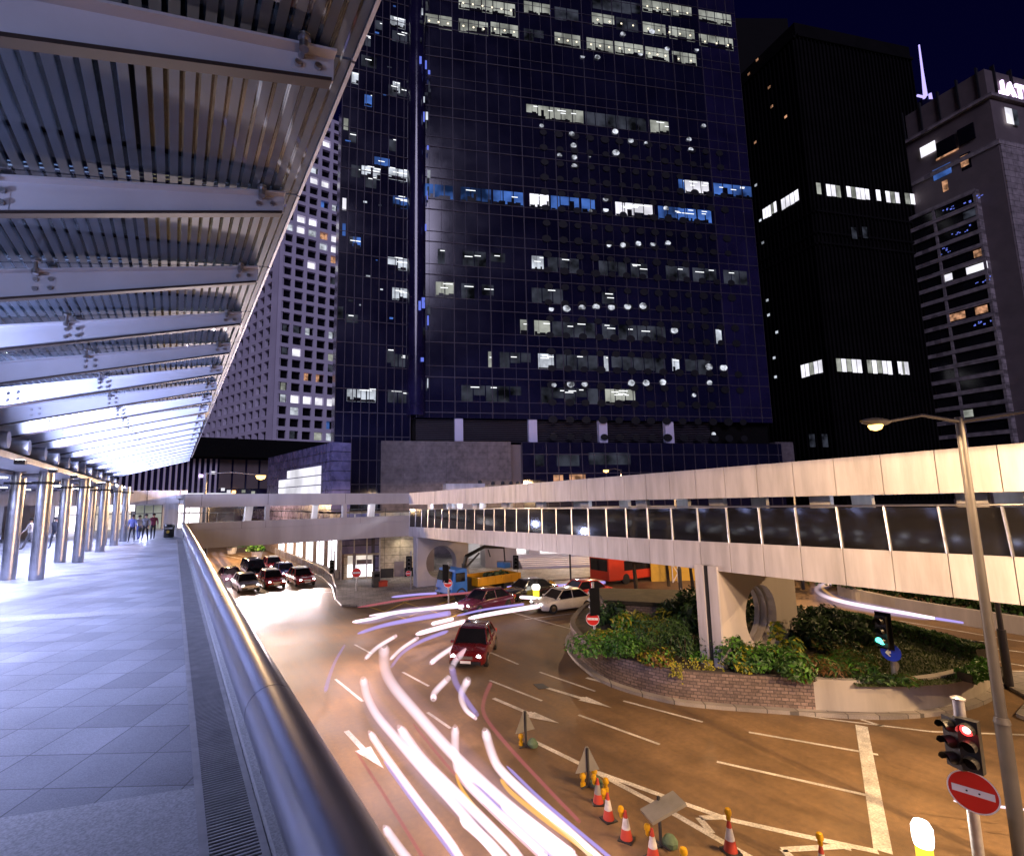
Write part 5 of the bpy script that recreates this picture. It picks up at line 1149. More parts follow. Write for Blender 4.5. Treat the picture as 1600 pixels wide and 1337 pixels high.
# ------------------------------------------------------------------ outer road wall with hedge at the far right
ow = [(1322, 916), (1318, 930), (1345, 944), (1400, 957), (1480, 972), (1600, 992), (1760, 1015)]
owp = [gz(x, y, 0)[:2] for x, y in ow]
wl = thing('retaining_wall', 'low pale retaining wall along the outer curve of the road', 'wall', (*owp[2], 0))
mb = MB(); inn2 = []
for i, p in enumerate(owp):
    a = owp[max(0, i - 1)]; b = owp[min(len(owp) - 1, i + 1)]; q = (b - a) / np.linalg.norm(b - a); nn_ = np.array([-q[1], q[0]]); nn_ = nn_ if nn_ @ (p - np.array([30, 12])) > 0 else -nn_; inn2.append(p + nn_ * .35)
for p, q in zip(owp, inn2): mb.v += [(*p, 0), (*p, .95), (*q, .95), (*q, 0)]
for i in range(len(owp) - 1):
    for j in range(3): mb.f.append((i * 4 + j, (i + 1) * 4 + j, (i + 1) * 4 + j + 1, i * 4 + j + 1)); mb.m.append(0)
mb.build('wall_body', M['wallc'], wl)
def hedge_w(pts, z, wd, h, n, label, mats): 
    global gz_save
    t = thing('hedge', label, 'hedge', (*pts[0], z)); mb = MB()
    for i in range(n):
        k = rg.randrange(len(pts) - 1); f = rg.random(); p = np.array(pts[k]) * (1 - f) + np.array(pts[k + 1]) * f; q = np.array(pts[k + 1]) - np.array(pts[k]); q /= np.linalg.norm(q); nr = np.array([-q[1], q[0]])
        o = p + nr * rg.uniform(-1, 1) * wd / 2; c = np.array([o[0], o[1], z + h * rg.random() ** .5]); d = np.array([rg.gauss(0, 1), rg.gauss(0, 1), .6 + rg.gauss(0, .6)]); d /= np.linalg.norm(d)
        a = np.cross(d, [rg.gauss(0, 1), rg.gauss(0, 1), rg.gauss(0, 1)]); a /= np.linalg.norm(a); b = np.cross(d, a); sz = .16 * rg.uniform(.6, 1.3)
        mb.add([c - a * sz, c - b * sz * .6, c + a * sz, c + b * sz * .6], [(0, 1, 2, 3)], rg.randrange(len(mats)))
    mb.build('foliage', [M[m_] for m_ in mats], t, fix=False)
def offs(d): return [tuple(np.array(p) + (np.array(q) - np.array(p)) / .35 * d) for p, q in zip(owp, inn2)]
hedge_w(offs(1.2), .8, 1.4, .8, 5000, 'light green clipped hedge on top of the retaining wall', ['leaf_hedge', 'leaf_mid'])
hedge_w(offs(4.2), .8, 4.2, 1.8, 7000, 'dark planting rising behind the hedge on the retaining wall', ['leaf_dark', 'leaf_hedge'])
# ================================================================== STREET LAMPS
def street_lamp(base, top, arms, label, pw, r=(.13, .075), glare_scale=1.0):
    t = thing('street_lamp', label, 'street lamp', base, group='sodium street lamps')
    b = np.array(base, float); tp = np.array([b[0], b[1], top]); m1 = b + (tp - b) * .30
    MB().tube([b, m1], r[0], 16).tube([m1, m1 + np.array([0, 0, .12])], [r[0] * 1.12, r[0] * .9], 16).tube([m1 + np.array([0, 0, .12]), tp], [r[0] * .78, r[1]], 16).build('pole', M['lamp_grey'], t, smooth=True)
    for (hx, hy, hz) in arms[::1]:
        h = np.array([hx, hy, hz]); mid = (tp + h) / 2 + np.array([0, 0, .10])
        MB().tube([tp + np.array([0, 0, -.1]), mid, h], [.045, .035, .03], 10).build('arm', M['lamp_grey'], t, smooth=True)
        d = (h - tp); d[2] = 0; d /= np.linalg.norm(d); sd_ = np.array([-d[1], d[0], 0])
        mb = MB(); prof = [(-.12, .05, .03), (.0, .11, .07), (.3, .15, .09), (.55, .11, .06), (.68, .03, .02)]
        n = 12; vs = []
        for q, wv, hv in prof: vs += [h + d * q + sd_ * wv * math.cos(2 * math.pi * j / n) + np.array([0, 0, hv * math.sin(2 * math.pi * j / n)]) for j in range(n)]
        mb.add(vs, [(i * n + j, i * n + (j + 1) % n, (i + 1) * n + (j + 1) % n, (i + 1) * n + j) for i in range(len(prof) - 1) for j in range(n)])
        hd = mb.build('lamp_head', M['lamp_grey'], t, smooth=True)
        c = h + d * .28 - np.array([0, 0, .07]); MB().lathe([(.02, -.12 * glare_scale), (.10 * glare_scale, -.09 * glare_scale), (.135 * glare_scale, -.02 * glare_scale), (.13 * glare_scale, 0)], tuple(c), 14).build('lens', M['sodium'], hd, smooth=True)  # a larger scale swells the glowing lens to imitate glare round the lamp
        lamp_spot('sodium_lamp', tuple(c - np.array([0, 0, .04 + .13 * glare_scale])), (c[0], c[1], 0), pw, SOD, 180, .04, .12, parent=t)
pb = CAM + ray(1548, 990) * 11
street_lamp((pb[0] + .1, pb[1] + .05, 0), 9.3, [tuple(CAM + ray(1382, 659) * 11), (17.2, .6, 9.4)], 'tallest grey street lamp with two arms in front of the white footbridge', 3000)
pl = CAM + ray(319, 800) * 40
hl = CAM + ray(402, 741) * 40.5
street_lamp((pl[0], pl[1], 0), 9.95, [tuple(hl)], 'slim street lamp with glowing head against the concrete footbridge', 9000, (.16, .09), 2.8)
h3 = CAM + ray(951, 741) * 60
street_lamp((h3[0] + 1.2, h3[1] - .8, 0), h3[2] + .6, [tuple(h3 + np.array([0, 0, .6]))], 'street lamp head glowing just above the white footbridge roof', 9000, glare_scale=2.4)
street_lamp((31.6, 25.5, 0), 8.0, [(30.3, 24.2, 7.9)], 'street lamp post standing behind the white footbridge by the red bus', 2600)
street_lamp((15.5, -7.0, 0), 9.6, [(14.6, -5.2, 9.6)], 'street lamp behind the viewpoint on the near kerb', 13000)
street_lamp((36.0, -1.5, 0), 9.4, [(34.3, -.4, 9.5)], 'street lamp beyond the right edge on the outer road', 9000)
street_lamp((44.5, 24.0, 0), 8.6, [(42.7, 23.0, 8.6)], 'street lamp on the outer curve hidden by the footbridge', 4200)
street_lamp((3.9, 74.0, 0), 8.3, [(5.6, 74.6, 8.3)], 'distant street lamp beyond the concrete footbridge on the queue road', 14000, (.14, .08), 2.0)
sp = thing('steel_post', 'plain brown steel post at the rounded end of the island', 'post', tuple(gz(1577, 1070, .12)))
q = gz(1577, 1070, .12); MB().tube([q, q + np.array([0, 0, 2.1])], .14, 14).tube([q + np.array([0, 0, 2.1]), q + np.array([0, 0, 7.0])], .09, 14).build('pole', M['lamp_grey'], sp, smooth=True)
bg_ = thing('rubbish_bag', 'black rubbish bag slumped beside the plain brown post', 'bag', tuple(gz(1562, 1062, .12)))
q = gz(1562, 1062, .12); mb = MB().lathe([(.1, 0), (.32, .05), (.36, .2), (.26, .38), (.07, .46), (.10, .55)], q, 11); mb.v = [(x + rg.gauss(0, .03), y + rg.gauss(0, .03), z) for x, y, z in mb.v]; mb.build('sack', M['black'], bg_, smooth=True)
# ================================================================== SIGNALS AND SIGNS
def sig_head(t, c, face, lamps, board=True, k_=1.0):
    """A three-lamp signal head: c = centre, face = unit direction it looks towards."""
    f = np.array([face[0], face[1], 0.0]); f /= np.linalg.norm(f); s = np.array([-f[1], f[0], 0]); c = np.array(c, float)
    def V(a, b, z): return tuple(c + f * a * k_ + s * b * k_ + np.array([0, 0, z * k_]))
    MB().hexa([V(-.14, -.17, -.52), V(.05, -.17, -.52), V(.05, .17, -.52), V(-.14, .17, -.52), V(-.14, -.17, .52), V(.05, -.17, .52), V(.05, .17, .52), V(-.14, .17, .52)]).build('signal_head', M['black'], t)
    if board: MB().hexa([V(-.165, -.25, -.62), V(-.142, -.25, -.62), V(-.142, .25, -.62), V(-.165, .25, -.62), V(-.165, -.25, .62), V(-.142, -.25, .62), V(-.142, .25, .62), V(-.165, .25, .62)]).build('backboard', M['blackmatte'], t)
    for k, z in enumerate((.33, 0, -.33)):
        mb = MB(); n = 10; vs = []
        for dd in (.05, .27):
            for j in range(n + 1): a = math.pi * (j / n) * 1.25 - .39; vs.append(V(dd if dd < .1 or j not in (0, n) else .2, .14 * math.cos(a), z + .14 * math.sin(a)))
        mb.add(vs, [(j, j + 1, n + 2 + j, n + 1 + j) for j in range(n)]); mb.build('hood', M['black'], t, fix=False)
        nm = lamps[k]
        MB().disc(V(.055, 0, z), f, .115 * k_, .03, 18).build('lens', M[nm] if nm else M['blackmatte'], t)
        if nm in ('redlamp',):
            MB().disc(V(.088, 0, z), f, .07 * k_, .01, 14).build('lens_core', M['redcore'], t)
            lamp_point('signal_glow', V(.3, 0, z), 5, (1, .05, .04), .08, parent=t)
        if nm == 'greenlamp': lamp_point('signal_glow', V(.3, 0, z), 4, (.1, 1, .7), .08, parent=t)
def noentry(t, c, f, r):
    f = np.array([f[0], f[1], 0.0]); f /= np.linalg.norm(f); s = np.array([-f[1], f[0], 0]); c = np.array(c, float)
    d = MB().disc(c, f, r, .012, 40).build('sign_disc', M['red'], t)
    mb = MB(); n = 40; vs = []
    for j in range(n):
        a = 2 * math.pi * j / n; dr = s * math.cos(a) + np.array([0, 0, math.sin(a)]); vs += [c + f * .0125 + dr * r * .955, c + f * .0125 + dr * r * 1.02, c + f * .018 + dr * r * .955, c + f * .018 + dr * r * 1.02]
    for j in range(n): k = (j + 1) % n; mb.f += [(j * 4 + 2, j * 4 + 3, k * 4 + 3, k * 4 + 2), (j * 4, j * 4 + 2, k * 4 + 2, k * 4)]; mb.m += [0, 0]
    mb.v = [tuple(v) for v in vs]; mb.build('sign_rim', M['white'], d, fix=False)
    V = lambda a, b, z: tuple(c + f * a + s * b + np.array([0, 0, z]))
    MB().hexa([V(.014, -r * .82, -r * .17), V(.018, -r * .82, -r * .17), V(.018, r * .82, -r * .17), V(.014, r * .82, -r * .17), V(.014, -r * .82, r * .17), V(.018, -r * .82, r * .17), V(.018, r * .82, r * .17), V(.014, r * .82, r * .17)]).build('white_bar', M['white'], d)
    for q in (-.24, .24): MB().disc(V(.019, q * r, 0), f, r * .045, .01, 8).build('bolt', M['darksteel'], d)
def post_at(p, h, r, label, name='signal_post', cat='traffic light', group=None, m_='galv', cap=True):
    t = thing(name, label, cat, p, group=group); p = np.array(p, float)
    MB().tube([p, p + np.array([0, 0, h])], r, 14).build('post', M[m_], t, smooth=True)
    if cap: MB().lathe([(r * 1.25, 0), (r * 1.3, .03), (r * .6, .06)], tuple(p + np.array([0, 0, h])), 14).build('post_cap', M['galv'], t)
    return t, p
c = CAM + ray(1520, 1232) * 9; top = CAM + ray(1503, 1101) * 9
t, p = post_at((c[0] + .02, c[1] + .05, .12), top[2] - .12, .085, 'red traffic light with a round no entry sign on its post', m_='galv')
tc = lambda v: (np.array([0, 0]) - np.array(v)[:2]) / np.linalg.norm(np.array(v)[:2])
toc = tc(c); left = np.array([-toc[1], toc[0]])
noentry(t, c + np.array([*(toc * .10), 0]), toc * .9 + left * -.12, .335)
sig_head(t, CAM + ray(1516, 1164) * 8.8, toc * 1.0 + left * .30 * -1, ['redlamp', None, None], False, .80)
sig_head(t, CAM + ray(1490, 1158) * 9.05, -np.array([RT[0], RT[1]]) + toc * .12, [None, None, None], False, .80)
mb = MB(); h_ = CAM + ray(1503, 1125) * 9; mb.tube([tuple(h_), tuple(CAM + ray(1490, 1120) * 9)], .03, 8).tube([tuple(CAM + ray(1504, 1190) * 9), tuple(CAM + ray(1515, 1190) * 8.85)], .03, 8).build('bracket', M['darksteel'], t)
# green light with blue arrow sign on the lawn
b = gz(1399, 1062, WZ - .08)
D_ = depth(b); zt5 = (CAM + ray(1389, 968) * D_)[2]
t, p = post_at(b, zt5 - b[2] + .05, .085, 'green traffic light with a blue arrow sign on the planted island', m_='galv')
toc = tc(b); left = np.array([-toc[1], toc[0]])
sig_head(t, CAM + ray(1378, 985) * (D_ - .1), toc * .75 - np.array([RT[0], RT[1]]) * .75, [None, None, 'greenlamp'])
g2 = CAM + ray(1373, 999) * (D_ - .3); MB().disc(g2, np.array([*toc, 0]), .09, .03, 12).build('side_lens', M['greenlamp'], t)
cs = CAM + ray(1392, 1018) * (D_ - .15); f = toc * .8 - np.array([RT[0], RT[1]]) * .45; f3 = np.array([*f, 0]) / np.linalg.norm(f); s3 = np.array([-f3[1], f3[0], 0])
d_ = MB().disc(cs, f3, .30, .012, 32).build('blue_disc', M['blue'], t)
V = lambda b_, z: tuple(cs + f3 * .017 - s3 * b_ + np.array([0, 0, z])) 
V2 = lambda b_, z: tuple(cs + f3 * .017 + RT * b_ * np.array([1, 1, 0]) + np.array([0, 0, z]))
mb = MB(); mb.add([V2(-.20, 0), V2(-.06, .14), V2(-.0, .14), V2(-.08, .045), V2(.22, .045), V2(.22, -.045), V2(-.08, -.045), V2(.0, -.14), V2(-.06, -.14)], [tuple(range(9))]); mb.build('white_arrow', M['white'], d_, fix=False)
MB().disc(CAM + ray(1399, 1040) * (D_ + .1), f3 * -1 + np.array([*(toc * 1.2), 0]), .17, .012, 24).build('small_disc', M['galv'], t)
def small_signal(px, py, ytop, label, zb_=.0, red=False, ne=None, head=True, facing=None, scale=1.0, hy=None):
    b = gz(px, py, zb_); D_ = depth(b); h = (CAM + ray(px, ytop) * D_)[2] - zb_
    t, p = post_at(b, h, .06 * scale, label, group=None, m_='galv'); toc = tc(b)
    if head: sig_head(t, (CAM + ray(px - 3, hy if hy else ytop + 14) * D_), facing if facing is not None else toc, [None, None, None])
    if ne: noentry(t, CAM + ray(ne[0], ne[1]) * (D_ - .15), toc, ne[2])
    return t
small_signal(930, 1000, 912, 'dark signal back with a no entry sign at the narrow tip of the island', WZ - .2, ne=(926, 966, .30), facing=np.array([.3, .95]), hy=938)
small_signal(642, 920, 862, 'dark signal with a no entry sign beside the farther pier', .13, ne=(638, 895, .22), hy=880)
small_signal(701, 950, 880, 'no entry sign post with a signal behind the crane truck cab', .0, ne=(700, 910, .30), head=True, facing=np.array([.8, .4]), hy=895)
small_signal(522, 905, 862, 'dark signal on a lit post outside the corner shop', .13, hy=885)
small_signal(809, 908, 868, 'slim dark signal post beside the white colonnade steps', .13, hy=878, scale=.7)
b = gz(557, 922, .13); D_ = depth(b); t, p = post_at(b, (CAM + ray(557, 882) * D_)[2] - .13, .05, 'round no entry sign alone on a post outside the corner shop', 'road_sign', 'road sign'); noentry(t, CAM + ray(557, 894) * (D_ - .1), tc(b), .38)
b = gz(892, 908, .13); t, p = post_at(b, 3.4, .08, 'bare dark post in front of the white steps', 'steel_post', 'post', m_='darksteel')
# lit bollards
def bollard(p, label, h=1.15, r=.20):
    t = thing('lit_bollard', label, 'bollard', p, group='lit traffic bollards'); p = np.array(p, float)
    MB().lathe([(r * 1.2, 0), (r * 1.2, .10), (r, .12), (r, .18)], p, 16).build('base', M['black'], t)
    MB().lathe([(r * .78, .18), (r * .82, h * .70)], p, 16).build('yellow_shell', emit('bollard_yellow', (1.0, .72, .06), 1.6), t, smooth=True)
    MB().lathe([(r * .88, h * .70), (r * 1.0, h * .78), (r * 1.0, h * .92), (r * .72, h * .985), (r * .3, h)], p, 16).build('lit_shell', M['bollardlit'], t, smooth=True)
    lamp_point('bollard_lamp', (p[0], p[1], h + .25), 25, (1, .9, .7), .12, parent=t)
q = CAM + ray(1441, 1300) * 9.6
bollard((q[0], q[1], .12), 'glowing white and yellow bollard near the red traffic light', q[2] + .10, .165)
q = gz(838, 938, 0); bollard((q[0], q[1], 0), 'small glowing bollard in the road behind the moving cars', 1.2, .30)
# ================================================================== CONES, WARNING LAMPS AND TEMPORARY SIGNS
def warn_lamp(t, p, r=.085):
    p = np.array(p, float); MB().lathe([(.03, -.03), (.055, 0), (.06, .10), (.03, .12)], p, 10).build('lamp_base', M['amber'], t, smooth=True)
    MB().lathe([(.02, 0), (r, .03), (r * 1.05, .09), (r * .8, .16), (.02, .19)], (p[0], p[1], p[2] + .10), 12).build('lamp_lens', M['amber'], t, smooth=True)
def cone_proto():
    t = thing('traffic_cone', '', 'traffic cone', (0, 0, 0), group='traffic cones along the lane line')
    bs = MB().box(-.20, .20, -.20, .20, 0, .045).build('base', M['black'], t, bevel=.012)
    MB().lathe([(.17, .045), (.165, .07), (.118, .30)], n=20).build('body', M['cone'], t, smooth=True)
    MB().lathe([(.119, .30), (.066, .58)], n=20).build('white_sleeve', M['conew'], t, smooth=True)
    MB().lathe([(.065, .58), (.034, .76), (.022, .77)], n=20).build('tip', M['cone'], t, smooth=True)
    warn_lamp(t, (.0, .0, .66))
    return t
cp = cone_proto()
cones = [((935, 1254), 'dirty faded cone at the top of the row by the second warning triangle', .02, .98), ((951, 1280), 'clean cone second in the row along the lane line', 0.4, 1), ((979, 1311), 'clean cone third in the row along the lane line', 1.0, 1.02), ((1021, 1341), 'cone beside the tilted sign at the picture bottom', .5, 1.0), ((1142, 1330), 'lone cone with an amber lamp on its tip inside the hatched nose', .2, 1.08), ((1287, 1372), 'cone cut off by the picture bottom with only its lamp showing', .8, 1.05)]
for i, (px, lb, rz, sc_) in enumerate(cones):
    o = cp if i == 0 else copy_tree(cp); q = gz(px[0], px[1], 0); o.location = (q[0], q[1], 0); o.rotation_euler.z = 2.6 + rz; o['label'] = lb; o.scale = (sc_ * .78, sc_ * .78, sc_ * .78)
for i, o in enumerate([o for o in bpy.data.objects if o.name.startswith('traffic_cone')]):
    a = -o.rotation_euler.z; lx, ly = -RT[0] * .10 + FW[0] * .08, -RT[1] * .10 + FW[1] * .08
    for ch in o.children:
        if ch.name.startswith('lamp'): ch.location = (math.cos(a) * lx - math.sin(a) * ly, math.sin(a) * lx + math.cos(a) * ly, -.10) if i < 4 else (0, 0, .10)
        if i == 0 and ch.name.startswith('white_sleeve'): ch.data = ch.data.copy(); ch.data.materials[0] = M['signback']
def tri_sign(px, py, ytop, label, lamps, tilt=0.0, flat=False):
    b = gz(px, py, 0); D_ = depth(b); h = (CAM + ray(px, ytop) * D_)[2]; t = thing('warning_sign', label, 'road sign', b, group='temporary triangular signs')
    MB().box(b[0] - .025, b[0] + .025, b[1] - .025, b[1] + .025, 0, h - .02).build('stake', M['darksteel'], t)
    MB().box(b[0] - .25, b[0] + .25, b[1] - .02, b[1] + .02, .01, .04).box(b[0] - .02, b[0] + .02, b[1] - .25, b[1] + .25, .041, .07).build('foot', M['darksteel'], t)
    r_ = np.array([RT[0], RT[1], 0]) / np.hypot(RT[0], RT[1]); r_ = r_ * math.cos(tilt) + np.array([-r_[1], r_[0], 0]) * math.sin(tilt); n_ = np.array([-r_[1], r_[0], 0]) * -1
    w_ = .36
    if not flat: vs = [(-w_, h - .62), (w_, h - .62), (.04, h), (-.04, h)]
    else: vs = [(-.42, h - .30), (.40, h - .02), (.38, h + .04), (-.44, h - .24)]
    mb = MB(); A = [b * np.array([1, 1, 0]) + r_ * x + np.array([0, 0, z]) + n_ * -.03 for x, z in vs]; B = [a + n_ * -.012 for a in A]
    if flat: B = [a + n_ * .5 for a in A]
    mb.hexa([tuple(v) for v in A + B]); mb.build('plate', M['signback'], t)
    MB().lathe([(.05, 0), (.16, .02), (.17, .12), (.10, .22), (.03, .26)], (b[0] + .18, b[1] - .1, .0), 9).build('sandbag', M['sack'], t, smooth=True)
    for k, (lx, ly) in enumerate(lamps):
        q = gz(lx, ly, .05); w2 = thing('warning_lamp', ['amber twin lamp on the road at the first warning triangle', 'amber lamp left of the second warning triangle', 'amber lamp right of the second warning triangle', 'amber lamp standing above the faded cone', 'amber lamp at the picture bottom beyond the tilted sign'][len(wl_)], 'warning lamp', (q[0], q[1], 0), group='amber warning lamps'); wl_.append(w2)
        MB().tube([(q[0], q[1], 0), (q[0], q[1], .12)], .09, 10).build('battery_base', M['amber'], w2, smooth=True); warn_lamp(w2, (q[0], q[1], .13), .10)
        for ch in w2.children: ch.scale = (.8, .8, .8); ch.location = tuple(v * .8 for v in ch.location)
wl_ = []
tri_sign(822, 1166, 1112, 'triangular warning sign seen from behind near the lane arrow', [(814, 1160)], .5)
tri_sign(920, 1228, 1170, 'triangular warning sign seen from behind above the faded cone', [(911, 1224), (929, 1216)], .3)
tri_sign(1033, 1322, 1247, 'tilted flat sign on a thin stake next to the bottom cone', [(947, 1232), (1069, 1345)], .2, True)

# ================================================================== VEHICLES
def car(paint, label, cat, L=4.5, wd=1.76, h=1.44, cab=(.26, .40, .72, .88), belt=.88, lights=True, roof=None, taxi=False, lp=0, name='parked_car'):
    """A car in its own space: nose towards +x, wheels on z = 0."""
    t = thing(name, label, cat, (0, 0, 0))
    X = lambda f: L / 2 - f * L
    hw = wd / 2
    st_ = [(0, .80, .34, .60), (.02, .88, .26, .68), (.10, .97, .22, .76), (.25, 1.0, .20, belt), (.5, 1.0, .20, belt + .02), (.76, 1.0, .20, belt + .03), (.90, .97, .22, belt + .02), (.98, .90, .28, belt - .04), (1.0, .82, .36, belt - .14)]
    mb = MB(); R_ = []
    for f, k, zb_, zt_ in st_:
        w_ = hw * k; x = X(f); R_.append([(x, -w_ * .9, zb_), (x, -w_, zb_ + .12), (x, -w_, zt_ - .16), (x, -w_ * .93, zt_ - .03), (x, -w_ * .55, zt_ + .02), (x, w_ * .55, zt_ + .02), (x, w_ * .93, zt_ - .03), (x, w_, zt_ - .16), (x, w_, zb_ + .12), (x, w_ * .9, zb_)])
    n = 10; mb.add([p for r_ in R_ for p in r_], [(i * n + j, i * n + (j + 1) % n, (i + 1) * n + (j + 1) % n, (i + 1) * n + j) for i in range(len(R_) - 1) for j in range(n)] + [tuple(range(n)), tuple(range((len(R_) - 1) * n, len(R_) * n))[::-1]])
    body = mb.build('body', M[paint], t, smooth=True, local=True)
    a, b, c, d = cab; z0 = belt - .02
    def ring(f, z, k): x = X(f); return [(x, -hw * k, z), (x, hw * k, z)]
    mb = MB(); q = [(a, z0, .90), (b, h - .05, .70), (c, h - .05, .70), (d, z0, .88)]
    vs = [p for f, z, k in q for p in ring(f, z, k)]
    mb.add(vs, [(0, 1, 3, 2), (2, 3, 5, 4), (4, 5, 7, 6), (0, 2, 4, 6), (1, 7, 5, 3)])
    mb.build('glass', M['carglass'], t, local=True)
    mb = MB(); x0, x1 = X(b) + .04, X(c) - .04; k = hw * .72
    mb.hexa([(x1, -k, h - .06), (x0, -k, h - .06), (x0, k, h - .06), (x1, k, h - .06), (x1 + .1, -k * .86, h), (x0 - .12, -k * .86, h), (x0 - .12, k * .86, h), (x1 + .1, k * .86, h)])
    rf = mb.build('roof', M[roof or paint], t, local=True, smooth=True)
    mb = MB()
    for s in (-1, 1):
        for f0, z_0, k0, f1, z_1, k1 in ((a, z0, .905, b, h - .05, .71), (d, z0, .885, c, h - .05, .71), ((b + c) / 2, z0, .90, (b + c) / 2, h - .05, .71)):
            MB().tube([(X(f0), s * hw * k0, z_0), (X(f1), s * hw * k1, z_1)], .035, 6).build('pillar', M[paint], t, local=True)
    for fx in (.19, .80):
        for s in (-1, 1):
            w_ = MB().lathe([(.20, -.09), (.30, -.10), (.325, -.07), (.325, .07), (.30, .10), (.20, .09)], (X(fx), s * (hw - .09), .325), 20, 'y').build('wheel', M['rubber'], t, local=True, smooth=True)
            MB().lathe([(.03, -.105), (.19, -.10), (.19, .10), (.03, .105)], (X(fx), s * (hw - .09), .325), 14, 'y').build('rim', M['chrome'], w_, local=True)
    for s in (-1, 1):
        MB().lathe([(.02, -.02), (.10, -.01), (.105, .03)], (X(.012), s * hw * .66, .62), 12, 'x').build('headlight', M['headlight'] if lights else M['chrome'], t, local=True)
        MB().box(X(.995) - .02, X(.985), s * hw * .74 - .14, s * hw * .74 + .14, .66, .82).build('tail_light', M['trail_red'], t, local=True)
        MB().box(X(a) - .18, X(a) - .05, s * (hw + .02) - .07, s * (hw + .02) + .07, belt, belt + .12).build('mirror', M[paint], t, local=True, bevel=.02)
    MB().box(X(.004), X(.0) + .03, -hw * .36, hw * .36, .52, .66).build('grille', M['chrome'], t, local=True)
    MB().box(X(.0) + .0, X(.0) + .05, -hw * .78, hw * .78, .30, .44).build('bumper', M['black'], t, local=True, bevel=.015)
    MB().box(X(.0) + .051, X(.0) + .06, -.24, .24, .36, .47).build('number_plate', M['white'], t, local=True)
    if taxi: MB().box(-.10, .10, -.30, .30, h + .002, h + .12).build('roof_sign', M['shopwarm'], t, local=True, bevel=.02)
    if lp:
        for s in (-1, 1):
            o = lamp_spot('headlamp_beam', (X(0) + .12, s * hw * .66, .62), (X(0) + 17, s * hw * .66 + s * .3, -.10), lp, (1, .80, .80), 64, .8, .06); o.parent = t
    return t
def put(t, px, py, aim=None, heading=None, z=0.0, front=2.2):
    """Set the car so that its nose stands over a photograph point on the road."""
    p = gz(px, py, z)
    if heading is None: q = gz(aim[0], aim[1], z); heading = math.atan2(q[1] - p[1], q[0] - p[0])
    t.location = (p[0] - math.cos(heading) * front, p[1] - math.sin(heading) * front, z); t.rotation_euler.z = heading
HD = R(-86)
put(car('silver', 'silver saloon with headlights on at the front of the waiting queue', 'car', lp=7000), 391, 926, heading=HD)
put(car('taxi', 'red taxi with silver roof at the front of the queue beside the silver saloon', 'taxi', roof='silver', taxi=True, lp=3200, h=1.50), 432, 920, heading=HD)
put(car('taxi', 'red taxi nearest the railing at the front of the queue', 'taxi', roof='silver', taxi=True, lp=3200, h=1.50), 480, 916, heading=HD)
put(car('carplum', 'dark plum saloon behind the silver saloon in the queue', 'car', lp=700), 365, 914, heading=HD)
put(car('carblack', 'black people carrier in the second row of the queue', 'car', L=4.7, wd=1.85, h=1.86, cab=(.12, .28, .93, .99), belt=1.05, lp=700), 402, 905, heading=HD)
put(car('taxi', 'red taxi farthest back in the waiting queue', 'taxi', roof='silver', taxi=True, lp=500, h=1.50), 432, 893, heading=HD)
put(car('carblue', 'dark blue saloon between the two front taxis in the queue', 'car', lp=700), 452, 905, heading=HD)
put(car('carwhite', 'white saloon turning at the junction beside the planted island', 'car', lights=True, name='moving_car'), 838, 957, aim=(800, 962))
put(car('taxi', 'red saloon behind the white saloon at the junction', 'taxi', roof='taxi', name='moving_car'), 872, 940, aim=(820, 946))
put(car('carplum', 'plum saloon passing in front of the crane truck', 'car', name='moving_car'), 722, 960, aim=(690, 967))
put(car('darkred', 'dark red taxi curving round the inside lane near the lane lines', 'taxi', roof='carplum', name='moving_car', h=1.5), 728, 1048, aim=(706, 1085))
put(car('carblack', 'black saloon with only its roof clear of the crane truck lights', 'car', name='moving_car', lights=False), 790, 938, aim=(760, 942))
# crane truck
tq = gz(735, 932, 0); ta = math.atan2(*(gz(700, 938, 0) - gz(790, 925, 0))[1::-1][:2]) if False else None
pa, pb2 = gz(692, 938, 0), gz(792, 922, 0); hd = math.atan2((pa - pb2)[1], (pa - pb2)[0])
tr = thing('crane_truck', 'blue cabbed truck with yellow bed and folded black loader crane', 'truck', (0, 0, 0))
MB().box(-3.6, 3.0, -.45, .45, .55, .85).build('chassis', M['black'], tr, local=True)
cb_ = MB(); cb_.hexa([(1.7, -1.1, .55), (3.25, -1.1, .55), (3.25, 1.1, .55), (1.7, 1.1, .55), (1.7, -1.05, 2.35), (2.85, -1.05, 2.35), (2.85, 1.05, 2.35), (1.7, 1.05, 2.35)])
cb_ = cb_.build('cab', M['bluecab'], tr, local=True, bevel=.06)
MB().hexa([(3.145, -.95, 1.5), (3.165, -.95, 1.5), (3.165, .95, 1.5), (3.145, .95, 1.5), (2.96, -.9, 2.2), (2.98, -.9, 2.2), (2.98, .9, 2.2), (2.96, .9, 2.2)]).build('windscreen', M['carglass'], cb_, local=True)
for s in (-1, 1):
    MB().box(1.95, 2.8, s * 1.09 - .02, s * 1.09 + .02, 1.45, 2.1).build('side_window', M['carglass'], cb_, local=True)
    MB().box(3.2, 3.3, s * .8 - .13, s * .8 + .13, .75, .92).build('headlight', M['chrome'], tr, local=True)
    for x in (2.3, -2.4): 
        w_ = MB().lathe([(.28, -.14), (.48, -.15), (.5, -.1), (.5, .1), (.48, .15), (.28, .14)], (x, s * .95, .5), 18, 'y').build('wheel', M['rubber'], tr, local=True, smooth=True)
        MB().lathe([(.05, -.12), (.27, -.13), (.27, .13), (.05, .12)], (x, s * .95, .5), 12, 'y').build('rim', M['galv'], w_, local=True)
mb = MB().box(-3.8, .75, -1.15, 1.15, .9, 1.02).box(-3.8, .75, -1.15, -1.08, 1.02, 1.55).box(-3.8, .75, 1.08, 1.15, 1.02, 1.55).box(-3.8, -3.72, -1.08, 1.08, 1.02, 1.55).box(.68, .75, -1.08, 1.08, 1.02, 1.55)
bd = mb.build('bed', M['yellowtruck'], tr, local=True)
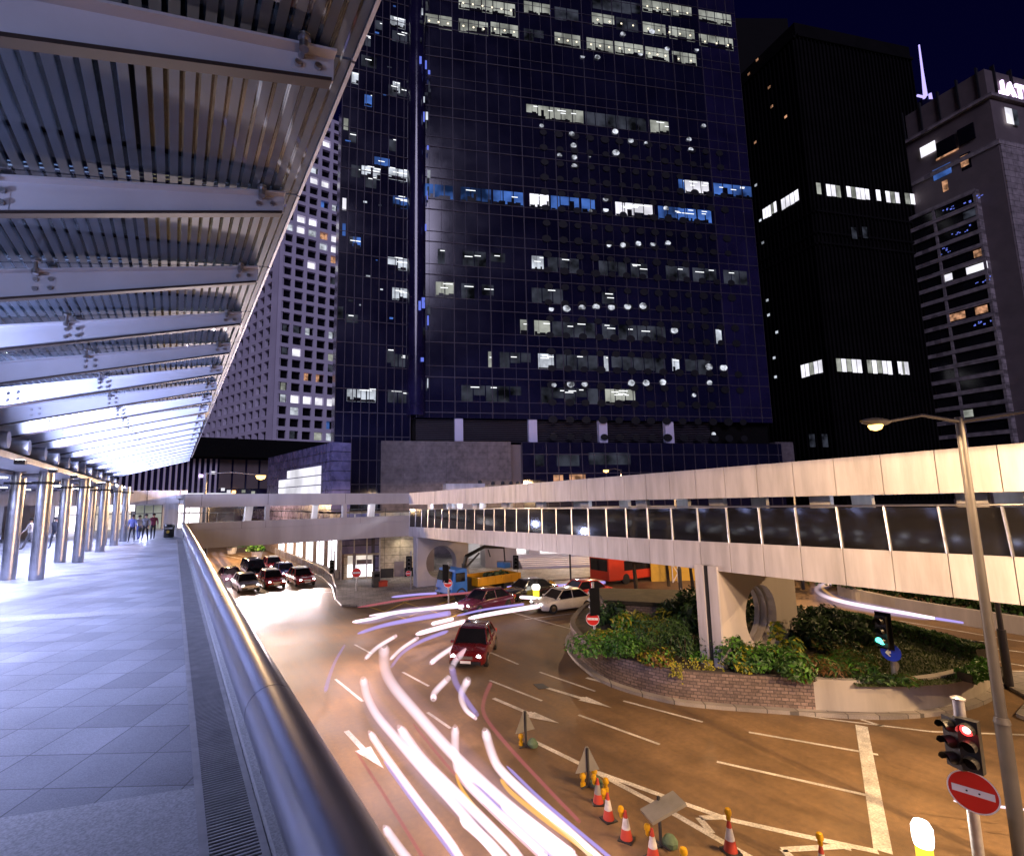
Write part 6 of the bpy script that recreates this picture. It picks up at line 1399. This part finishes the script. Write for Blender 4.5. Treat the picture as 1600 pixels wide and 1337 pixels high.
for x in np.linspace(-3.6, .5, 6):
    for s in (-1, 1): MB().box(x, x + .08, s * 1.165 - .012, s * 1.165 + .012, .9, 1.55).build('side_post', M['yellowtruck'], bd, local=True)
MB().box(.85, 1.55, -.5, .5, .86, 1.5).tube([(1.2, 0, 1.5), (1.2, 0, 2.6)], .20, 12).tube([(1.2, 0, 2.5), (1.0, 0, 3.1)], .16, 10).build('crane_column', M['black'], tr, local=True)
MB().tube([(1.0, 0, 3.1), (-.9, 0, 3.75), (-3.0, 0, 3.55)], [.17, .14, .11], 8).build('crane_boom', M['black'], tr, local=True)
for a_, b_, r_ in (((1.2, .25, 2.3), (-.2, .18, 3.3), .08), ((-3.0, 0, 3.6), (-3.1, 0, 2.3), .06), ((-1.2, .1, 3.5), (-1.5, 0, 2.9), .05)): MB().tube([a_, b_], r_, 8).build('crane_ram', M['darksteel'], tr, local=True)
MB().box(-3.3, -2.6, -.5, .5, 1.9, 2.35).build('crane_grab', M['bluecab'], tr, local=True, bevel=.08)
ct = (pa + pb2) / 2; tr.location = (ct[0], ct[1], 0); tr.rotation_euler.z = hd
cg = thing('cargo_pile', 'green and brown load heaped on the crane truck bed', 'cargo', (0, 0, 0)); mb = MB(); leaves(mb, (0, 0, 0), (1.6, .8, .55), 500, .16, (0, 1)); mb.build('heap', [M['leaf_dark'], M['sack']], cg, fix=False, local=True)
cg.location = (ct[0] - math.cos(hd) * 1.5, ct[1] - math.sin(hd) * 1.5, 1.15); cg.rotation_euler.z = hd
# red double decker
bs = thing('double_decker_bus', 'red double decker bus half hidden behind trees under the white footbridge', 'bus', (0, 0, 0))
MB().box(-5, 5, -1.25, 1.25, .35, 4.2).build('body', M['busred'], bs, local=True, bevel=.10)
for s in (-1, 1):
    MB().box(-4.6, 4.2, s * 1.26 - .01, s * 1.26 + .01, 2.75, 3.5).build('upper_window', M['carglass'], bs, local=True); MB().box(-4.3, 3.2, s * 1.26 - .01, s * 1.26 + .01, 1.15, 2.0).build('lower_window', M['carglass'], bs, local=True)
    for x in (-3, 3): MB().lathe([(.3, -.14), (.5, -.12), (.5, .12), (.3, .14)], (x, s * 1.12, .5), 16, 'y').build('wheel', M['rubber'], bs, local=True)
MB().box(5.0, 5.03, -1.05, 1.05, 1.2, 2.2).build('windscreen', M['carglass'], bs, local=True); MB().box(5.0, 5.03, -1.05, 1.05, 2.9, 3.6).build('upper_windscreen', M['carglass'], bs, local=True)
MB().box(5.031, 5.05, -.7, .7, 2.4, 2.7).build('blind', M['facadelit'], bs, local=True)
pa, pb2 = gz(937, 912, 0), gz(1010, 903, 0); hd = math.atan2((pa - pb2)[1], (pa - pb2)[0]); bs.location = (pa[0] - math.cos(hd) * 5, pa[1] - math.sin(hd) * 5, 0); bs.rotation_euler.z = hd
hb = thing('site_hoarding', 'yellow and grey hoarding behind the island trees', 'hoarding', tuple(gz(1070, 912, 0)))
Fh = Face(tuple(gz(1012, 908, 0)[:2]), math.degrees(math.atan2(*(gz(1120, 912, 0) - gz(1012, 908, 0))[1::-1])) if False else -25)
a1 = Fh.uv(1018, 905)[0]; a2 = Fh.uv(1130, 905)[0]
MB().fbox(Fh, a1, a2, 0, 1.9, -.15, 0).build('yellow_board', M['hoardyellow'], hb); MB().fbox(Fh, a1, a2, 1.91, 3.4, -.15, -.02).build('grey_board', M['galv'], hb)
mb = MB(); tp_ = Fh.uv(1045, 905)[0]
for s in (0, .5): mb.tube([Fh.P(tp_ + s, 0, .8), Fh.P(tp_ + s, 4.2, .8)], .05, 6)
for k in range(5): mb.tube([Fh.P(tp_ + (k % 2) * .5, k * .8, .8), Fh.P(tp_ + ((k + 1) % 2) * .5, k * .8 + .8, .8)], .035, 6)
sm_ = thing('lattice_mast', 'white steel lattice mast in front of the yellow hoarding', 'mast', Fh.P(tp_, 0, .8)); mb.build('frame', M['white'], sm_)
b = gz(1040, 912, 0); mt_ = thing('roundabout_sign', 'yellow triangular sign beyond the small bollard', 'road sign', tuple(gz(863, 922, .0))); q = gz(863, 922, 0); D_ = depth(q)
MB().tube([q, CAM + ray(863, 905) * D_], .04, 8).build('post', M['galv'], mt_); MB().disc(CAM + ray(863, 912) * (D_ - .1), (-.5, -.85, 0), .42, .03, 3).build('plate', M['hoardyellow'], mt_)

# ================================================================== RAILINGS AND PLANT TUBS BY THE SHOP
def railing(pts, label, z=.13, h=1.05, stp=.28, mt='galv'):
    t = thing('pedestrian_railing', label, 'railing', (*pts[0], z), group='pedestrian railings'); rl_ = MB(); br = MB()
    for a, b in zip(pts[:-1], pts[1:]):
        a = np.array(a); b = np.array(b); L_ = np.linalg.norm(b - a); n = int(L_ / stp)
        for zz_ in (z + .15, z + h): rl_.tube([(*a, zz_), (*b, zz_)], .03, 6)
        for i in range(n + 1): p = a + (b - a) * i / max(1, n); r_ = .03 if i % 7 == 0 else .012; br.tube([(*p, z), (*p, z + h)], r_, 5)
    rl_.build('top_rail', M[mt], t); br.build('bars', M[mt], t)
railing([(11.0, 40.2), (12.3, 46.2), (12.9, 52), (13.0, 64), (12.7, 78)], 'long grey railing beside the waiting cars and shop windows', mt='galv')
railing([(18.6, 38.6), (24.5, 40.4)], 'short railing in front of the farther bridge pier')
railing([(8.6, 92), (11.0, 96)], 'distant railing beneath the concrete footbridge', h=1.2)
for px, py, lb in [(362, 864, 'leafy tub plants behind the distant railing'), (401, 871, 'single round tub plant by the railing near the shops')]:
    q = gz(px, py, .0); t = thing('plant_tub', lb, 'plant tub', (q[0], q[1], 0)); MB().lathe([(.6, 0), (.75, .9), (.65, .92)], q, 12).build('tub', M['whitestone'], t)
    mb = MB(); leaves(mb, (q[0], q[1], 1.1), (1.3, 1.3, .8), 500, .22, (0, 1)); mb.build('foliage', [M['leaf_mid'], M['leaf_lime']], t, fix=False)
dist = thing('boundary_wall', 'warm lit wall across the far end of the road under the footbridge', 'wall', (0, 128, 0)); MB().box(-20, 16, 126, 127, 0, 5).build('wall_body', M['creamstone'], dist)
for x0, lb in [(543, 'grey litter bin on the pavement by the corner shop'), ]:
    q = gz(587, 916, .13); t = thing('street_bin', lb, 'bin', q); MB().box(q[0] - .3, q[0] + .3, q[1] - .25, q[1] + .25, .13, 1.45).build('case', M['darksteel'], t, bevel=.03); MB().box(q[0] - .22, q[0] + .22, q[1] - .27, q[1] - .252, 1.0, 1.25).build('slot', M['blackmatte'], t)
q = gz(597, 915, .13); t = thing('orange_crate', 'small orange box on the pavement near the grey bin', 'box', q); MB().box(q[0] - .4, q[0] + .4, q[1] - .3, q[1] + .3, .13, .55).build('case', M['cone'], t, bevel=.02); MB().box(q[0] - .43, q[0] + .43, q[1] - .33, q[1] + .33, .552, .6).build('lid', M['cone'], t)

# ================================================================== PEOPLE ON THE WALKWAY
def person(px, py, label, top, legs, step=.3, turn=0.0, h=1.70, arm=.15, bag=None):
    p = gz(px, py, W); t = thing('person', label, 'person', p, group='people walking on the walkway')
    k = h / 1.70; me = bpy.data.meshes.new('body'); V = {}; vs = []; rr = []; es = []
    def v(n, x, y, z, r): V[n] = len(vs); vs.append((x * k, y * k, z * k)); rr.append(r * k)
    def e(*ns):
        for a, b in zip(ns[:-1], ns[1:]): es.append((V[a], V[b]))
    v('pel', 0, 0, .95, .15); v('waist', 0, 0, 1.10, .135); v('chest', 0, .01, 1.32, .165); v('neck', 0, .01, 1.46, .06); v('chin', 0, .02, 1.52, .065); v('head', 0, .03, 1.62, .098); v('crown', 0, .02, 1.68, .07)
    e('pel', 'waist', 'chest', 'neck', 'chin', 'head', 'crown')
    for s, n in ((-1, 'l'), (1, 'r')):
        f = step * s
        v('hip' + n, .09 * s, 0, .90, .105); v('knee' + n, .10 * s, f * .35 + .04, .50, .07); v('ank' + n, .10 * s, f * .8 - .02, .09, .045); v('toe' + n, .11 * s, f * .8 + .14, .035, .035)
        e('pel', 'hip' + n, 'knee' + n, 'ank' + n, 'toe' + n)
        v('sh' + n, .19 * s, 0, 1.40, .065); v('el' + n, .24 * s, -arm * s - .03, 1.13, .045); v('wr' + n, .25 * s, -arm * s * 1.6 + .08, .90, .032); v('hd' + n, .25 * s, -arm * s * 1.7 + .12, .80, .035)
        e('chest', 'sh' + n, 'el' + n, 'wr' + n, 'hd' + n)
    me.from_pydata(vs, es, []); o = bpy.data.objects.new('body', me); COL.objects.link(o)
    sk_ = o.modifiers.new('s', 'SKIN'); ss = o.modifiers.new('u', 'SUBSURF'); ss.levels = 1; ss.render_levels = 1
    for i, d in enumerate(me.skin_vertices[0].data): d.radius = (rr[i], rr[i] * .85); d.use_root = (i == 0)
    bpy.context.view_layer.update()
    nm = bpy.data.meshes.new_from_object(o.evaluated_get(bpy.context.evaluated_depsgraph_get())); bpy.data.objects.remove(o)
    for m_ in (M[top], M[legs], M['skin'], M['black']): nm.materials.append(m_)
    for f in nm.polygons:
        z = f.center.z / k; x = abs(f.center.x) / k
        f.material_index = 2 if z > 1.47 or (x > .2 and z < 1.0 and z > .7) else (0 if z > .96 or x > .19 else (3 if z < .08 else 1)); f.use_smooth = True
    ob = bpy.data.objects.new('body', nm); COL.objects.link(ob); ob.parent = t
    MB().lathe([(.105 * k, 1.60 * k), (.112 * k, 1.66 * k), (.09 * k, 1.725 * k), (.03 * k, 1.75 * k)], (0, -.005, 0), 12).build('hair', M['hair'], t, local=True, smooth=True)
    if bag: MB().box(.22, .34, -.1, .22, .62, .88).build('bag', M[bag], t, local=True, bevel=.03)
    t.rotation_euler.z = turn
M['shirtw'] = mat('white_cotton', (.62, .60, .60), .9); M['shirtb'] = mat('blue_cotton', (.10, .12, .32), .9); M['dark'] = mat('dark_cloth', (.02, .02, .03), .9); M['grey'] = mat('grey_cloth', (.16, .16, .18), .9); M['plum'] = mat('plum_cloth', (.16, .03, .06), .9)
person(84, 855, 'walker in a black jacket and trousers between the second and thickest columns', 'dark', 'dark', .25, 2.8, 1.72)
person(45, 858, 'walker in a white shirt between the two thickest column posts', 'shirtw', 'grey', .45, 1.4, 1.70)
person(205, 846, 'walker in a blue shirt at the edge of the distant group', 'shirtb', 'dark', .35, 3.0, 1.70)
person(216, 842, 'walker in a white top at the centre of the distant group', 'shirtw', 'shirtb', .3, .3, 1.62)
person(226, 844, 'walker in grey with a dark bag in the distant group', 'grey', 'dark', .3, 2.9, 1.72, bag='black')
person(238, 842, 'walker in a dark plum coat nearest the concourse pillar', 'plum', 'dark', .25, .1, 1.74)
person(64, 846, 'walker in a pale top seen beyond the thickest columns', 'shirtw', 'dark', .4, 1.7, 1.66)

# ================================================================== LIGHT STREAKS along the carriageway, at lamp height
def spl(pts, k=6):
    pts = [np.array(p) for p in pts]
    if len(pts) < 3: return pts
    P_ = [2 * pts[0] - pts[1]] + pts + [2 * pts[-1] - pts[-2]]; out = []
    for i in range(1, len(P_) - 2):
        a, b, c, d = P_[i - 1:i + 3]
        for q in range(k): t = q / k; out.append(.5 * (2 * b + (c - a) * t + (2 * a - 5 * b + 4 * c - d) * t * t + (-a + 3 * b - 3 * c + d) * t ** 3))
    return out + [pts[-1]]
def trail(px, w0, w1, mt, label, z=.66, fade=False, wash=0):
    pts = spl([gz(x, y, z) for x, y in px]); n = len(pts); r_ = []
    for i, p in enumerate(pts):
        f = i / (n - 1); w_ = w0 + (w1 - w0) * f; q = w_ * 1.28 * depth(p) / FPX / 2
        e_ = min(1, i / 1.0 * .75 + .45); 
        if fade: e_ *= (1 - f) ** .5 + .08
        r_.append(q * e_)
    o = MB().tube(pts, r_, 12, cap=False).build('light_streak', M[mt], smooth=True, fix=False)
    ln = sum(np.linalg.norm(b - a) for a, b in zip(pts[:-1], pts[1:]))
    if wash:
        for f in np.linspace(.12, .88, wash): q = pts[int(f * (n - 1))]; lamp_spot('passing_headlamp', (q[0], q[1], 2.0), (q[0], q[1], 0), 320, (1.0, .70, .74), 150, .7, .5, parent=o)  # unseen spots added above the streak to brighten the road below
    if mt == 'trail' and ln > 7:
        fr = [p + np.array([.12, .05, -.08]) for p in pts]; MB().tube(fr, [q * 3.0 * max(.02, math.sin(math.pi * i / (n - 1)) ** .5) for i, q in enumerate(r_)], 14, cap=False).build('glow_fringe', M[['glow_pink', 'glow_violet'][len(px) % 2]], o, smooth=True, fix=False)
    tag(o, label, 'light streak', 'light streaks over the road'); return o
T = trail
T([(570, 1029), (590, 1010), (618, 993)], 6, 5, 'trail', 'short white streak topmost left of the tall curved streak', wash=1)
T([(600, 1008), (601, 1040), (613, 1068), (652, 1115), (706, 1175), (780, 1245), (860, 1310), (900, 1345)], 14, 14, 'trail', 'thickest long white streak curving down the middle of the road', wash=3)
T([(567, 1058), (573, 1085), (588, 1115), (615, 1148), (655, 1195), (705, 1250), (780, 1337)], 10, 12, 'trail', 'long white streak beginning beside the parapet side of the thickest one', wash=3)
T([(577, 1142), (606, 1185), (650, 1245), (700, 1310), (722, 1345)], 9, 11, 'trail', 'lower white streak running closest to the steel handrail', wash=2)
T([(623, 1134), (660, 1185), (720, 1245), (790, 1315), (815, 1345)], 12, 13, 'trail', 'white streak with a blunt upper end between two long streaks')
T([(711, 1133), (712, 1180), (722, 1212), (770, 1262), (850, 1337)], 11, 12, 'trail', 'straight topped white streak dropping beside the amber one')
T([(757, 1138), (770, 1180), (785, 1205), (830, 1248), (890, 1300), (940, 1345)], 12, 12, 'trail', 'rightmost thick white streak toward the cones')
T([(609, 1030), (628, 1012), (652, 996)], 5, 5, 'trail', 'short white curl right of the tall curved streak')
T([(672, 1036), (690, 1022), (713, 1007)], 7, 6, 'trail', 'short wavy white streak above the dark red taxi')
T([(738, 1010), (716, 1026), (706, 1042)], 9, 8, 'trail', 'broad white dash on the dark red taxi flank')
T([(706, 1042), (712, 1065), (728, 1092), (745, 1115)], 9, 6, 'trail_lilac', 'violet streak running down from the broad white dash')
T([(677, 1092), (680, 1080), (700, 1059)], 9, 8, 'trail', 'short white dash at the lower left of the dark red taxi')
T([(732, 1059), (721, 1084), (727, 1106), (743, 1121)], 11, 5, 'trail', 'hooked white streak at the nose of the dark red taxi')
T([(768, 1064), (757, 1090), (757, 1116), (790, 1160), (850, 1225), (905, 1282)], 6, 5, 'trail_pink', 'dull pink streak between white streaks and warning triangle')
T([(551, 971), (585, 965), (621, 956), (670, 950), (712, 943)], 4, 4, 'trail', 'thin white arc upper of the pair near the yellow hatching', wash=2)
T([(577, 961), (640, 953), (724, 946)], 3, 5, 'trail_pale', 'thin pale arc just above the upper white arc')
T([(559, 989), (600, 976), (650, 966), (702, 957)], 4, 7, 'trail_lilac', 'violet arc under the two thin white arcs')
T([(674, 974), (690, 970), (707, 966)], 5, 5, 'trail', 'short white dash above the plum saloon shadow')
T([(650, 990), (690, 979), (726, 970)], 6, 6, 'trail', 'white dash beneath the plum saloon', wash=1)
T([(732, 965), (780, 956), (841, 946)], 5, 6, 'trail', 'white streak leading to the white saloon headlamp')
T([(714, 961), (760, 951), (818, 943)], 3, 3, 'trail_lilac', 'thin violet line above the white saloon streak')
T([(612, 932), (650, 928), (682, 926)], 3, 3, 'trail_lilac', 'thin violet dash before the truck cab')
T([(559, 948), (652, 933), (757, 923)], 3, 3, 'trail_pink', 'thin pink line crossing below the truck cab')
T([(792, 916), (830, 915), (872, 914), (945, 909)], 3, 4, 'trail_lilac', 'pale violet line before the white steps')
T([(872, 928), (900, 925), (937, 921)], 4, 5, 'trail', 'short white streak above the white saloon roof')
T([(880, 933), (920, 929), (954, 926)], 4, 5, 'trail_pale', 'pale streak ending behind the island signal')
T([(812, 932), (830, 933), (842, 935)], 4, 5, 'trail', 'small white smear by the small bollard')
T([(1300, 908), (1283, 914), (1276, 921), (1290, 931), (1330, 942), (1420, 958), (1460, 965)], 7, 4, 'trail', 'white streak curving along the outer road behind the island')
T([(1460, 965), (1480, 968), (1505, 972)], 4, 3, 'trail_lilac', 'violet tail at the end of the outer road streak')
T([(1296, 911), (1285, 917), (1300, 930), (1318, 938)], 4, 3, 'trail_amber', 'orange streak inside the curve of the outer road streak')
T([(1490, 1250), (1545, 1257), (1620, 1266)], 4, 3, 'trail_pale', 'pale line passing behind the large no entry sign')
T([(332, 862), (345, 878), (352, 905), (368, 940), (376, 955)], 7, 12, 'trail_pale', 'bright blurred streak beside the handrail left of the queue', wash=3)
T([(343, 862), (356, 880), (358, 903), (350, 925)], 6, 8, 'trail', 'second bright streak beside the handrail at the queue')
T([(712, 1206), (722, 1232), (760, 1282), (806, 1330), (818, 1345)], 4, 5, 'trail_amber', 'amber streak between the straight topped streak and the middle ones')
T([(782, 1216), (800, 1238), (850, 1278), (905, 1318), (935, 1345)], 5, 8, 'trail_amber', 'broad amber streak beside the rightmost thick white streak')
T([(720, 1204), (760, 1230), (820, 1275), (895, 1332)], 7, 9, 'trail', 'white streak branching right from the straight topped one')
T([(600, 1290), (625, 1325), (640, 1345)], 10, 12, 'trail_pale', 'pale streak cut by the lower edge next to the handrail')
T([(720, 1277), (760, 1312), (790, 1345)], 12, 14, 'trail', 'blunt ended white streak lowest in the middle')
T([(784, 1258), (830, 1300), (875, 1340)], 10, 12, 'trail', 'blunt ended white streak between the two amber ones')
T([(508, 1080), (515, 1055), (525, 1030), (538, 1008)], 6, 3, 'trail_lilac', 'faint violet sliver on the pink lit road beside the handrail', wash=2)
T([(646, 1130), (700, 1196), (760, 1258), (842, 1337)], 4, 4, 'trail_pink', 'thin rosy line tucked between the two middle white streaks')
T([(600, 1188), (650, 1258), (712, 1340)], 4, 5, 'trail_lilac', 'thin violet line above the streak closest to the handrail')
T([(738, 1218), (800, 1280), (866, 1340)], 4, 5, 'trail_lilac', 'thin violet line below the amber streak in the middle')
T([(792, 1196), (850, 1252), (955, 1340)], 4, 5, 'trail_lilac', 'thin violet line on the cone side of the rightmost white streak')
T([(556, 1172), (600, 1240), (662, 1340)], 4, 5, 'trail_pink', 'thin rosy line between the handrail and the lowest white streak')
T([(700, 985), (660, 1000), (630, 1018), (612, 1040)], 5, 4, 'trail_lilac', 'violet arc inside the bend beside the tall curved streak')
